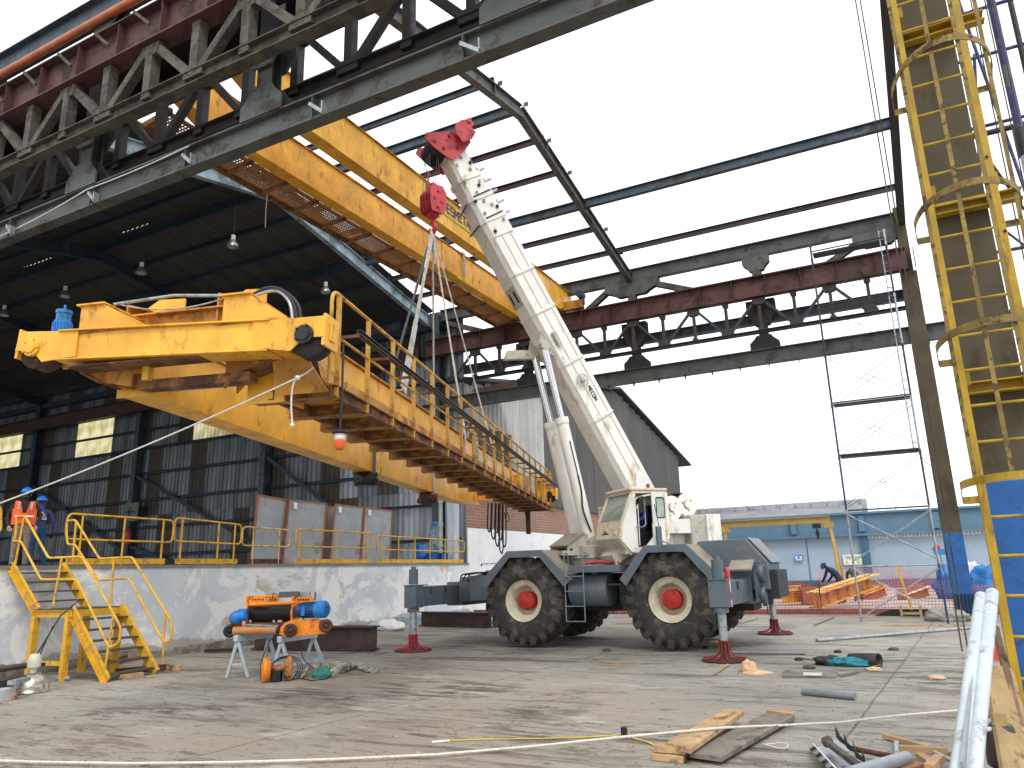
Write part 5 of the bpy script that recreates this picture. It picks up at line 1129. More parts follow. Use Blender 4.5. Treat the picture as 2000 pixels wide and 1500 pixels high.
# ---- cab
class CM(SM):
    def add(s, vs, fs, mi=0, smooth=False): return super().add([V((p[0]*.83-.23, p[1], p[2])) for p in vs], fs, mi, smooth)
cy0, cy1 = .92, 1.86
def cp(x, z, y=cy1): return V((x, y, z))
fr = RUST_W
mb = CM()
for y in (cy0, cy1):
    ys = y
    mb.bar((.50, ys, 3.16), (.86, ys, 2.52), .06, .06); mb.bar((.86, ys, 2.52), (.92, ys, 2.18), .06, .06)
    mb.bar((-.45, ys, 3.14), (-.45, ys, 2.0), .06, .06); mb.bar((.50, ys, 3.16), (-.5, ys, 3.18), .05, .06)
mb.bar((.50, cy0, 3.16), (.50, cy1, 3.16), .06, .06); mb.bar((.86, cy0, 2.54), (.86, cy1, 2.54), .06, .06); mb.build('cab_frame', fr)
mb = CM(); mb.box((0.02, (cy0+cy1)/2, 3.22), (1.15, cy1-cy0+.1, .06)); mb.build('cab_roof', RUST_W, bevel=.02)
mb = CM(); mb.plate([(.88, cy0, 2.52), (.88, cy1, 2.52), (.95, cy1, 2.20), (.95, cy0, 2.20)], .04); mb.build('cab_front', RUST_W)
mb = CM(); mb.plate([(.95, cy0, 2.20), (.95, cy1, 2.20), (.62, cy1, 1.86), (.62, cy0, 1.86)], .04); mb.box((.2, (cy0+cy1)/2, 1.92), (1.2, cy1-cy0-.02, .08)); mb.build('cab_chin', WHITE_D)
mb = CM(); mb.box((.80, cy0+.50, 1.86), (.42, .50, .24), Matrix.Rotation(.5, 3, 'Y')); mb.build('cab_step_box', WHITE_D)
# near side panels of the cab (door open)
mb = CM()
mb.plate([cp(.50, 3.14, cy1+.01), cp(.86, 2.52, cy1+.01), cp(.92, 2.18, cy1+.01), cp(.62, 1.92, cy1+.01), cp(.42, 1.90, cy1+.01), cp(.42, 3.14, cy1+.01)], .03)
mb.plate([cp(.42, 1.90, cy1+.01), cp(.42, 2.02, cy1+.01), cp(.20, 2.02, cy1+.01), cp(-.05, 2.22, cy1+.01), cp(-.05, 1.9, cy1+.01)], .03)
mb.plate([cp(-.05, 1.90, cy1+.01), cp(-.05, 2.5, cy1+.01), cp(-.55, 2.5, cy1+.01), cp(-.55, 2.2, cy1+.01), cp(-.25, 1.9, cy1+.01)], .03)
mb.build('cab_side', WHITE_P)
mb = CM()   # sliding panel with the window
x0, x1 = -.56, -.07
for a, b2 in (((x0, 2.5), (x1, 2.62)), ((x0, 3.05), (x1, 3.17))): mb.box(((x0+x1)/2, cy1+.012, (a[1]+b2[1])/2), (x1-x0, .03, .12))
for xx in (x0+.06, x1-.06): mb.box((xx, cy1+.012, 2.835), (.12, .03, .44))
mb.build('side_door', WHITE_P)
mb = CM(); mb.box(((x0+x1)/2, cy1+.012, 2.835), (.24, .01, .42)); mb.build('side_window', mat('pale_window', (.40, .52, .45), .12, 0, .4, 5, bump=0))
mb = CM(); mb.tube(rounded([((x0+.12), cy1+.03, 2.62), (x1-.12, cy1+.03, 2.62), (x1-.12, cy1+.03, 3.05), (x0+.12, cy1+.03, 3.05)], .05, 4, True), .012, 6, closed=True); mb.build('window_seal', BLACK)
mb = CM(); mb.plate([(.50, cy0+.04, 3.12), (.84, cy0+.04, 2.56), (.84, cy1-.04, 2.56), (.50, cy1-.04, 3.12)], .012); mb.build('windshield', GLASS)
mb = CM(); mb.box((.62, (cy0+cy1)/2, 2.50), (.34, cy1-cy0-.12, .10)); mb.build('dashboard', BLACK)
mb = CM(); mb.bar((.68, cy0+.3, 2.84), (.76, cy0+.3, 2.62), .012, .01); mb.tube([(.55, cy0+.45, 3.02), (.62, cy0+.42, 2.78), (.72, cy0+.25, 2.66)], .008, 5); mb.build('wiper', BLACK)
mb = CM(); mb.box((-.48, (cy0+cy1)/2, 2.6), (.03, cy1-cy0-.06, 1.1)); mb.box((.1, cy0+.0, 2.2), (1.2, .03, .6)); mb.build('cab_back', WHITE_D)
mb = CM(); mb.box((-.12, 1.38, 2.30), (.42, .42, .12)); mb.box((-.34, 1.38, 2.62), (.1, .42, .6)); mb.box((.0, 1.38, 2.1), (.5, .4, .3)); mb.build('seat', BLACK)
mb = CM(); mb.box((.45, 1.3, 2.25), (.18, .5, .5)); mb.tube(arc((.36, 1.38, 2.56), .16, 0, 2*math.pi, 20, (0, 1, 0), (.5, 0, .86)), .014, 6); mb.build('steering_console', BLACK)
mb = CM(); mb.tube(rounded([(.48, cy1+.05, 2.42), (.38, cy1+.2, 2.42), (.30, cy1+.2, 2.46), (.30, cy1+.2, 2.98), (.42, cy1+.2, 3.04), (.48, cy1+.05, 3.04)], .05), .012, 6); mb.build('mirror_bracket', GALV)
mb = CM(); mb.box((.36, cy1+.17, 2.88), (.05, .16, .34)); mb.build('mirror', BLACK, bevel=.015)
mb = CM(); mb.cyl((-.30, 1.5, 3.25), (-.30, 1.5, 3.38), .045, 12); mb.build('beacon', RED)
mb = CM(); mb.tube([(.40, cy1+.08, 2.9), (.42, cy1+.08, 2.05)], .012, 6); mb.build('grab_rail', SW)
mb = CM(); mb.bar((-.08, cy1+.1, 2.9), (-.18, cy1+.2, 1.95), .02, .02); mb.box((-.1, cy1+.16, 2.22), (.14, .06, .42)); mb.tube([(-.15, cy1+.15, 2.15), (-.5, cy1+.5, 1.9)], .012, 6); mb.build('side_mirror', SLATE, bevel=.01)
mb = CM(); mb.sphere((.93, cy1-.17, 2.3), .055, 12); mb.build('headlamp', RIM)
mb = CM(); mb.box((.945, cy0+.38, 2.31), (.01, .28, .03)); mb.plate([(.95, cy0+.32, 2.34), (.95, cy0+.44, 2.34), (.95, cy0+.38, 2.38)], .01); mb.build('badge', BLACK)
mb = CM(); mb.box((-.3, 1.35, 3.27), (.35, .5, .03)); mb.build('roof_plate', RUSTB)

# ---- boom
root = V((-1.06, 0, 3.39)); tip = V((3.52, 0, 11.45))
bd = (tip-root).normalized(); bu = V((-bd.z, 0, bd.x)); BL = (tip-root).length          # bu: the boom's back (top) side
YV = V((0, 1, 0))
def bpnt(t, y=0, u=0): return root+bd*t+YV*y+bu*u
def bsec(mb, t0, t1, w0, h0, w1=None, h1=None, uc=0):
    w1 = w1 or w0; h1 = h1 or h0; vs = []
    for t_, w_, h_ in ((t0, w0, h0), (t1, w1, h1)):
        c = .14*w_
        for (y, u) in ((-w_/2, -h_/2+c), (-w_/2+c, -h_/2), (w_/2-c, -h_/2), (w_/2, -h_/2+c), (w_/2, h_/2), (-w_/2, h_/2)): vs.append(bpnt(t_, y, u+uc))
    mb.add(vs, [(5, 4, 3, 2, 1, 0), (6, 7, 8, 9, 10, 11)]+[(i, (i+1) % 6, 6+(i+1) % 6, 6+i) for i in range(6)])
secs = [(-.7, 7.45, .74, .68), (7.42, 8.05, .69, .63), (8.02, 8.6, .64, .58), (8.57, BL+.15, .59, .53)]
for k, (a, b2, w_, h_) in enumerate(secs):
    mb = SM(); bsec(mb, a, b2, w_, h_); mb.build('boom_section', WHITE_P, bevel=.006)
    if k < 3:
        mb = SM(); bsec(mb, b2-.12, b2+.01, w_+.05, h_+.05); mb.build('boom_collar', WHITE_P, bevel=.006)
# panel lines, plates and fittings on the near side of the boom
mb = SM()
for (t0, t1) in ((.4, 1.9), (2.0, 3.4), (3.5, 4.8), (4.9, 5.85), (5.95, 6.9)):
    y = .375
    for u in (-.28, -.03, .22): mb.bar(bpnt(t0, y, u), bpnt(t1, y, u), .012, .012)
    mb.bar(bpnt(t1+.02, y, -.32), bpnt(t1+.02, y, .32), .015, .015)
mb.build('stiffener_strip', WHITE_D)
for t_ in (4.85, 5.9, 3.45, 1.95):
    mb = SM(); bsec(mb, t_, t_+.05, .77, .71); mb.build('boom_band', WHITE_P)
for (t_, y, u) in ((7.55, .345, -.15), (7.7, .345, .15), (7.85, .345, 0), (8.1, .32, -.05), (8.35, .32, .18), (8.7, .295, .12), (8.9, .295, -.15), (7.25, .37, .22), (7.05, .37, -.15), (8.45, .32, -.2), (9.05, .295, .05), (8.25, .32, .1), (8.85, .295, .2), (7.6, .345, .25), (7.9, .345, -.22)):
    mb = SM(); mb.box(bpnt(t_, y+.02, u), (.07, .05, .05)); mb.cyl(bpnt(t_+.02, y, u), bpnt(t_+.02, y+.07, u), .018, 8); mb.build('boom_fitting', (WHITE_D, BLACK, RUST_W)[int(t_*10) % 3])
for (t_, u) in ((7.4, .38), (8.0, .35), (8.6, .32), (7.7, .38), (8.3, .35)):
    mb = SM(); mb.bar(bpnt(t_, .1, u), bpnt(t_+.12, .1, u+.07), .2, .05); mb.build('sheave_bracket', WHITE_D)
    mb = SM(); mb.bar(bpnt(t_, .3, u-.05), bpnt(t_, .34, u+.15), .05, .05); mb.build('boom_fitting', WHITE_D)
mb = SM(); mb.tube([bpnt(7.9, -.35, -.36), bpnt(7.95, .1, -.37), bpnt(8.02, .38, -.2), bpnt(8.05, .38, .3)], .018, 6); mb.tube([bpnt(7.35, -.4, -.38), bpnt(7.35, .2, -.39), bpnt(7.42, .40, -.2), bpnt(7.45, .40, .3)], .018, 6); mb.build('boom_hose', CABLE)
mb = SM(); mb.lathe(bpnt(2.95, .39, -.02), (0, 1, 0), [(.0, 0), (.06, 0), (.06, .07), (.0, .07)], 16)
mb.tube(arc(bpnt(2.95, .42, -.02), .15, 0, 2*math.pi, 24, bd, bu), .012, 6)
for a in range(6): mb.bar(bpnt(2.95, .42, -.02), bpnt(2.95, .42, -.02)+bd*(.15*math.cos(a*1.047))+bu*(.15*math.sin(a*1.047)), .012, .012)
mb.build('cable_reel', WHITE_D)
mb = SM(); mb.box(bpnt(4.1, .42, -.1), (.36, .08, .1), Matrix.Rotation(-math.atan2(bd.z, bd.x), 3, 'Y')); mb.build('lamp_box', WHITE_D)
mb = SM(); letters(mb, 'MECON', bpnt(2.75, .378, .04), -bd, bu, .085, stroke=.2, th=.006); mb.build('lettering', SK)
for y in (-.12, .12):
    mb = SM(); mb.bar(bpnt(5.3, y, -.357), bpnt(5.6, y, -.357), .07, .012, up=bu); mb.build('slot', BLACK)
mb = SM(); mb.bar(bpnt(5.2, 0, -.347), bpnt(5.72, 0, -.347), .5, .02, up=bu); mb.build('slot_plate', WHITE_D)
# jib stub at the left of the boom
ji = bpnt(4.1, -.25, -.35); mb = SM(); mb.plate([ji, ji+V((.75, -.1, -.05)), ji+V((.85, -.1, -.28)), ji+V((.1, 0, -.22))], .12); mb.build('jib_stub', WHITE_D)
# lift cylinders
att_t = 4.10
for y in (-.29, .29):
    top = bpnt(att_t, y, -.42); bs = V((.35, y, 2.12)); d = (top-bs).normalized(); Lc = (top-bs).length; mid = bs+d*(Lc*.62)
    mb = SM(); mb.cyl(bs+d*.12, mid, .145, 24); mb.cyl(mid-d*.1, mid+d*.04, .165, 24); mb.cyl(bs+YV*.1, bs-YV*.1, .13, 18); mb.build('lift_cylinder', WHITE_P)
    mb = SM(); mb.cyl(mid, top-d*.05, .088, 24); mb.build('lift_ram', CHROME)
    mb = SM(); mb.cyl(top-YV*.1, top+YV*.1, .12, 18); mb.plate([bpnt(att_t-.35, y, -.30), bpnt(att_t+.35, y, -.30), bpnt(att_t+.1, y, -.52), bpnt(att_t-.1, y, -.52)], .05); mb.build('ram_eye', WHITE_D)
mb = SM(); mb.tube(rounded([bs+d*.3+YV*.15, bs+d*.8+YV*.2+V((.12, 0, 0)), bs+d*1.2+YV*.15, bs+d*1.6+YV*.16], .2, 5), .02, 6); mb.tube([bs+d*1.2+YV*.16, bs+d*2.4+YV*.16], .012, 6); mb.build('ram_hose', CABLE)
# head with sheaves: red
hd = bpnt(BL+.05)
mb = SM()
for y in (-.36, .36):
    prof = [(-.30, -.22), (-.15, -.34), (.12, -.50), (.45, -.62), (.55, -.50), (.46, -.18), (.40, .10), (.36, .38), (.20, .50), (-.02, .46), (-.14, .24)]
    mb.plate([hd+bd*a+bu*u+YV*y for a, u in prof], .035)
mb.cyl(hd+bd*.20+bu*.36-YV*.52, hd+bd*.20+bu*.36+YV*.52, .15, 18); mb.cyl(hd+bd*.35-bu*.40-YV*.36, hd+bd*.35-bu*.40+YV*.36, .045, 12)
bsec(mb, BL-.05, BL+.2, .68, .62); mb.build('boom_head', RED)
for y in (-.56, .56):
    mb = SM(); mb.plate([hd+bd*a+bu*u+YV*y for a, u in [(-.04, .14), (.20, .10), (.44, .20), (.50, .40), (.46, .62), (.32, .68), (.26, .56), (.10, .60), (-.02, .42)]], .03); mb.cyl(hd+bd*.42+bu*.58+YV*(y-.05), hd+bd*.42+bu*.58+YV*(y+.05), .06, 12); mb.build('jib_lug', RED)
mb = SM(); mb.plate([hd+bd*.02+bu*.30-YV*.40, hd+bd*.02+bu*.30+YV*.40, hd+bd*.38+bu*.10+YV*.40, hd+bd*.38+bu*.10-YV*.40], .03); mb.build('head_plate', RED)
for (a_, u_) in ((.05, -.30), (.28, -.42), (.30, .0), (-.05, .05)):
    mb = SM(); mb.cyl(hd+bd*a_+bu*u_+YV*.37, hd+bd*a_+bu*u_+YV*.42, .035, 10); mb.build('head_pin', REDPAD)
SHV = mat('dark_sheave', (.035, .03, .035), .5, .2, .3, 6)
mb = SM()
for k in range(4): y = -.2+k*.133; mb.lathe(hd+bd*.18-bu*.32+YV*(y-.03), (0, 1, 0), [(.05, 0), (.29, 0), (.25, .03), (.29, .06), (.05, .06)], 28)
mb.build('head_sheave', SHV)
# hoist ropes and hook block
hookp = P(845, 395, Y=13.0); hc = V((hookp.x, hookp.y, hookp.z))
hb = thing('hook_block', 'red multi sheave hook block hanging below the boom head', 'hook block', hc, math.radians(-20))
class QM(MB):
    def __init__(s): super().__init__(True)
mb = QM()
for x in (-.19, -.10, 0, .10, .19):
    mb.plate([(x, -.17, -.30), (x, -.22, -.15), (x, -.22, .16), (x, -.13, .30), (x, .13, .30), (x, .22, .16), (x, .22, -.15), (x, .17, -.30)], .022)
mb.build('cheek_plate', RED, hb)
mb = QM(); mb.plate([(.215, -.17, -.34), (.215, -.23, -.12), (.215, -.23, .2), (.215, -.13, .34), (.215, .13, .34), (.215, .23, .2), (.215, .23, -.12), (.215, .17, -.34)], .03)
for (y, z) in ((0, .2), (-.1, 0), (.1, -.05), (0, -.2)): mb.cyl((.21, y, z), (.26, y, z), .04, 10)
mb.build('side_plate', RED, hb)
mb = QM()
for x in (-.145, -.05, .05, .145): mb.lathe((x-.03, 0, .08), (1, 0, 0), [(.04, 0), (.21, 0), (.18, .03), (.21, .06), (.04, .06)], 24)
mb.build('sheave', SHV, hb)
mb = QM(); mb.cyl((-.15, 0, -.22), (.15, 0, -.22), .10, 16); mb.box((0, 0, -.33), (.22, .22, .12)); mb.build('hook_trunnion', RED, hb)
mb = QM(); hk = [(0, -.36), (.0, -.52), (.09, -.60), (.10, -.70), (.0, -.78), (-.10, -.72), (-.12, -.62)]
mb.tube([(x, 0, z) for x, z in hk], [.05, .045, .055, .06, .06, .045, .02], 10); mb.build('hook', RED, hb)
mb = QM(); mb.cyl((-.19, 0, .35), (-.18, 0, .55), .045, 10); mb.tube([(-.18+.02*math.sin(i*2), 0, .5+i*.04) for i in range(10)], .02, 6); mb.box((.0, 0, .42), (.14, .1, .1)); mb.build('rope_socket', RED, hb)
shv = SPM @ (hd+bd*.30-bu*.55)
wr = MB()
for k in range(4):
    for s_ in (-1, 1):
        topp = SPM @ (hd+bd*.14-bu*(.38 if s_ > 0 else .58)+YV*(-.2+k*.133)); bt_ = mw(hb) @ V((-.145+k*.097, s_*.18, .15)); wr.cyl(topp, bt_, .007, 5)
wr.cyl(SPM @ (hd+bd*.2-bu*.55-YV*.3), mw(hb) @ V((-.18, 0, .8)), .007, 5)
wr.build('hoist_rope', WIRE, label='thin steel hoist ropes reeved between boom head and hook block', cat='wire rope')
mb = SM(); mb.tube([hd+bd*.25+bu*.45+YV*.05, bpnt(5, .05, .40), bpnt(0, .05, .40), V((-1.5, .05, 3.1))], .008, 5); mb.tube([hd+bd*.2+bu*.43-YV*.1, bpnt(4, -.1, .36), V((-2.0, -.1, 3.2))], .008, 5); mb.build('boom_rope', WIRE)
# slings
hk_w = mw(hb) @ V((-.0, 0, -.72))
SLG = mat('white_sling', (.60, .56, .50), .85, 0, .25, 7, patch=(.33, .29, .24), patch_amt=.35, patch_scale=6, bump=.3, bump_scale=90); SLD = mat('grey_sling', (.13, .14, .14), .85, 0, .25, 7)
def sling(a, pts, w_, m_, lbl, twist=None):
    mb = MB(); allp = [a]+pts; up0 = V((.1, 1, 0))
    for i in range(len(allp)-1):
        p, q = V(allp[i]), V(allp[i+1]); n = 6 if i == 0 else 1
        for k in range(n):
            u0 = lerp(p, q, k/n); u1 = lerp(p, q, (k+1)/n)
            ww = 1.5*w_*(.40+.65*abs(((k+.5)/n)-.45)*1.8) if n > 1 else w_
            mb.bar(u0, u1, .02, min(ww, 1.5*w_), up=(mw(HB).to_3x3() @ V((0, 1, 0))))
    return mb.build('webbing_sling', m_, label=lbl, cat='sling', group='slings holding the lifted bridge')
def loop_girder(x0, x1, y, zt=1.3, zb=.0): return [hw(x0, y, zt), hw(x0, y, zb), hw(x1, y, zb), hw(x1, y, zt)]
sling(hk_w, [hw(-.62, 4.3, 1.1), hw(-1.28, 4.3, 1.1), hw(-1.1, 4.3, .15), hw(-.80, 4.3, .15), hw(-.80, 4.3, 1.30)], .13, SLG, 'widest white sling running down left to the near part of the walkway girder')
sling(hk_w, [hw(-2.42, 7.5, 1.05), hw(-2.42, 7.5, .16), hw(-2.9, 7.5, .16), hw(-2.9, 7.5, 1.05)], .10, SLD, 'dark grey sling passing behind the handrail to the far girder')
sling(hk_w, [hw(-2.42, 11.8, 1.05), hw(-2.40, 11.8, .16), hw(-2.9, 11.8, .16), hw(-2.9, 11.8, 1.05)], .09, SLG, 'pale sling wrapped under the far girder beside the dark padding')
sling(hk_w, [hw(-.62, 8.4, 1.05), hw(-.60, 8.4, .2), hw(-1.1, 8.4, .2), hw(-1.1, 8.4, 1.05)], .09, SLG, 'middle white sling ending at the wrapped bundle on the walkway girder')
sling(hk_w, [hw(-.62, 11.4, 1.05), hw(-.62, 11.4, .2), hw(-1.1, 11.4, .2), hw(-1.1, 11.4, 1.05)], .08, SLG, 'right hand pale sling sloping down to the far part of the walkway girder')
for k, y in enumerate((7.6, 11.9)):
    c = hw(-2.65, y, .16); lump('padding', (c.x, c.y, c.z-.22), (.45, .4, .30), BLACK if k == 0 else RUSTB, ('black rubber padding under the far girder at the dark sling', 'brown rag padding under the far girder at the pale sling')[k], 'padding', 40+k)
mb = MB(); c = hw(-.6, 8.5, 1.0); mb.tube(rounded([c, c+V((.05, 0, .2)), c+V((.18, .05, .05)), c+V((.2, .05, -.4)), c+V((.18, 0, -.75))], .1, 5), .035, 8); mb.tube([c+V((-.1, 0, .15)), c+V((0, 0, .25)), c+V((.15, 0, .1))], .02, 6); mb.build('tied_cloth', WEB, label='knotted cloth end of the middle sling over the walkway girder', cat='cloth')
# ================================================================== STAIR
ST = thing('dock_stair', 'yellow steel stair with landing and handrails climbing to the dock', 'stair', (-12.6, 8.9, 0))
N0 = V((-12.07, 8.41, 0)); su = V((-.993, -.117, 0)).normalized(); sv = V((-.117, .993, 0)).normalized(); SWID = 1.03
TRD = mat('worn_tread_steel', (.10, .075, .055), .6, .1, .4, 5)
def sp(u, v, z): return N0+su*u+sv*v+V((0, 0, z))
def pl(px, py, v):
    r = ray(px, py); t = (N0+sv*v-CAM).dot(sv)/r.dot(sv); return CAM+r*t
LZ, TZ = 1.165, 1.95
for v in (0, SWID):
    mb = MB(); mb.channel(sp(-.02, v, .02), sp(.97, v, LZ), .06, .17, .012, side=1 if v else -1, up=(0, 0, 1)); mb.build('stringer', RAIL_YEL, ST)
    mb = MB(); mb.channel(sp(1.80, v, LZ-.02), sp(2.62, v, TZ), .06, .17, .012, side=1 if v else -1, up=(0, 0, 1)); mb.build('stringer', RAIL_YEL, ST)
    mb = MB(); mb.channel(sp(.92, v, LZ-.07), sp(1.9, v, LZ-.07), .05, .12, .01, side=1 if v else -1); mb.build('landing_beam', RAIL_YEL, ST)
    for u in (.98, 1.80): mb = MB(); mb.bar(sp(u, v, 0), sp(u, v, LZ-.1), .10, .10, up=(0, 1, 0)); mb.build('leg', RAIL_YEL, ST)
    mb = MB(); mb.bar(sp(1.0, v, .28), sp(1.8, v, .28), .05, .07); mb.build('tie_bar', RAIL_YEL, ST)
for u in (.95, 1.87):
    mb = MB(); mb.bar(sp(u, 0, LZ-.07), sp(u, SWID, LZ-.07), .05, .12); mb.build('landing_beam', RAIL_YEL, ST)
mb = MB(); mb.bar(sp(1.4, 0, LZ), sp(1.4, SWID, LZ), .92, .02, up=(0, 0, 1)); mb.build('landing_plate', TRD, ST)
tr0 = None
for i in range(6):
    f = (i+.6)/6.6; 
    mb = MB(); mb.bar(sp(.97*f, .03, LZ*f), sp(.97*f, SWID-.03, LZ*f), .20, .028, up=(0, 0, 1)); mb.build('tread', TRD, ST)
for i in range(4):
    f = (i+.8)/4.6
    mb = MB(); mb.bar(sp(1.82+.8*f, .03, LZ+(TZ-LZ)*f), sp(1.82+.8*f, SWID-.03, LZ+(TZ-LZ)*f), .20, .028, up=(0, 0, 1)); mb.build('tread', TRD, ST)
nr = [pl(30, 1050, 0), pl(33, 1008, 0), pl(49, 1008, 0), pl(95, 1090, 0), pl(160, 1087, 0), pl(236, 1225, 0), pl(233, 1255, 0), pl(213, 1266, 0), pl(206, 1250, 0), pl(150, 1131, 0), pl(80, 1132, 0), pl(41, 1057, 0), pl(26, 1057, 0)]
fr_ = [pl(131, 1058, SWID), pl(130, 1018, SWID), pl(147, 1015, SWID), pl(194, 1091, SWID), pl(258, 1088, SWID), pl(335, 1214, SWID), pl(336, 1245, SWID), pl(326, 1256, SWID), pl(315, 1246, SWID), pl(252, 1129, SWID), pl(192, 1133, SWID), pl(146, 1063, SWID), pl(134, 1064, SWID)]
for v, pts in ((0, nr), (SWID, fr_)):
    mb = MB(); mb.tube(rounded(pts, .07, 4, True), .021, 8, closed=True); mb.build('handrail', RAIL_YEL, ST)
for (a, b2, v) in (((29, 1105), (47, 1012), 0), ((104, 1183), (121, 1089), 0), ((205, 1306), (222, 1200), 0), ((141, 1103), (149, 1018), SWID), ((217, 1180), (222, 1090), SWID), ((318, 1293), (322, 1196), SWID)):
    mb = MB(); mb.cyl(pl(*a, v), pl(*b2, v), .02, 8); mb.build('rail_post', RAIL_YEL, ST)

# ================================================================== DOCK RAILINGS
def dkp(px, py):
    r = ray(px, py); t = (DA-DN*.08-CAM).dot(DN)/r.dot(DN); return CAM+r*t
segs = [(122, 333, (1003, 1017), (152, 236, 313), RAIL_YEL, 1, 'first yellow dock handrail section beside the stair top'), (335, 468, (1011, 1025), (350, 423, 455), RAIL_YEL, 1, 'second yellow dock handrail section right of the stair'),
        (470, 564, (1029, 1036), (492, 543), RAIL_FADED, 0, 'faded short dock handrail section in front of the leftmost framed panel'), (576, 727, (1034, 1042), (583, 655, 715), RAIL_YEL, 1, 'yellow dock handrail section in front of the middle framed panels'),
        (735, 907, (1046, 1057), (743, 778, 810, 840, 869, 897), RAIL_YEL, 1, 'far long dock handrail section ending at the brick corner')]
for (xa, xb, (ya, yb), posts, m_, toe, lbl) in segs:
    A = dkp(xa, ya); B = dkp(xb, yb); zt_a, zt_b = A.z, B.z; s = thing('dock_handrail', lbl, 'handrail', V((A.x, A.y, DOCKZ)), group='yellow handrails along the dock edge')
    def rp_(px, k):
        q = dkp(px, 1100); f = (q-A).dot((B-A).normalized())/(B-A).length; zt_ = zt_a+(zt_b-zt_a)*f; return V((q.x, q.y, DOCKZ+.01+(zt_-DOCKZ)*k))
    mb = MB(); mb.tube(rounded([rp_(xa, 1), rp_(xb, 1), rp_(xb, .50), rp_(xa, .50)], .13, 5, True), .022, 8, closed=True); mb.build('rail', m_, s)
    for p in posts: mb = MB(); mb.cyl(rp_(p, 0), rp_(p, 1), .021, 8); mb.build('rail_post', m_, s)
    q0, q1 = rp_(posts[0]-8 if xa != 122 else 128, 0), rp_(posts[-1]+8, 0)
    mb = MB(); mb.bar(q0+V((0, 0, .07)), q1+V((0, 0, .07)), .02, .12); mb.build('toe_board' if toe else 'base_beam', m_ if toe else RUSTB, s)
# a bit of yellow rail at the far left picture edge
mb = MB(); mb.tube(rounded([dkp(-90, 985), dkp(2, 988), dkp(2, 1040), dkp(-90, 1040)], .1), .022, 8); mb.build('dock_handrail', RAIL_YEL, label='end of a yellow dock handrail just showing at the left picture edge', cat='handrail')

# ================================================================== FRAMED PANELS ON THE DOCK
PANEL = mat('grey_film_panel', (.36, .39, .41), .45, 0, .2, 1.6, patch=(.27, .25, .21), patch_amt=.3, patch_scale=1.4, bump=.5, bump_scale=3)
PFR = mat('rusty_red_frame', (.36, .12, .06), .7, 0, .3, 5)
for (xa, ya, xb, yb, XX, lbl, lab) in ((505, 967, 561, 977, -15.9, 'leftmost rust framed grey panel leaning on the dock, tilted', 0), (565, 976, 637, 984, -15.8, 'widest rust framed grey panel with a white note', 1), (640, 989, 657, 991, -16.4, 'narrow shaded panel edge standing between the wide panel and its neighbour', 0), (655, 985, 709, 992, -15.9, 'third rust framed panel, dustiest, with a small note', 1), (713, 991, 766, 998, -15.9, 'rightmost rust framed grey panel on the dock', 1)):
    a, b2 = P(xa, ya, X=XX), P(xb, yb, X=XX-.02); a0 = V((a.x-.1, a.y-.05, DOCKZ+.02)); b0 = V((b2.x-.1, b2.y, DOCKZ+.02))
    s = thing('framed_panel', lbl, 'panel', (a0+b0)/2, group='framed panels standing on the dock')
    mb = MB(); n = (b2-a).cross(V((0, 0, 1))).normalized()
    g_ = 6; vs = [lerp(lerp(a0, b0, i/g_), lerp(a, b2, i/g_), j/g_)+n*(.05*math.sin(i*1.9+j)*math.sin(j*1.3+xa)*(0 < i < g_)*(0 < j < g_)) for i in range(g_+1) for j in range(g_+1)]
    mb.add(vs, [(i*(g_+1)+j, (i+1)*(g_+1)+j, (i+1)*(g_+1)+j+1, i*(g_+1)+j+1) for i in range(g_) for j in range(g_)], 0, True); mb.build('sheet', PANEL, s)
    for (p, q) in ((a0, a), (b0, b2), (a, b2), (a0, b0)): mb = MB(); mb.bar(p, q, .04, .05, up=n); mb.build('frame_bar', PFR, s)
    if lab: c = lerp(a, b2, .13)-V((0, 0, .16))+V((.05, 0, 0)); mb = MB(); mb.box(c, (.01, .14, .18)); mb.build('note', SW, s)
# blue crates and drum at the far end of the dock
for (px, w_, h, m_, lbl) in ((822, .35, .75, mat('crate_blue', (.01, .12, .42), .5, 0, .2, 4), 'blue drum on the dock beside the duct'), ):
    q = P(px, 1085, X=-15.7); mb = MB(); mb.lathe((q.x, q.y, DOCKZ), (0, 0, 1), [(0, 0), (.17, 0), (.17, .25), (.18, .27), (.17, .29), (.17, .7), (0, .7)], 18); mb.build('drum', m_, label=lbl, cat='drum')
for k, px in enumerate((838, 857)):
    q = P(px, 1085, X=-15.6); mb = MB(); mb.box((q.x, q.y, DOCKZ+.02), (.5, .5, .03))
    for (dx, dy, sx, sy) in ((.24, 0, .02, .5), (-.24, 0, .02, .5), (0, .24, .5, .02), (0, -.24, .5, .02)): mb.box((q.x+dx, q.y+dy, DOCKZ+.2), (sx, sy, .36))
    for i in range(4): mb.box((q.x+.26, q.y-.2+i*.13, DOCKZ+.2), (.02, .02, .34))
    mb.build('crate', MATS['crate_blue'], label=('blue ribbed crate on the dock left of the drain pipe', 'blue ribbed crate on the dock right of the drain pipe')[k], cat='crate', group='blue crates on the dock')
q = P(257, 1000, X=-15.5); q = P(257, 1000, Y=25.0)
s = thing('arrow_sign', 'pale green board with a dark left arrow on the shed column', 'sign', q); mb = MB(); mb.box(q, (1.0, .03, .95)); mb.build('board', mat('sign_pale_green', (.13, .17, .14), .6), s)
mb = MB(); mb.bar(q+V((-.28, -.03, 0)), q+V((.28, -.03, 0)), .09, .01, up=(0, 1, 0)); mb.bar(q+V((-.28, -.03, 0)), q+V((-.05, -.03, .22)), .09, .01, up=(0, 1, 0)); mb.bar(q+V((-.28, -.03, 0)), q+V((-.05, -.03, -.22)), .09, .01, up=(0, 1, 0)); mb.build('arrow', BLACK, s)
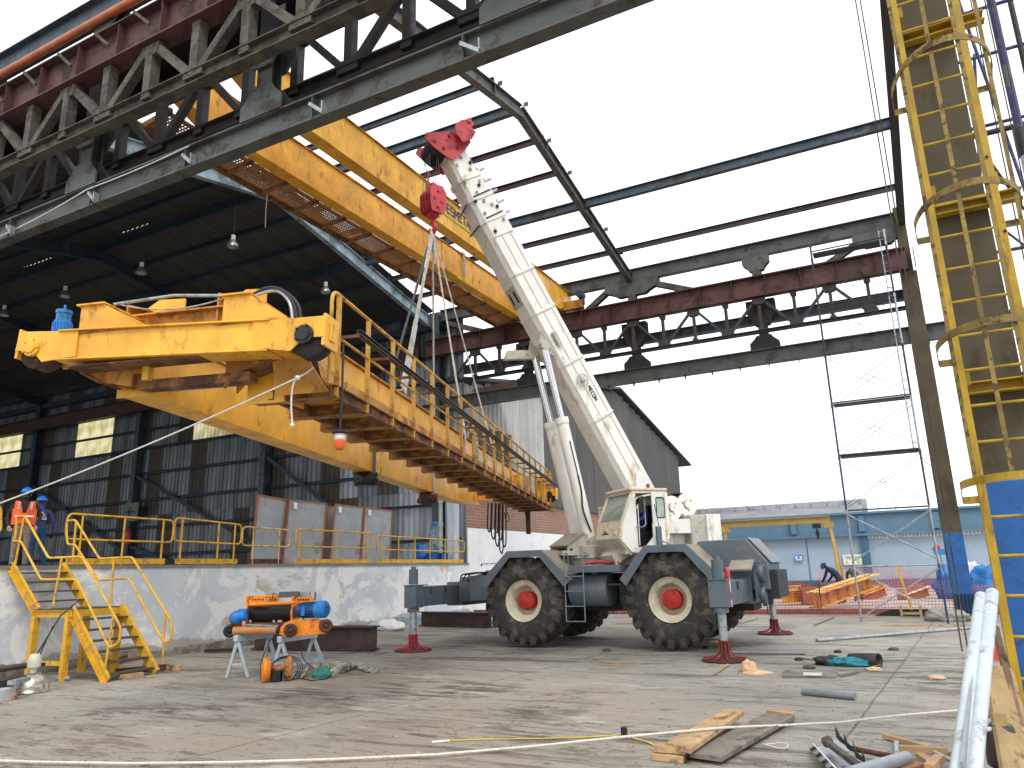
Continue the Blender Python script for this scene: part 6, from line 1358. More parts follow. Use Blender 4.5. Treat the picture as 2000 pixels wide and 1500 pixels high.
q = P(250, 1048, Y=24.9); s = thing('fire_extinguisher', 'red fire extinguisher hung on the shed column foot', 'fire extinguisher', q); mb = MB(); mb.lathe(q+V((0, 0, -.4)), (0, 0, 1), [(0, 0), (.16, 0), (.17, .05), (.17, .6), (.08, .75), (.05, .8), (0, .8)], 16); mb.build('cylinder', RED, s)
mb = MB(); mb.box(q+V((0, 0, .45)), (.2, .06, .08)); mb.tube([q+V((.1, 0, .42)), q+V((.22, 0, .2)), q+V((.2, 0, -.2))], .02, 6); mb.build('handle', BLACK, s)

# ================================================================== PEOPLE
SKIN = mat('skin', (.50, .28, .19), .55, 0, .1, 8, bump=0); HELM = mat('helmet_blue', (.01, .20, .72), .3, 0, .05, 3, bump=0)
VEST = mat('vest_orange', (.90, .12, .02), .6, 0, .12, 9, bump=.3, bump_scale=20); REFL = mat('reflective_silver', (.75, .70, .66), .4); JK = mat('dark_sleeve', (.02, .02, .025), .8); KHAKI = mat('camo_khaki', (.26, .21, .15), .85, 0, .4, 9, patch=(.12, .10, .07), patch_amt=.4, patch_scale=9)
JEAN = mat('blue_jeans', (.02, .07, .17), .85, 0, .35, 8); SHIRT = mat('navy_blue_shirt', (.045, .06, .20), .8, 0, .2, 7, bump=.4, bump_scale=12); NAVY = mat('dark_navy_coverall', (.01, .02, .06), .8, 0, .3, 8); BOOT = mat('boot_leather', (.03, .025, .02), .6); OPB = mat('operator_blue', (.01, .06, .26), .8, 0, .3, 8); OLIVE = mat('dark_olive_jacket', (.05, .06, .03), .85, 0, .3, 8)
def person(label, loc, rotz, J, mats, scale=1.0):
    """J: joint -> (x, y, z, radius); x right, y forward of the figure; bones carry a material name"""
    B = [('pelvis', 'waist', 'top'), ('waist', 'chest', 'top'), ('chest', 'neckb', 'top'), ('neckb', 'neck', 'skin'), ('neck', 'head', 'skin'), ('head', 'crown', 'hair')]
    for s_ in 'LR': B += [('chest', 'sh'+s_, 'top'), ('sh'+s_, 'el'+s_, 'sleeve'), ('el'+s_, 'wr'+s_, 'sleeve'), ('wr'+s_, 'ha'+s_, 'hand'), ('pelvis', 'hi'+s_, 'leg'), ('hi'+s_, 'kn'+s_, 'leg'), ('kn'+s_, 'an'+s_, 'leg'), ('an'+s_, 'to'+s_, 'boot')]
    names = list(J); idx = {n: i for i, n in enumerate(names)}
    me = bpy.data.meshes.new('person_skeleton'); me.from_pydata([J[n][:3] for n in names], [(idx[a], idx[b]) for a, b, _ in B], []); me.update()
    ob = bpy.data.objects.new('person_skeleton', me); COL.objects.link(ob)
    md = ob.modifiers.new('skin', 'SKIN'); sb = ob.modifiers.new('sub', 'SUBSURF'); sb.levels = 2; sb.render_levels = 2; md.use_smooth_shade = True
    for n in names: sv_ = me.skin_vertices[0].data[idx[n]]; r_ = J[n][3]; sv_.radius = r_ if isinstance(r_, tuple) else (r_, r_)
    me.skin_vertices[0].data[idx['pelvis']].use_root = True
    bpy.context.view_layer.update(); dg = bpy.context.evaluated_depsgraph_get(); m2 = bpy.data.meshes.new_from_object(ob.evaluated_get(dg)); bpy.data.objects.remove(ob)
    root = thing('person', label, 'person', loc, rotz)
    keys = ['top', 'sleeve', 'leg', 'skin', 'hand', 'hair', 'boot']; m2.materials.clear()
    for k in keys: m2.materials.append(mats.get(k, SKIN))
    for p in m2.polygons:
        c = p.center; best = None
        for a, b2, kk in B:
            pa, pb = V(J[a][:3]), V(J[b2][:3]); d = pb-pa; t_ = max(0, min(1, (c-pa).dot(d)/max(d.length_squared, 1e-6))); q_ = (c-pa-d*t_).length
            ra = J[a][3] if not isinstance(J[a][3], tuple) else J[a][3][0]; q_ -= ra*.7
            if best is None or q_ < best[0]: best = (q_, kk)
        p.material_index = keys.index(best[1]); p.use_smooth = True
    body = bpy.data.objects.new('body', m2); COL.objects.link(body); body.parent = root
    root.scale = (scale,)*3
    # fingers and face
    for s_ in 'LR':
        w0, h0 = V(J['wr'+s_][:3]), V(J['ha'+s_][:3]); d = (h0-w0).normalized(); sd_ = d.cross(V((0, 1, 0))).normalized(); mb = MB(True)
        for k in range(4): mb.tube([h0+sd_*((k-1.5)*.018), h0+sd_*((k-1.5)*.019)+d*(.045+.008*(k in (1, 2))), h0+sd_*((k-1.5)*.018)+d*(.075+.008*(k in (1, 2)))+V((0, .015, 0))], [.009, .008, .006], 6)
        mb.tube([h0-d*.03+sd_*.03, h0+sd_*.045+V((0, .02, 0)), h0+d*.03+sd_*.04+V((0, .03, 0))], [.011, .009, .007], 6); mb.build('fingers', mats.get('hand', SKIN), root)
    hd_ = V(J['head'][:3]); up_ = (V(J['crown'][:3])-V(J['neck'][:3])).normalized(); fy = mats.get('face', V((0, 1, 0)))
    rt = fy.cross(up_).normalized(); fy = up_.cross(rt).normalized()
    mb = MB(True); mb.sphere(hd_+fy*.098-up_*.005, .018, 8, (.8, 1.2, 1.3)); mb.build('nose', SKIN, root)
    mb = MB(True)
    for q in (-1, 1): mb.sphere(hd_+fy*.088+rt*.032*q+up_*.02, .011, 8)
    mb.build('eyes', BLACK, root)
    mb = MB(True)
    for q in (-1, 1): mb.sphere(hd_+rt*.083*q, .028, 8, (.4, .8, 1.2))
    mb.build('ears', SKIN, root)
    if mats.get('mask'): mb = MB(True); mb.sphere(hd_+fy*.035-up_*.065, .076, 14, (1, 1, .58)); mb.build('face_mask', mats['mask'], root)
    hm = mats.get('helmet', HELM)
    if hm:
        mb = MB(True); M3 = Matrix((rt, fy, up_)).transposed(); tmp = MB(True); tmp.sphere((0, 0, 0), .122, 18, (.95, 1.12, .95), lo=0, hi=90); tmp.lathe((0, 0, -.004), (0, 0, 1), [(.12, 0), (.135, 0), (.135, .01), (.118, .014)], 20); tmp.sphere((0, .115, -.003), .06, 10, (1.2, .8, .15)); tmp.bar((0, -.1, .1), (0, .1, .1), .03, .03)
        mb.v = [hd_+up_*.045+M3 @ p for p in tmp.v]; mb.f = tmp.f; mb.mi = tmp.mi; mb.sm = tmp.sm; mb.build('helmet', hm, root)
    return root
def stand(arm=None, legs=None):
    J = {'pelvis': (0, 0, .95, (.15, .11)), 'waist': (0, 0, 1.10, (.145, .10)), 'chest': (0, 0, 1.30, (.17, .115)), 'neckb': (0, 0, 1.45, .075), 'neck': (0, .01, 1.52, .055), 'head': (0, .025, 1.62, (.085, .098)), 'crown': (0, .01, 1.70, .075)}
    for s_, k in (('L', -1), ('R', 1)):
        J['sh'+s_] = (k*.19, 0, 1.41, .065); J['el'+s_] = (k*.27, -.03, 1.13, .05); J['wr'+s_] = (k*.28, .05, .89, .036); J['ha'+s_] = (k*.28, .07, .81, .034)
        J['hi'+s_] = (k*.095, 0, .87, .095); J['kn'+s_] = (k*.11, .02, .50, .068); J['an'+s_] = (k*.12, -.02, .10, .05); J['to'+s_] = (k*.13, .12, .045, .045)
    if arm: J.update(arm)
    return J
# worker in the orange vest, facing the camera; feet on the dock floor
q = P(33, 1112, D=16.6); ft = V((q.x, q.y, DOCKZ))
face = math.atan2(-(CAM-ft).x, (CAM-ft).y)
J = stand({'elL': (-.31, -.05, 1.14, .05), 'wrL': (-.27, .08, .93, .036), 'haL': (-.24, .12, .86, .034), 'elR': (.30, -.06, 1.14, .05), 'wrR': (.26, .02, .92, .036), 'haR': (.23, .08, .86, .034)})
w1 = person('man in orange vest, black mask and blue helmet facing the yard from the dock', ft, face, J, dict(top=JK, sleeve=JK, leg=KHAKI, boot=BOOT, mask=BLACK, hair=BLACK), 1.03)
mb = MB(True)
for k in (-1, 1):   # vest front halves, open V at the neck, and back
    mb.add([(k*.035, .145, .98), (k*.05, .155, 1.25), (k*.10, .13, 1.46), (k*.19, .05, 1.47), (k*.205, .06, 1.30), (k*.20, .07, .95)], [(0, 1, 5), (1, 4, 5), (1, 2, 4), (2, 3, 4)])
    mb.add([(k*.205, .06, 1.30), (k*.20, .07, .95), (k*.19, -.10, .95), (k*.20, -.10, 1.30)], [(0, 1, 2, 3)]); mb.add([(k*.10, .13, 1.465), (k*.19, .05, 1.475), (k*.19, -.09, 1.46), (k*.09, -.10, 1.48)], [(0, 1, 2, 3)])
mb.add([(-.19, -.125, .95), (.19, -.125, .95), (.20, -.13, 1.46), (-.20, -.13, 1.46)], [(0, 1, 2, 3)]); mb.add([(-.04, .15, 1.0), (.04, .15, 1.0), (.05, .15, 1.20), (-.05, .15, 1.20)], [(0, 1, 2, 3)])
ve = mb.build('vest', VEST, w1); sm_ = ve.modifiers.new('thick', 'SOLIDIFY'); sm_.thickness = .025
mb = MB(True)
for k in (-1, 1): mb.box((k*.12, .155, 1.36), (.045, .02, .16), Matrix.Rotation(-.35, 3, 'X')); 
mb.box((0, .168, 1.13), (.36, .02, .04)); mb.build('reflective_stripe', REFL, w1)
# second worker, seen from the back
q = P(66, 1110, D=17.6); ft = V((q.x, q.y, DOCKZ)); J = stand({'elR': (.30, -.03, 1.14, .05), 'wrR': (.31, .04, .90, .036), 'haR': (.31, .07, .82, .034), 'elL': (-.27, .03, 1.15, .05), 'wrL': (-.16, .16, 1.02, .036), 'haL': (-.10, .2, 1.0, .034), 'anR': (.20, -.08, .10, .05), 'toR': (.22, .05, .045, .045)})
w2 = person('man in navy shirt with a triangle emblem and blue helmet, back turned, on the dock', ft, face+math.pi+.25, J, dict(top=SHIRT, sleeve=SHIRT, leg=JEAN, boot=BOOT, hair=BLACK, hand=BLACK), .98)
mb = MB(True); cx0, cz0 = 0, 1.30
tri = [V((-.10, -.135, 1.20)), V((.10, -.135, 1.20)), V((0, -.14, 1.38))]
for a, b2 in zip(tri, tri[1:]+tri[:1]): mb.bar(a, b2, .016, .012, up=(0, 1, 0))
mb.build('emblem_outline', SW, w2); mb = MB(True); mb.plate([(-.05, -.14, 1.215), (.06, -.14, 1.215), (.01, -.14, 1.30)], .01); mb.build('emblem_fill', mat('emblem_gold', (.55, .35, .1), .6), w2)
# bending worker by the tilted girder and another beyond
q = P(1648, 1180, Z=.12); ft = V((q.x, q.y-.3, .12))
J = stand({'waist': (0, .12, 1.10, (.14, .11)), 'chest': (0, .30, 1.22, (.16, .12)), 'neckb': (0, .42, 1.30, .07), 'neck': (0, .48, 1.33, .055), 'head': (0, .56, 1.37, (.085, .095)), 'crown': (0, .62, 1.42, .075), 'shL': (-.18, .36, 1.24, .065), 'shR': (.18, .36, 1.24, .065), 'elL': (-.22, .45, .98, .05), 'elR': (.22, .45, .98, .05), 'wrL': (-.18, .6, .82, .036), 'wrR': (.18, .6, .82, .036), 'haL': (-.15, .66, .76, .034), 'haR': (.15, .66, .76, .034)})
person('worker in dark navy coverall and blue helmet bending over the tilted yellow girder', ft, math.radians(62), J, dict(top=NAVY, sleeve=NAVY, leg=mat('dark_maroon_trousers', (.05, .02, .04), .8), boot=BOOT, hair=BLACK), .98)
q = P(1675, 1178, Z=.12); ft = V((q.x, q.y+1.2, .12))
J = stand({'waist': (0, .16, 1.06, (.14, .11)), 'chest': (0, .36, 1.14, (.16, .12)), 'neckb': (0, .48, 1.17, .07), 'neck': (0, .53, 1.17, .055), 'head': (0, .61, 1.18, (.085, .095)), 'crown': (0, .68, 1.20, .075), 'shL': (-.18, .42, 1.13, .065), 'shR': (.18, .42, 1.13, .065), 'elL': (-.2, .5, .9, .05), 'elR': (.2, .5, .9, .05), 'wrL': (-.15, .6, .7, .036), 'wrR': (.15, .6, .7, .036), 'haL': (-.14, .63, .62, .034), 'haR': (.14, .63, .62, .034)})
person('stooping worker in olive jacket behind the left scaffold leg', ft, math.radians(20), J, dict(top=OLIVE, sleeve=OLIVE, leg=OLIVE, boot=BOOT, hair=BLACK, helmet=None), .98)
# operator seated in the cab
seatw = SPM @ V((-.33, 1.38, 0)); ft = V((seatw.x, seatw.y, 1.96)); fz = math.atan2(s_dir.y, s_dir.x)-math.pi/2
J = {'pelvis': (0, -.02, .50, (.15, .12)), 'waist': (0, -.05, .66, (.14, .11)), 'chest': (0, -.04, .86, (.165, .115)), 'neckb': (0, -.02, 1.00, .07), 'neck': (0, .0, 1.06, .055), 'head': (0, .03, 1.15, (.082, .095)), 'crown': (0, .02, 1.23, .075)}
for s_, k in (('L', -1), ('R', 1)):
    J['sh'+s_] = (k*.18, -.02, .94, .062); J['el'+s_] = (k*.24, .10, .72, .05); J['wr'+s_] = (k*.17, .30, .66, .036); J['ha'+s_] = (k*.15, .37, .66, .034)
    J['hi'+s_] = (k*.09, .05, .46, .09); J['kn'+s_] = (k*.12, .36, .48, .068); J['an'+s_] = (k*.12, .40, .12, .05); J['to'+s_] = (k*.12, .52, .08, .045)
person('crane operator in blue coverall seated in the open cab of the truck crane', ft, fz, J, dict(top=OPB, sleeve=OPB, leg=NAVY, boot=BOOT, hair=BLACK, mask=BLACK, helmet=None), .92)
# ================================================================== HOIST TROLLEY ON TRESTLES
HO_ = P(545, 1322, Z=0); dHo = (HO_-CAM).dot(cF); kx = dHo/F_PX
hxv = V((math.cos(YAW), math.sin(YAW), 0)); hyv = V((-math.sin(YAW), math.cos(YAW), 0))
def HP(px, py, d=0.0):
    """point d metres deeper than the hoist's near plane that shows at a pixel"""
    r = ray(px, py); t = ((HO_-CAM).dot(hyv)+d)/r.dot(hyv); return CAM+r*t
BLUEGREY = mat('trestle_pale_blue', (.42, .50, .56), .55, 0, .18, 4, patch=(.30, .34, .36), patch_amt=.25, patch_scale=6)
BGD = mat('trestle_shaded_blue', (.13, .20, .27), .6, 0, .2, 5)
def trestle(f0, f1, feet_f, feet_b, lbl, dfr, dbk, m_):
    t_ = thing('trestle', lbl, 'trestle', HP(*feet_f[0], dfr), group='trestles under the hoist trolley')
    a, b2 = HP(*f0, dfr), HP(*f1, dbk); mb = MB(); mb.bar(a-(b2-a).normalized()*.06, b2+(b2-a).normalized()*.06, .09, .10); mb.build('top_beam', m_, t_)
    for apex, feet, d in ((a, feet_f, dfr), (b2, feet_b, dbk)):
        q0, q1 = [V((p.x, p.y, .01)) for p in (HP(*feet[0], d), HP(*feet[1], d))]
        for q in (q0, q1): mb = MB(); mb.bar(q, apex-V((0, 0, .03)), .05, .06, up=hyv); mb.build('leg', m_, t_)
        mb = MB(); mb.bar(lerp(q0, apex, .33), lerp(q1, apex, .33), .05, .035, up=(0, 0, 1)); mb.build('cross_bar', m_, t_)
    f = HP(*feet_f[1], dfr); bk = HP(*feet_b[1], dbk); mb = MB(); mb.bar(lerp(V((f.x, f.y, .01)), a, .30), lerp(V((bk.x, bk.y, .01)), b2, .30), .035, .05); mb.build('stretcher', m_, t_)
trestle((465, 1246), (525, 1240), ((443, 1325), (485, 1325)), ((512, 1300), (545, 1298)), 'left pale blue trestle under the orange hoist trolley', 0, .75, BLUEGREY)
trestle((550, 1248), (612, 1240), ((530, 1322), (572, 1323)), ((592, 1298), (636, 1298)), 'right pale blue trestle under the orange hoist trolley', 0, .75, BLUEGREY)
ht = thing('hoist_trolley', 'orange wire rope hoist trolley with two blue motors resting on trestles', 'hoist', HP(545, 1246, .2))
D0 = .15
def hb2(name, m_, f, bevel=0): mb = MB(); f(mb); return mb.build(name, m_, ht, bevel)
hb2('rope_drum', mat('black_rope_drum', (.016, .014, .013), .45, .3, .3, 30), lambda m: [m.cyl(HP(491, 1197, .32), HP(578, 1196, .32), .16, 28)]+[m.lathe(lerp(HP(491, 1197, .32), HP(578, 1196, .32), (i+.5)/26), HP(578, 1196, .32)-HP(491, 1197, .32), [(.160, -.008), (.168, 0), (.160, .008)], 20) for i in range(26)])
# end plates around the drum
def disc(m, c, ax, r_, th, n=28): m.cyl(V(c)-ax*th/2, V(c)+ax*th/2, r_, n)
axd = (HP(578, 1196, .32)-HP(491, 1197, .32)).normalized()
for px in (488, 576):
    hb2('end_plate', ORANGE, lambda m: (disc(m, HP(px, 1196, .32), axd, .215, .03), m.box(HP(px, 1176, .32)+V((0, 0, .02)), (.03, .34, .16), Matrix.Rotation(YAW, 3, 'Z')), m.box(HP(px, 1215, .32), (.03, .40, .14), Matrix.Rotation(YAW, 3, 'Z'))))
for (px0, px1, dd) in ((486, 522, .1), (520, 545, .5), (574, 613, .15)):
    hb2('slotted_plate', ORANGE, lambda m: m.plate([HP(px0, 1184, dd), HP(px1, 1184, dd), HP(px1-1, 1169, dd), HP(px1-5, 1166, dd), HP(px0+7, 1166, dd), HP(px0+3, 1172, dd)], .03))
    hb2('slot_hole', BLACK, lambda m: [m.box(HP(px0+8+i*5, 1171, dd-.02), (.014, .02, .03)) for i in range(int((px1-px0-10)/5))])
hb2('tie_rod', ORANGE, lambda m: m.cyl(HP(487, 1181, .05), HP(576, 1177, .05), .028, 12))
hb2('tie_rod', ORANGE, lambda m: m.cyl(HP(490, 1166, .5), HP(590, 1163, .5), .022, 10))
hb2('front_tube', mat('worn_orange', (.62, .24, .05), .5, 0, .3, 5, patch=(.38, .26, .15), patch_amt=.45, patch_scale=5), lambda m: m.cyl(HP(456, 1232, 0), HP(541, 1231, 0), .065, 20))
hb2('tube_end', BLACK, lambda m: m.cyl(HP(540, 1231, -.02), HP(546, 1231, -.02), .05, 14))
hb2('rear_tube', ORANGE, lambda m: m.cyl(HP(470, 1222, .6), HP(600, 1218, .6), .05, 14))
hb2('tray', GALV, lambda m: m.bar(HP(480, 1219, .2), HP(548, 1221, .2), .25, .02))
hb2('fastener', GALV, lambda m: [m.sphere(HP(x, 1214, .12), .03, 8) for x in (489, 535, 545, 549)])
# side carriages
def carr(m):
    pts = [(545, 1238), (548, 1226), (556, 1217), (568, 1212), (590, 1209), (612, 1208), (626, 1210), (636, 1217), (640, 1228), (636, 1238), (560, 1244)]
    m.plate([HP(x, y, -.02) for x, y in pts], .05); m.plate([HP(x, y, .10) for x, y in pts], .04)
hb2('side_carriage', ORANGE, carr, .008)
hb2('side_carriage', ORANGE, lambda m: m.plate([HP(448, 1240, .08), HP(448, 1212, .08), HP(455, 1208, .08), HP(470, 1212, .3), HP(475, 1240, .3)], .06), .006)
def trw(px, py, d, m_):
    c = HP(px, py, d); ax = -hyv*.9+hxv*.35; ax.normalize()
    hb2('trolley_wheel', m_, lambda m: m.lathe(c, ax, [(0, -.06), (.105, -.06), (.105, -.04), (.085, -.035), (.085, .03), (.110, .04), (.110, .06), (.06, .07), (.05, .05), (.03, .05), (.03, .08), (0, .08)], 26))
trw(567, 1231, -.14, RUSTB); trw(636, 1222, -.10, RUSTB); trw(449, 1232, .10, BLACK); trw(546, 1214, .75, RUSTB)
# motors
a, b2 = HP(585, 1192, .10), HP(634, 1190, -.06); ax = (b2-a).normalized()
hb2('motor_body', mat('motor_dark_blue', (.01, .07, .20), .45, .2, .3, 8), lambda m: [m.cyl(a, lerp(a, b2, .72), .125, 24)]+[m.box(lerp(a, b2, .38)+(ax.cross(V((0, 0, 1)))*math.cos(i*.31)+V((0, 0, 1))*math.sin(i*.31))*.13, (.008, .008, .22), ax.to_track_quat('Z', 'Y').to_matrix()) for i in range(20)])
hb2('fan_cover', MOTOR, lambda m: m.lathe(lerp(a, b2, .70), ax, [(.128, 0), (.14, .01), (.142, .16), (.12, .185), (.03, .19), (0, .19)], 30))
hb2('fan_grille', BLACK, lambda m: [m.bar(lerp(a, b2, .70)+ax*.192+(ax.cross(V((0, 0, 1)))*math.cos(i*.524)+V((0, 0, 1))*math.sin(i*.524))*.025, lerp(a, b2, .70)+ax*.186+(ax.cross(V((0, 0, 1)))*math.cos(i*.524)+V((0, 0, 1))*math.sin(i*.524))*.11, .006, .004) for i in range(12)])
hb2('terminal_box', MOTOR, lambda m: m.box(HP(593, 1194, -.04), (.06, .10, .15), Matrix.Rotation(YAW, 3, 'Z')), .006)
hb2('motor_wiring', CABLE, lambda m: [m.tube(rounded([HP(585, 1195+i*2, .0), HP(588+i*2, 1205+i*2, -.05), HP(600+i*3, 1216, .0)], .03), .007, 5) for i in range(4)])
a, b2 = HP(460, 1207, .12), HP(484, 1201, -.02); ax = (b2-a).normalized()
hb2('small_motor', MOTOR, lambda m: m.lathe(a, ax, [(0, -.05), (.10, -.05), (.115, 0), (.12, .06), (.105, .09), (.085, .10), (.085, .22), (.06, .25), (0, .25)], 24))
hb2('motor_fins', MOTOR, lambda m: m.box(lerp(a, b2, .6)+V((0, 0, .1)), (.14, .05, .04), Matrix.Rotation(YAW, 3, 'Z')))
hb2('control_box', mat('dark_grey_box', (.12, .12, .125), .5), lambda m: m.box(HP(565, 1161, .35), (.34, .10, .10), Matrix.Rotation(YAW, 3, 'Z')), .008)
hb2('rear_box', mat('pale_green_box', (.40, .45, .36), .6), lambda m: m.box(HP(596, 1162, .5), (.18, .12, .12), Matrix.Rotation(YAW, 3, 'Z')), .008)
hb2('hook_rod', STEEL_DARK, lambda m: m.tube(rounded([HP(533, 1172, .3), HP(533, 1160, .3), HP(538, 1159, .3), HP(545, 1163, .3)], .02), .008, 6))
hb2('upright_bar', STEEL_DARK, lambda m: m.bar(HP(615, 1173, .2), HP(616, 1157, .2), .02, .02))
# black cable hanging in loops
cb = MB(); cb.tube(rounded([HP(528, 1248, -.05), HP(512, 1285, -.15), HP(507, 1320, -.2), HP(515, 1340, -.25)], .15), .009, 6)
for i in range(3):
    c = HP(556+i*2, 1308, -.25); R_ = .22+.02*i; cb.tube([c+hxv*(R_*math.cos(t*.28))+V((0, 0, 1))*(R_*.82*math.sin(t*.28))+hyv*(.03*math.sin(t*.5)) for t in range(23)], .008, 6)
cb.tube(rounded([HP(589, 1255, .1), HP(590, 1285, .1), HP(605, 1300, .05), HP(613, 1305, .0)], .1), .009, 6)
cb.tube([V((p.x, p.y, .012)) for p in (P(560, 1330, Z=0), P(585, 1326, Z=0), P(610, 1331, Z=0), P(640, 1327, Z=0))], .009, 6); cb.build('power_cable', CABLE, label='black cable hanging in loops under the hoist trolley', cat='cable')
# orange wheel set on the floor
ws = thing('wheel_set', 'worn orange pair of flanged wheels on an axle block lying before the trestles', 'wheel set', P(540, 1333, Z=0)); WSX = P(540, 1331, Z=0)
ax = (hxv*.93+hyv*.37).normalized(); RW = .185
for k, o_ in ((-1, -.17), (1, .17)):
    c = WSX+ax*o_+V((0, 0, RW)); mb = MB(); mb.lathe(c, ax*k, [(0, .07), (.10, .07), (.13, .05), (.175, .05), (.185, .03), (.185, -.01), (.155, -.02), (.155, -.06), (0, -.06)], 30); mb.build('wheel', ORANGE if k < 0 else mat('worn_rust_orange', (.50, .22, .05), .6, 0, .3, 5, patch=(.12, .05, .03), patch_amt=.5, patch_scale=8), ws)
mb = MB(); mb.cyl(WSX-ax*.15+V((0, 0, .2)), WSX+ax*.15+V((0, 0, .2)), .055, 14); mb.build('axle', MATS['worn_rust_orange'], ws)
mb = MB(); mb.box(WSX+V((0, 0, .09))-hyv*.02, (.16, .14, .16), Matrix.Rotation(YAW, 3, 'Z')); mb.cyl(WSX-hyv*.09+V((0, 0, .09)), WSX-hyv*.12+V((0, 0, .09)), .05, 16); mb.build('bearing_block', BLACK, ws)
# folded sling on the floor
def ribbon(pts, wv, m_, **kw):
    mb = MB()
    for i in range(len(pts)-1):
        a, b2 = V(pts[i]), V(pts[i+1]); wa = V(wv[i]) if isinstance(wv, list) else V(wv); wb = V(wv[i+1]) if isinstance(wv, list) else V(wv)
        mb.add([a-wa, a+wa, b2+wb, b2-wb], [(0, 1, 2, 3)], 0, True)
    o = mb.build('webbing_sling', m_, **kw); s_ = o.modifiers.new('thick', 'SOLIDIFY'); s_.thickness = .02; return o
fl = []; wv = []
for i in range(46):
    t = i/45; px = 585+150*t; z = .02+.10*abs(math.sin(t*9))*(1 if t < .8 else .2); py = 1326-18*t-6*math.sin(t*11); q = P(px, py, Z=0); fl.append(V((q.x, q.y, z))); wv.append(V((.03*math.cos(t*14), .07*math.sin(t*5+1), .05*math.cos(t*7))) if t < .75 else V((0.0, .07, .02)))
ribbon(fl, wv, WEB, label='crumpled pale webbing sling lying on the floor right of the wheel set', cat='sling')
fl = []; wv = []
for i in range(30):
    a = i/29*2.3*math.pi; c = P(655, 1312, Z=0); fl.append(V((c.x, c.y, .09))+hxv*(.30*math.cos(a)*(1-.2*i/29))+hyv*(.16*math.sin(a))); wv.append(V((0, 0, .06))+hxv*(.02*math.sin(a)))
ribbon(fl, wv, WEB, label='looped turns of grey webbing on top of the crumpled sling', cat='sling')
gq = P(628, 1324, Z=0); lump('sling_end', (gq.x, gq.y, 0), (.34, .22, .16), mat('green_sling_end', (.04, .19, .16), .8, 0, .3, 12), 'green wrapped end of the webbing sling on the floor', 'sling end', 77)
# ================================================================== BIG BEAMS AND FLOOR LITTER
def floor_beam(pa, pb, h, w_, lbl, name='steel_beam', m_=IBEAM):
    a, b2 = P(*pa, Z=0), P(*pb, Z=0); s = thing(name, lbl, 'beam', (a+b2)/2); d = (b2-a).normalized(); n = V((-d.y, d.x, 0))*w_/2
    mb = MB(); mb.ibeam(a+n+V((0, 0, h/2+.02)), b2+n+V((0, 0, h/2+.02)), w_, h, .03); mb.build('section', m_, s); return s
floor_beam((742, 1270), (505, 1268), .50, .30, 'dark brown steel beam on the floor behind the hoist trolley')
floor_beam((966, 1226), (830, 1222), .42, .3, 'dark brown steel beam on the floor behind the front wheel')
floor_beam((1135, 1212), (1000, 1222), .42, .3, 'short dark steel beam on the floor beneath the truck crane')
floor_beam((470, 1273), (403, 1275), .07, .14, 'dark flat steel bar lying by the plinth left of the trestles')
mb = MB(); a = P(440, 1262, Z=0); mb.plate([a, a+V((.5, .4, 0)), a+V((.45, .38, .42)), a+V((.2, .2, .45))], .03); mb.build('red_plate', mat('faded_red_plate', (.42, .16, .14), .8), label='faded red plate leaning by the wall behind the left trestle', cat='plate')
lump('rubble_bag', tuple(P(762, 1232, Z=0)), (.9, .5, .28), BALE, 'crumpled white plastic heap at the foot of the dock wall', 'plastic heap', 11)
lump('rubble_bag', tuple(P(735, 1230, Z=0)), (.7, .4, .18), BLUEGREY, 'pale blue rag heap left of the white plastic heap', 'rag heap', 12)
def slab(name, cs, th, m_, label=None, cat=None, z=0, group=None):
    pts = [P(x, y, Z=z+th) for x, y in cs]; mb = MB(); n = len(pts); lo = [p-V((0, 0, th*.96)) for p in pts]
    mb.add(lo+pts, [tuple(range(n))[::-1], tuple(range(n, 2*n))]+[(i, (i+1) % n, n+(i+1) % n, n+i) for i in range(n)]); return mb.build(name, m_, label=label, cat=cat, group=group, bevel=.003)
slab('plank', [(1300, 1450), (1348, 1462), (1454, 1388), (1416, 1384)], .045, WOOD, 'light brown plank with a split end on the floor', 'plank', z=.09)
slab('plank', [(1346, 1470), (1408, 1479), (1552, 1397), (1496, 1391)], .04, WOOD_D, 'wide grey weathered plank beside the light brown one', 'plank', z=.03)
slab('plank', [(1392, 1399), (1414, 1401), (1437, 1387), (1418, 1385)], .02, WOOD, 'short split offcut lying on the light brown plank', 'offcut', z=.136)
slab('timber_block', [(1276, 1456), (1338, 1461), (1344, 1454), (1284, 1450)], .055, WOOD, 'upper timber block under the near end of the light plank', 'timber', z=.06)
slab('timber_block', [(1272, 1472), (1334, 1478), (1342, 1466), (1280, 1462)], .055, WOOD, 'lower timber block under the near end of the light plank', 'timber', z=0)
slab('timber_block', [(1497, 1387), (1550, 1394), (1551, 1388), (1499, 1382)], .05, WOOD, 'timber block at the far end of the grey plank', 'timber', z=.03)
slab('wood_piece', [(1528, 1320), (1632, 1321), (1636, 1312), (1530, 1309)], .03, WOOD_D, 'grey brown flat board below the blue rag heap', 'board')
slab('paper_patch', [(1568, 1318), (1604, 1319), (1606, 1313), (1569, 1313)], .008, mat('paper_label', (.62, .56, .48), .8), 'pale paper piece lying on the grey brown board', 'paper', z=.031)
def pipe(pa, pb, r_, m_, lbl, za=0, zb=0): 
    a, b2 = P(*pa, Z=za+r_), P(*pb, Z=zb+r_); mb = MB(); mb.cyl(a, b2, r_, 14); return mb.build('pipe', m_, label=lbl, cat='pipe')
GP = mat('floor_pipe_grey', (.24, .25, .27), .45, .2, .2, 6)
pipe((1567, 1350), (1670, 1360), .045, GP, 'short thick grey pipe lying alone on the open floor')
pipe((1595, 1251), (1897, 1226), .035, GALV, 'long thin galvanised pipe lying across the floor before the scaffold')
pipe((1420, 1274), (1572, 1276), .028, GP, 'thin grey pipe lying right of the near outrigger pad')
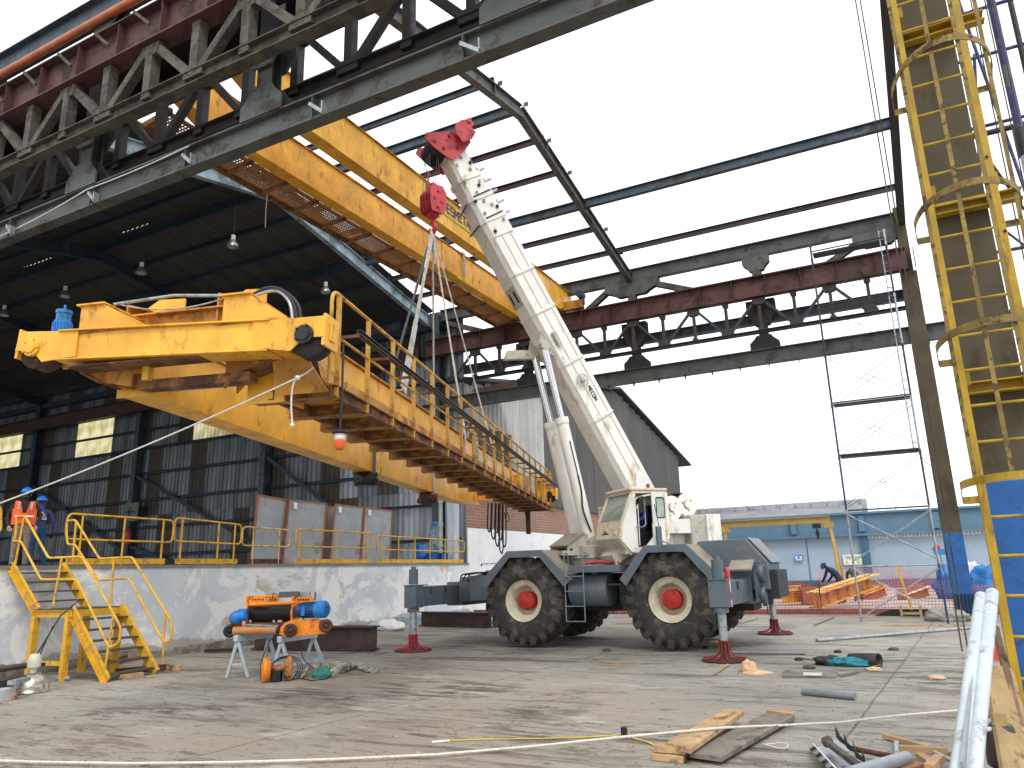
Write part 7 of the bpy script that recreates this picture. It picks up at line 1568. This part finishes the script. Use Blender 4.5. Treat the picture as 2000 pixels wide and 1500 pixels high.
slab('paper_lump', [(1450, 1315), (1475, 1318), (1512, 1313), (1490, 1309), (1462, 1300), (1455, 1304)], .015, mat('peach_paper', (.72, .50, .30), .8), 'torn peach coloured paper on the floor near the outrigger pad', 'paper')
q = P(1463, 1312, Z=0); lump('paper_crumple', (q.x, q.y, 0), (.22, .16, .16), MATS['peach_paper'], 'upright crumpled part of the peach paper', 'paper', 5)
q = P(1655, 1300, Z=0); lump('rag_heap', (q.x, q.y, 0), (.6, .34, .12), mat('teal_rag', (.02, .22, .28), .8, 0, .6, 9), 'teal and blue rag heap on the floor', 'rag heap', 21)
q = P(1620, 1298, Z=0); lump('rag_heap', (q.x, q.y, 0), (.4, .3, .14), BLACK, 'black rag at the left end of the teal heap', 'rag', 22)
q = P(1690, 1300, Z=0); mb = MB(); mb.lathe((q.x, q.y, .09), (.9, -.5, .05), [(.09, -.25), (.1, 0), (.1, .25), (.085, .25), (.085, 0)], 16); mb.build('bottle', STEEL_DARK, label='dark open tube lying in the rag heap', cat='tube')
rnd = random.Random(3); sticks = [((1562, 1287), (1625, 1293)), ((1690, 1308), (1722, 1300)), ((1700, 1293), (1770, 1292)), ((1680, 1312), (1640, 1322)), ((1175, 1299), (1212, 1301)), ((1212, 1300), (1252, 1300)), ((1395, 1318), (1422, 1300)), ((1396, 1298), (1370, 1304)), ((1420, 1225), (1480, 1210)), ((1590, 1222), (1630, 1206)), ((1720, 1222), (1890, 1224)), ((1150, 1290), (1210, 1297))]
SL = ['dark batten poking left out of the teal rag heap', 'short batten at the right lower end of the rag heap', 'long thin batten right of the rag heap', 'short batten leaning between rag heap and grey board', 'pale lath on the floor under the truck crane, left piece', 'pale lath on the floor under the truck crane, right piece', 'pale stick pointing at the near outrigger pad', 'short pale stick just below the near outrigger pad', 'grey batten behind the far outrigger pad', 'grey batten by the red mesh left of the scaffold', 'long pale batten at the foot of the far column', 'thin pale lath left of the floor pipe under the crane']
for i, (a, b2) in enumerate(sticks):
    a, b2 = P(*a, Z=.01), P(*b2, Z=.01); mb = MB(); mb.bar(a+V((0, 0, .012)), b2+V((0, 0, .02)), .02+.02*(i % 3 == 0), .018); mb.build('stick', WOOD if i in (4, 5, 6, 7, 10, 11) else WOOD_D, label=SL[i], cat='stick', group='loose sticks on the floor')
for i, (px, py) in enumerate(((1378, 1267), (1185, 1272), (1707, 1310), (1560, 1290), (1580, 1306), (1830, 1327), (1637, 1275), (1745, 1270), (1395, 1255))):
    q = P(px, py, Z=0); lump('litter', (q.x, q.y, 0), (.12+.04*(i % 3), .1, .05), (BLACK, STEEL_BROWN, MATS['peach_paper'])[i % 3], 'small scrap of litter lying on the open floor', 'litter', 60+i)['group'] = 'litter scraps on the floor'
# rope on the floor and yellow tape
mb = MB(); pts = [(-40, 1484), (60, 1488), (250, 1491), (450, 1489), (650, 1483), (850, 1474), (1050, 1457), (1200, 1441), (1330, 1429), (1420, 1421), (1520, 1417), (1640, 1411), (1760, 1397), (1880, 1387), (1990, 1378)]
mb.tube([P(x, y, Z=(.03 if x < 1180 else (.15 if x < 1500 else .06))) for x, y in pts], .012, 8); mb.build('floor_rope', ROPE, label='pale rope stretched low across the whole floor foreground', cat='rope')
TAPE = mat('yellow_tape', (.72, .55, .03), .5)
mb = MB(); tp = [P(x, y, Z=.012) for x, y in ((880, 1446), (960, 1443), (1060, 1442), (1150, 1439), (1215, 1435), (1262, 1448), (1283, 1457))]
for a, b2 in zip(tp[:-1], tp[1:]): mb.bar(a, b2, .02, .006)
mb.build('tape', TAPE, label='thin yellow tape measure strip lying in front of the planks', cat='tape')
mb = MB(); mb.box(P(1219, 1430, Z=.05), (.05, .05, .09)); mb.build('tape_case', BLACK, label='small black tape measure case at the end of the yellow tape', cat='tape measure')
mb = MB(); mb.bar(P(844, 1449, Z=.01), P(878, 1446, Z=.01), .05, .01); mb.build('paper', SW, label='small white paper scrap left of the yellow tape', cat='paper')
q = P(1515, 1460, Z=.01); mb = MB(); mb.tube([q+V((.11*math.cos(a*.5), .08*math.sin(a*.5), .02+.01*math.sin(a))) for a in range(14)], .006, 5); mb.build('wire_loop', ROPE, label='small curled pale wire loop right of the grey plank', cat='wire')
# metal scrap pile, lower right
SHEETM = mat('scrap_sheet_metal', (.34, .36, .38), .35, .6, .25, 3, patch=(.17, .165, .16), patch_amt=.3, patch_scale=3)
sp_ = thing('scrap_tray', 'bent grey metal tray with black and white chevron edge on the floor, lower right', 'metal tray', P(1640, 1495, Z=0))
mb = MB(); mb.add([P(1592, 1461, Z=.02), P(1650, 1520, Z=.02), P(1722, 1500, Z=.02), P(1632, 1444, Z=.02)], [(0, 1, 2, 3)]); mb.build('tray_floor', SHEETM, sp_)
mb = MB(); mb.plate([P(1582, 1460, Z=.02), P(1645, 1530, Z=.02), P(1650, 1519, Z=.12), P(1588, 1452, Z=.12)], .008); mb.build('chevron_edge', SW, sp_)
mb = MB()
for i in range(5):
    t = i/5+.03; A_, B_ = lerp(P(1583, 1461, Z=.02), P(1645, 1530, Z=.02), t), lerp(P(1588, 1452, Z=.12), P(1650, 1519, Z=.12), t+.06); C_ = lerp(P(1588, 1452, Z=.12), P(1650, 1519, Z=.12), t+.14); D_ = lerp(P(1583, 1461, Z=.02), P(1645, 1530, Z=.02), t+.08); o_ = V((-.012, -.012, 0)); mb.plate([A_+o_, D_+o_, C_+o_, B_+o_], .006)
mb.build('chevron_mark', STEEL_DARK, sp_)
mb = MB(); mb.bar(P(1616, 1450, Z=.10), P(1680, 1498, Z=.10), .05, .04); mb.cyl(P(1612, 1450, Z=.09), P(1620, 1447, Z=.11), .045, 12); mb.build('scrap_bar', STEEL_BROWN, label='brown round ended bar lying on the metal tray', cat='bar')
mb = MB()
zz = [(1633, 1440), (1640, 1448), (1650, 1455), (1655, 1462), (1668, 1470), (1672, 1480), (1685, 1488), (1690, 1496)]
for i, (a, b2) in enumerate(zip(zz[:-1], zz[1:])): A_, B_ = P(*a, Z=.08), P(*b2, Z=.07); h = .09 if i % 2 == 0 else .05; mb.add([A_, B_, B_+V((0, 0, h*.7)), A_+V((0, 0, h))], [(0, 1, 2, 3)])
o = mb.build('torn_strip', STEEL_DARK, label='torn dark metal strip with jagged edge above the tray', cat='metal strip'); o.modifiers.new('t', 'SOLIDIFY').thickness = .006
mb = MB(); mb.cyl(P(1660, 1461, Z=.06), P(1745, 1478, Z=.06), .022, 10); mb.build('thin_rod', RUSTB, label='thin brown rod behind the thick grey pipe', cat='rod')
mb = MB(); mb.cyl(P(1660, 1512, Z=.09), P(1772, 1480, Z=.09), .05, 18); mb.cyl(P(1772, 1480, Z=.09), P(1782, 1483, Z=.085), .018, 10); mb.build('pipe', mat('pipe_mid_grey', (.30, .32, .35), .35, .2, .15, 5), label='thick grey pipe over the metal tray at the bottom edge', cat='pipe')
mb = MB(); mb.bar(P(1751, 1450, Z=.03), P(1753, 1476, Z=.05), .035, .03); mb.build('flat_bar', GALV, label='short upright grey flat bar beside the thick pipe', cat='bar')
for i, (a, b2, w_, th, z, lb) in enumerate((((1727, 1437), (1860, 1473), .05, .04, .03, 'longest pale timber lath at the top of the scrap pile'), ((1756, 1462), (1850, 1466), .06, .05, .08, 'split timber lath crossing the scrap pile'), ((1795, 1475), (1830, 1500), .06, .05, .05, 'short brown timber offcut pointing down in the scrap pile'), ((1815, 1500), (1836, 1480), .07, .05, .10, 'square cut timber offcut in the middle of the scrap pile'), ((1895, 1470), (1955, 1500), .08, .05, .08, 'thick pale timber offcut right of the leaning pipes'), ((1890, 1490), (1915, 1503), .07, .05, .04, 'small timber block below the thick offcut'), ((1925, 1468), (1945, 1490), .10, .04, .12, 'wide timber offcut beside the dark bottle'), ((1760, 1508), (1800, 1496), .09, .06, .02, 'reddish timber block at the bottom edge of the scrap pile'))):
    A_, B_ = P(*a, Z=z), P(*b2, Z=z+.02); mb = MB(); mb.bar(A_, B_, w_, th); mb.build('timber_offcut', WOOD if i != 7 else mat('reddish_wood', (.32, .16, .09), .8, 0, .3, 4), label=lb, cat='timber', bevel=.003)
mb = MB(); mb.cyl(P(1825, 1470, Z=.10), P(1862, 1487, Z=.08), .018, 10); mb.build('short_tube', GALV, label='short galvanised tube across the timber scraps', cat='tube')
# leaning pipes, boards, cans at the right edge
for k, (t_, b_) in enumerate((((1917, 1165), (1872, 1500)), ((1938, 1158), (1903, 1500)))):
    a, b2 = P(*t_, D=4.0), P(*b_, D=2.95); d = (b2-a).normalized(); b2 = a+d*(a.z/-d.z) if d.z < 0 else b2
    s = thing('leaning_pipe', ('left one of two pale grey pipes leaning by the caged ladder', 'right one of two pale grey pipes leaning by the caged ladder')[k], 'pipe', b2, group='pale pipes leaning by the ladder')
    mb = MB(); mb.tube([a, b2], .031, 20, caps=False); mb.lathe(a, d, [(.031, 0), (.026, 0), (.025, .3)], 20, 0); mb.build('tube', PIPE_GREY, s)
    mb = MB(); mb.cyl(a+d*.28, a+d*.285, .0255, 16); mb.build('bore', BLACK, s)
mb = MB(); a, b2 = P(1904, 1300, D=3.5), P(1880, 1500, D=2.9); mb.bar(a, b2, .012, .05); mb.build('thin_strip', GALV, label='thin pale metal strip against the leaning pipes', cat='strip')
def board(cs, th, m_, lbl, name='board'):
    mb = MB(); mb.plate(cs, th); return mb.build(name, m_, label=lbl, cat='board', bevel=.004)
board([P(1922, 1305, D=5.1), P(1975, 1303, D=5.2), P(2040, 1560, D=4.1), P(1965, 1560, D=4.0)], .04, WOOD_B, 'wide dirty form board leaning at the foot of the ladder')
mb = MB(); q = P(1951, 1405, D=4.55); mb.box(q, (.08, .03, .07), Matrix.Rotation(YAW, 3, 'Z')); mb.build('wood_cleat', WOOD_B, label='small square cleat nailed on the wide leaning board', cat='cleat')
board([P(1938, 1222, D=5.6), P(1950, 1228, D=5.6), P(1999, 1420, D=4.6), P(1985, 1424, D=4.6)], .04, mat('rusty_plank', (.22, .13, .08), .8, 0, .4, 5), 'narrow rusty brown plank leaning along the ladder stile')
board([P(1922, 1310, D=6.6), P(1930, 1310, D=6.6), P(1934, 1402, D=6.3), P(1925, 1402, D=6.3)], .03, WOOD_D, 'thin grey upright batten behind the wide leaning board')
q = P(1950, 1440, D=4.6); q.z = max(q.z, .12)
s = thing('dark_bottle', 'dark brown jug wrapped in white cloth beside the leaning board', 'jug', V((q.x, q.y, q.z-.1))); mb = MB(); mb.lathe((q.x, q.y, q.z-.16), (0.1, -.2, 1), [(0, 0), (.085, 0), (.09, .05), (.085, .2), (.06, .25), (0, .26)], 20); mb.build('body', mat('dark_brown_plastic', (.035, .015, .012), .4), s)
mb = MB(); mb.tube([q+V((.08*math.cos(a*.6), .08*math.sin(a*.6), .06+.012*math.sin(a*1.7))) for a in range(22)], .018, 8); mb.build('cloth', BALE, s)
q = P(1912, 1445, D=4.7); mb = MB(); mb.box((q.x, q.y, .07), (.16, .16, .14)); mb.box((q.x, q.y, .145), (.17, .17, .012)); mb.build('green_can', mat('dark_green_can', (.01, .07, .05), .4), label='dark green square can behind the leaning pipes', cat='can', bevel=.01)
mb = MB(); q = P(1925, 1408, D=5.6); mb.box((q.x, q.y, .15), (.3, .3, .3), Matrix.Rotation(.4, 3, 'Z')); mb.build('concrete_block', mat('pale_block', (.5, .49, .46), .9, 0, .2, 4), label='pale concrete block behind the dark jug', cat='block', bevel=.01)
q = P(1840, 1212, Z=0); lump('concrete_lump', (q.x+.1, q.y-.2, 0), (1.0, .5, .30), mat('rough_footing', (.33, .31, .28), .95, 0, .3, 4), 'rough concrete lump at the foot of the far column', 'concrete lump', 31)
# red cones / barrier by the near column
mb = MB(); q = P(1935, 1290, Z=0); mb.plate([q+V((0, 0, .9)), q+V((.02, 0, 0)), q+V((.12, 0, 0)), q+V((.10, 0, .92))], .02); mb.build('warning_board', mat('orange_red_flag', (.70, .09, .04), .6), label='orange red upright warning strip behind the leaning pipes', cat='strip')
# ------------------------------------------------------------------ lower left scrap
LL = P(60, 1352, Z=0)
s = thing('bell_lamp_reflector', 'broken silver bell lamp reflector standing on the floor at lower left', 'lamp', LL)
DOME = mat('tarnished_dome', (.62, .60, .54), .25, .8, .3, 5, patch=(.30, .27, .22), patch_amt=.4, patch_scale=6)
mb = MB(); mb.lathe((LL.x, LL.y, .01), (0, 0, 1), [(.27, 0), (.25, .01), (.245, .06), (.22, .15), (.17, .22), (.09, .27), (.04, .28), (0, .28)], 32); mb.build('reflector', DOME, s)
mb = MB(); mb.cyl((LL.x, LL.y, .27), (LL.x, LL.y, .37), .05, 14); mb.lathe((LL.x, LL.y, .36), (0, 0, 1), [(.09, 0), (.10, .1), (.06, .2), (0, .2)], 16); mb.build('lamp_neck', mat('cream_ceramic', (.55, .53, .45), .6, 0, .2, 6), s)
mb = MB(); mb.tube([(LL.x, LL.y, .5), (LL.x+.03, LL.y+.3, 1.1), (LL.x+.03, LL.y+.6, 1.35)], .012, 6); mb.tube([(LL.x+.03, LL.y+.2, .95), (LL.x-.5, LL.y+.3, .3)], .010, 6); mb.build('bracket_rod', STEEL_DARK, s)
for i, (pa, pb, w_, h, z, m_, lb) in enumerate((((-30, 1315), (72, 1300), .35, .05, .30, STEEL_DARK, 'dark flat steel plate on top of the lower left scrap stack'), ((-20, 1345), (50, 1330), .25, .10, .16, STEEL_DARK, 'dark channel in the middle of the lower left scrap stack'), ((0, 1352), (30, 1342), .2, .06, .10, GALV, 'pale grey plate piece in the lower left scrap stack'), ((-20, 1372), (14, 1366), .3, .16, .0, mat('pale_cut_block', (.5, .5, .48), .8), 'pale block at the left picture edge'), ((22, 1338), (52, 1330), .12, .06, .22, GALV, 'small galvanised piece under the top plate of the scrap stack'), ((-10, 1340), (8, 1336), .18, .10, .0, mat('pink_stone', (.42, .26, .22), .9), 'pinkish brick piece in the lower left scrap stack'), ((20, 1368), (34, 1352), .1, .06, .0, mat('brick_bit', (.36, .17, .12), .9), 'reddish brick piece beside the lamp reflector'))):
    A_, B_ = P(*pa, Z=z), P(*pb, Z=z); mb = MB(); mb.bar(A_+V((0, 0, h/2)), B_+V((0, 0, h/2)), w_, h); mb.build('scrap_piece', m_, label=lb, cat='scrap', bevel=.004)
for i, (pa, pb, w_, h, z, lb) in enumerate((((232, 1328), (278, 1322), .1, .08, .0, 'brown timber block under the lowest stair tread'), ((225, 1318), (330, 1308), .1, .1, .0, 'long brown timber under the stair near the right stringer'), ((205, 1300), (264, 1290), .14, .10, .0, 'reddish timber lying deeper under the stair'), ((105, 1312), (180, 1300), .08, .08, .0, 'dark timber beside the middle stair leg'), ((283, 1305), (349, 1310), .1, .1, .0, 'dark timber sticking out right of the stair foot'), ((215, 1296), (245, 1285), .1, .07, .08, 'small reddish timber on top of the timbers under the stair'))):
    A_, B_ = P(*pa, Z=z), P(*pb, Z=z); mb = MB(); mb.bar(A_+V((0, 0, h/2)), B_+V((0, 0, h/2)), w_, h); mb.build('stair_timber', (WOOD, RUSTB, MATS.get('brick_bit'), WOOD_D)[i % 4], label=lb, cat='timber', bevel=.004)
mb = MB(); a = P(108, 1330, Z=0); mb.box(a+V((0, 0, .03)), (.25, .12, .06)); mb.cyl(a+V((.1, 0, .04)), a+V((.25, .1, .04)), .04, 12); mb.build('foot_block', GALV, label='pale block under the front left stair leg', cat='block')
# wire mesh at lower left
WM = mat('thin_wire', (.4, .42, .42), .5, .5); mb = MB(); a, b2 = P(-60, 1325, Z=0), P(48, 1295, Z=0); n = 24
for i in range(n+1): q = lerp(a, b2, i/n); mb.bar(q, q+V((0, 0, .85)), .004, .004)
for j in range(13): mb.bar(a+V((0, 0, .05+j*.065)), b2+V((0, 0, .05+j*.065)), .004, .004)
mb.build('wire_mesh', WM, label='sheet of thin wire mesh standing at the lower left by the dock wall', cat='wire mesh')
# scattered grit, one object nobody could count
mb = MB(); rnd = random.Random(12)
for i in range(1100):
    r_ = rnd.random(); px = rnd.uniform(-50, 2050); py = 1235+265*rnd.random()**1.0
    q = P(px, py, Z=0)
    if q.x < -14.2 or q.y > 26: continue
    s_ = rnd.uniform(.004, .013)*(1 if py > 1300 else 1.4); a = rnd.uniform(0, 6.3); h = s_*.6; k = rnd.uniform(.5, 2.2)
    c_, s2 = math.cos(a)*s_, math.sin(a)*s_
    mb.add([q+V((-c_*k, -s2*k, 0)), q+V((s2, -c_, 0)), q+V((c_*k, s2*k, 0)), q+V((-s2, c_, 0)), q+V((0, 0, h))], [(0, 1, 4), (1, 2, 4), (2, 3, 4), (3, 0, 4)], (0, 0, 2, 0, 1, 2, 0, 2)[i % 8])
mb.build('grit', [mat('dark_grit', (.07, .06, .05), .9, bump=0), mat('pale_grit', (.42, .39, .34), .9, bump=0), mat('brown_grit', (.22, .13, .09), .9, bump=0)], kind='stuff', label='grit and crumbs scattered over the concrete floor', cat='grit')
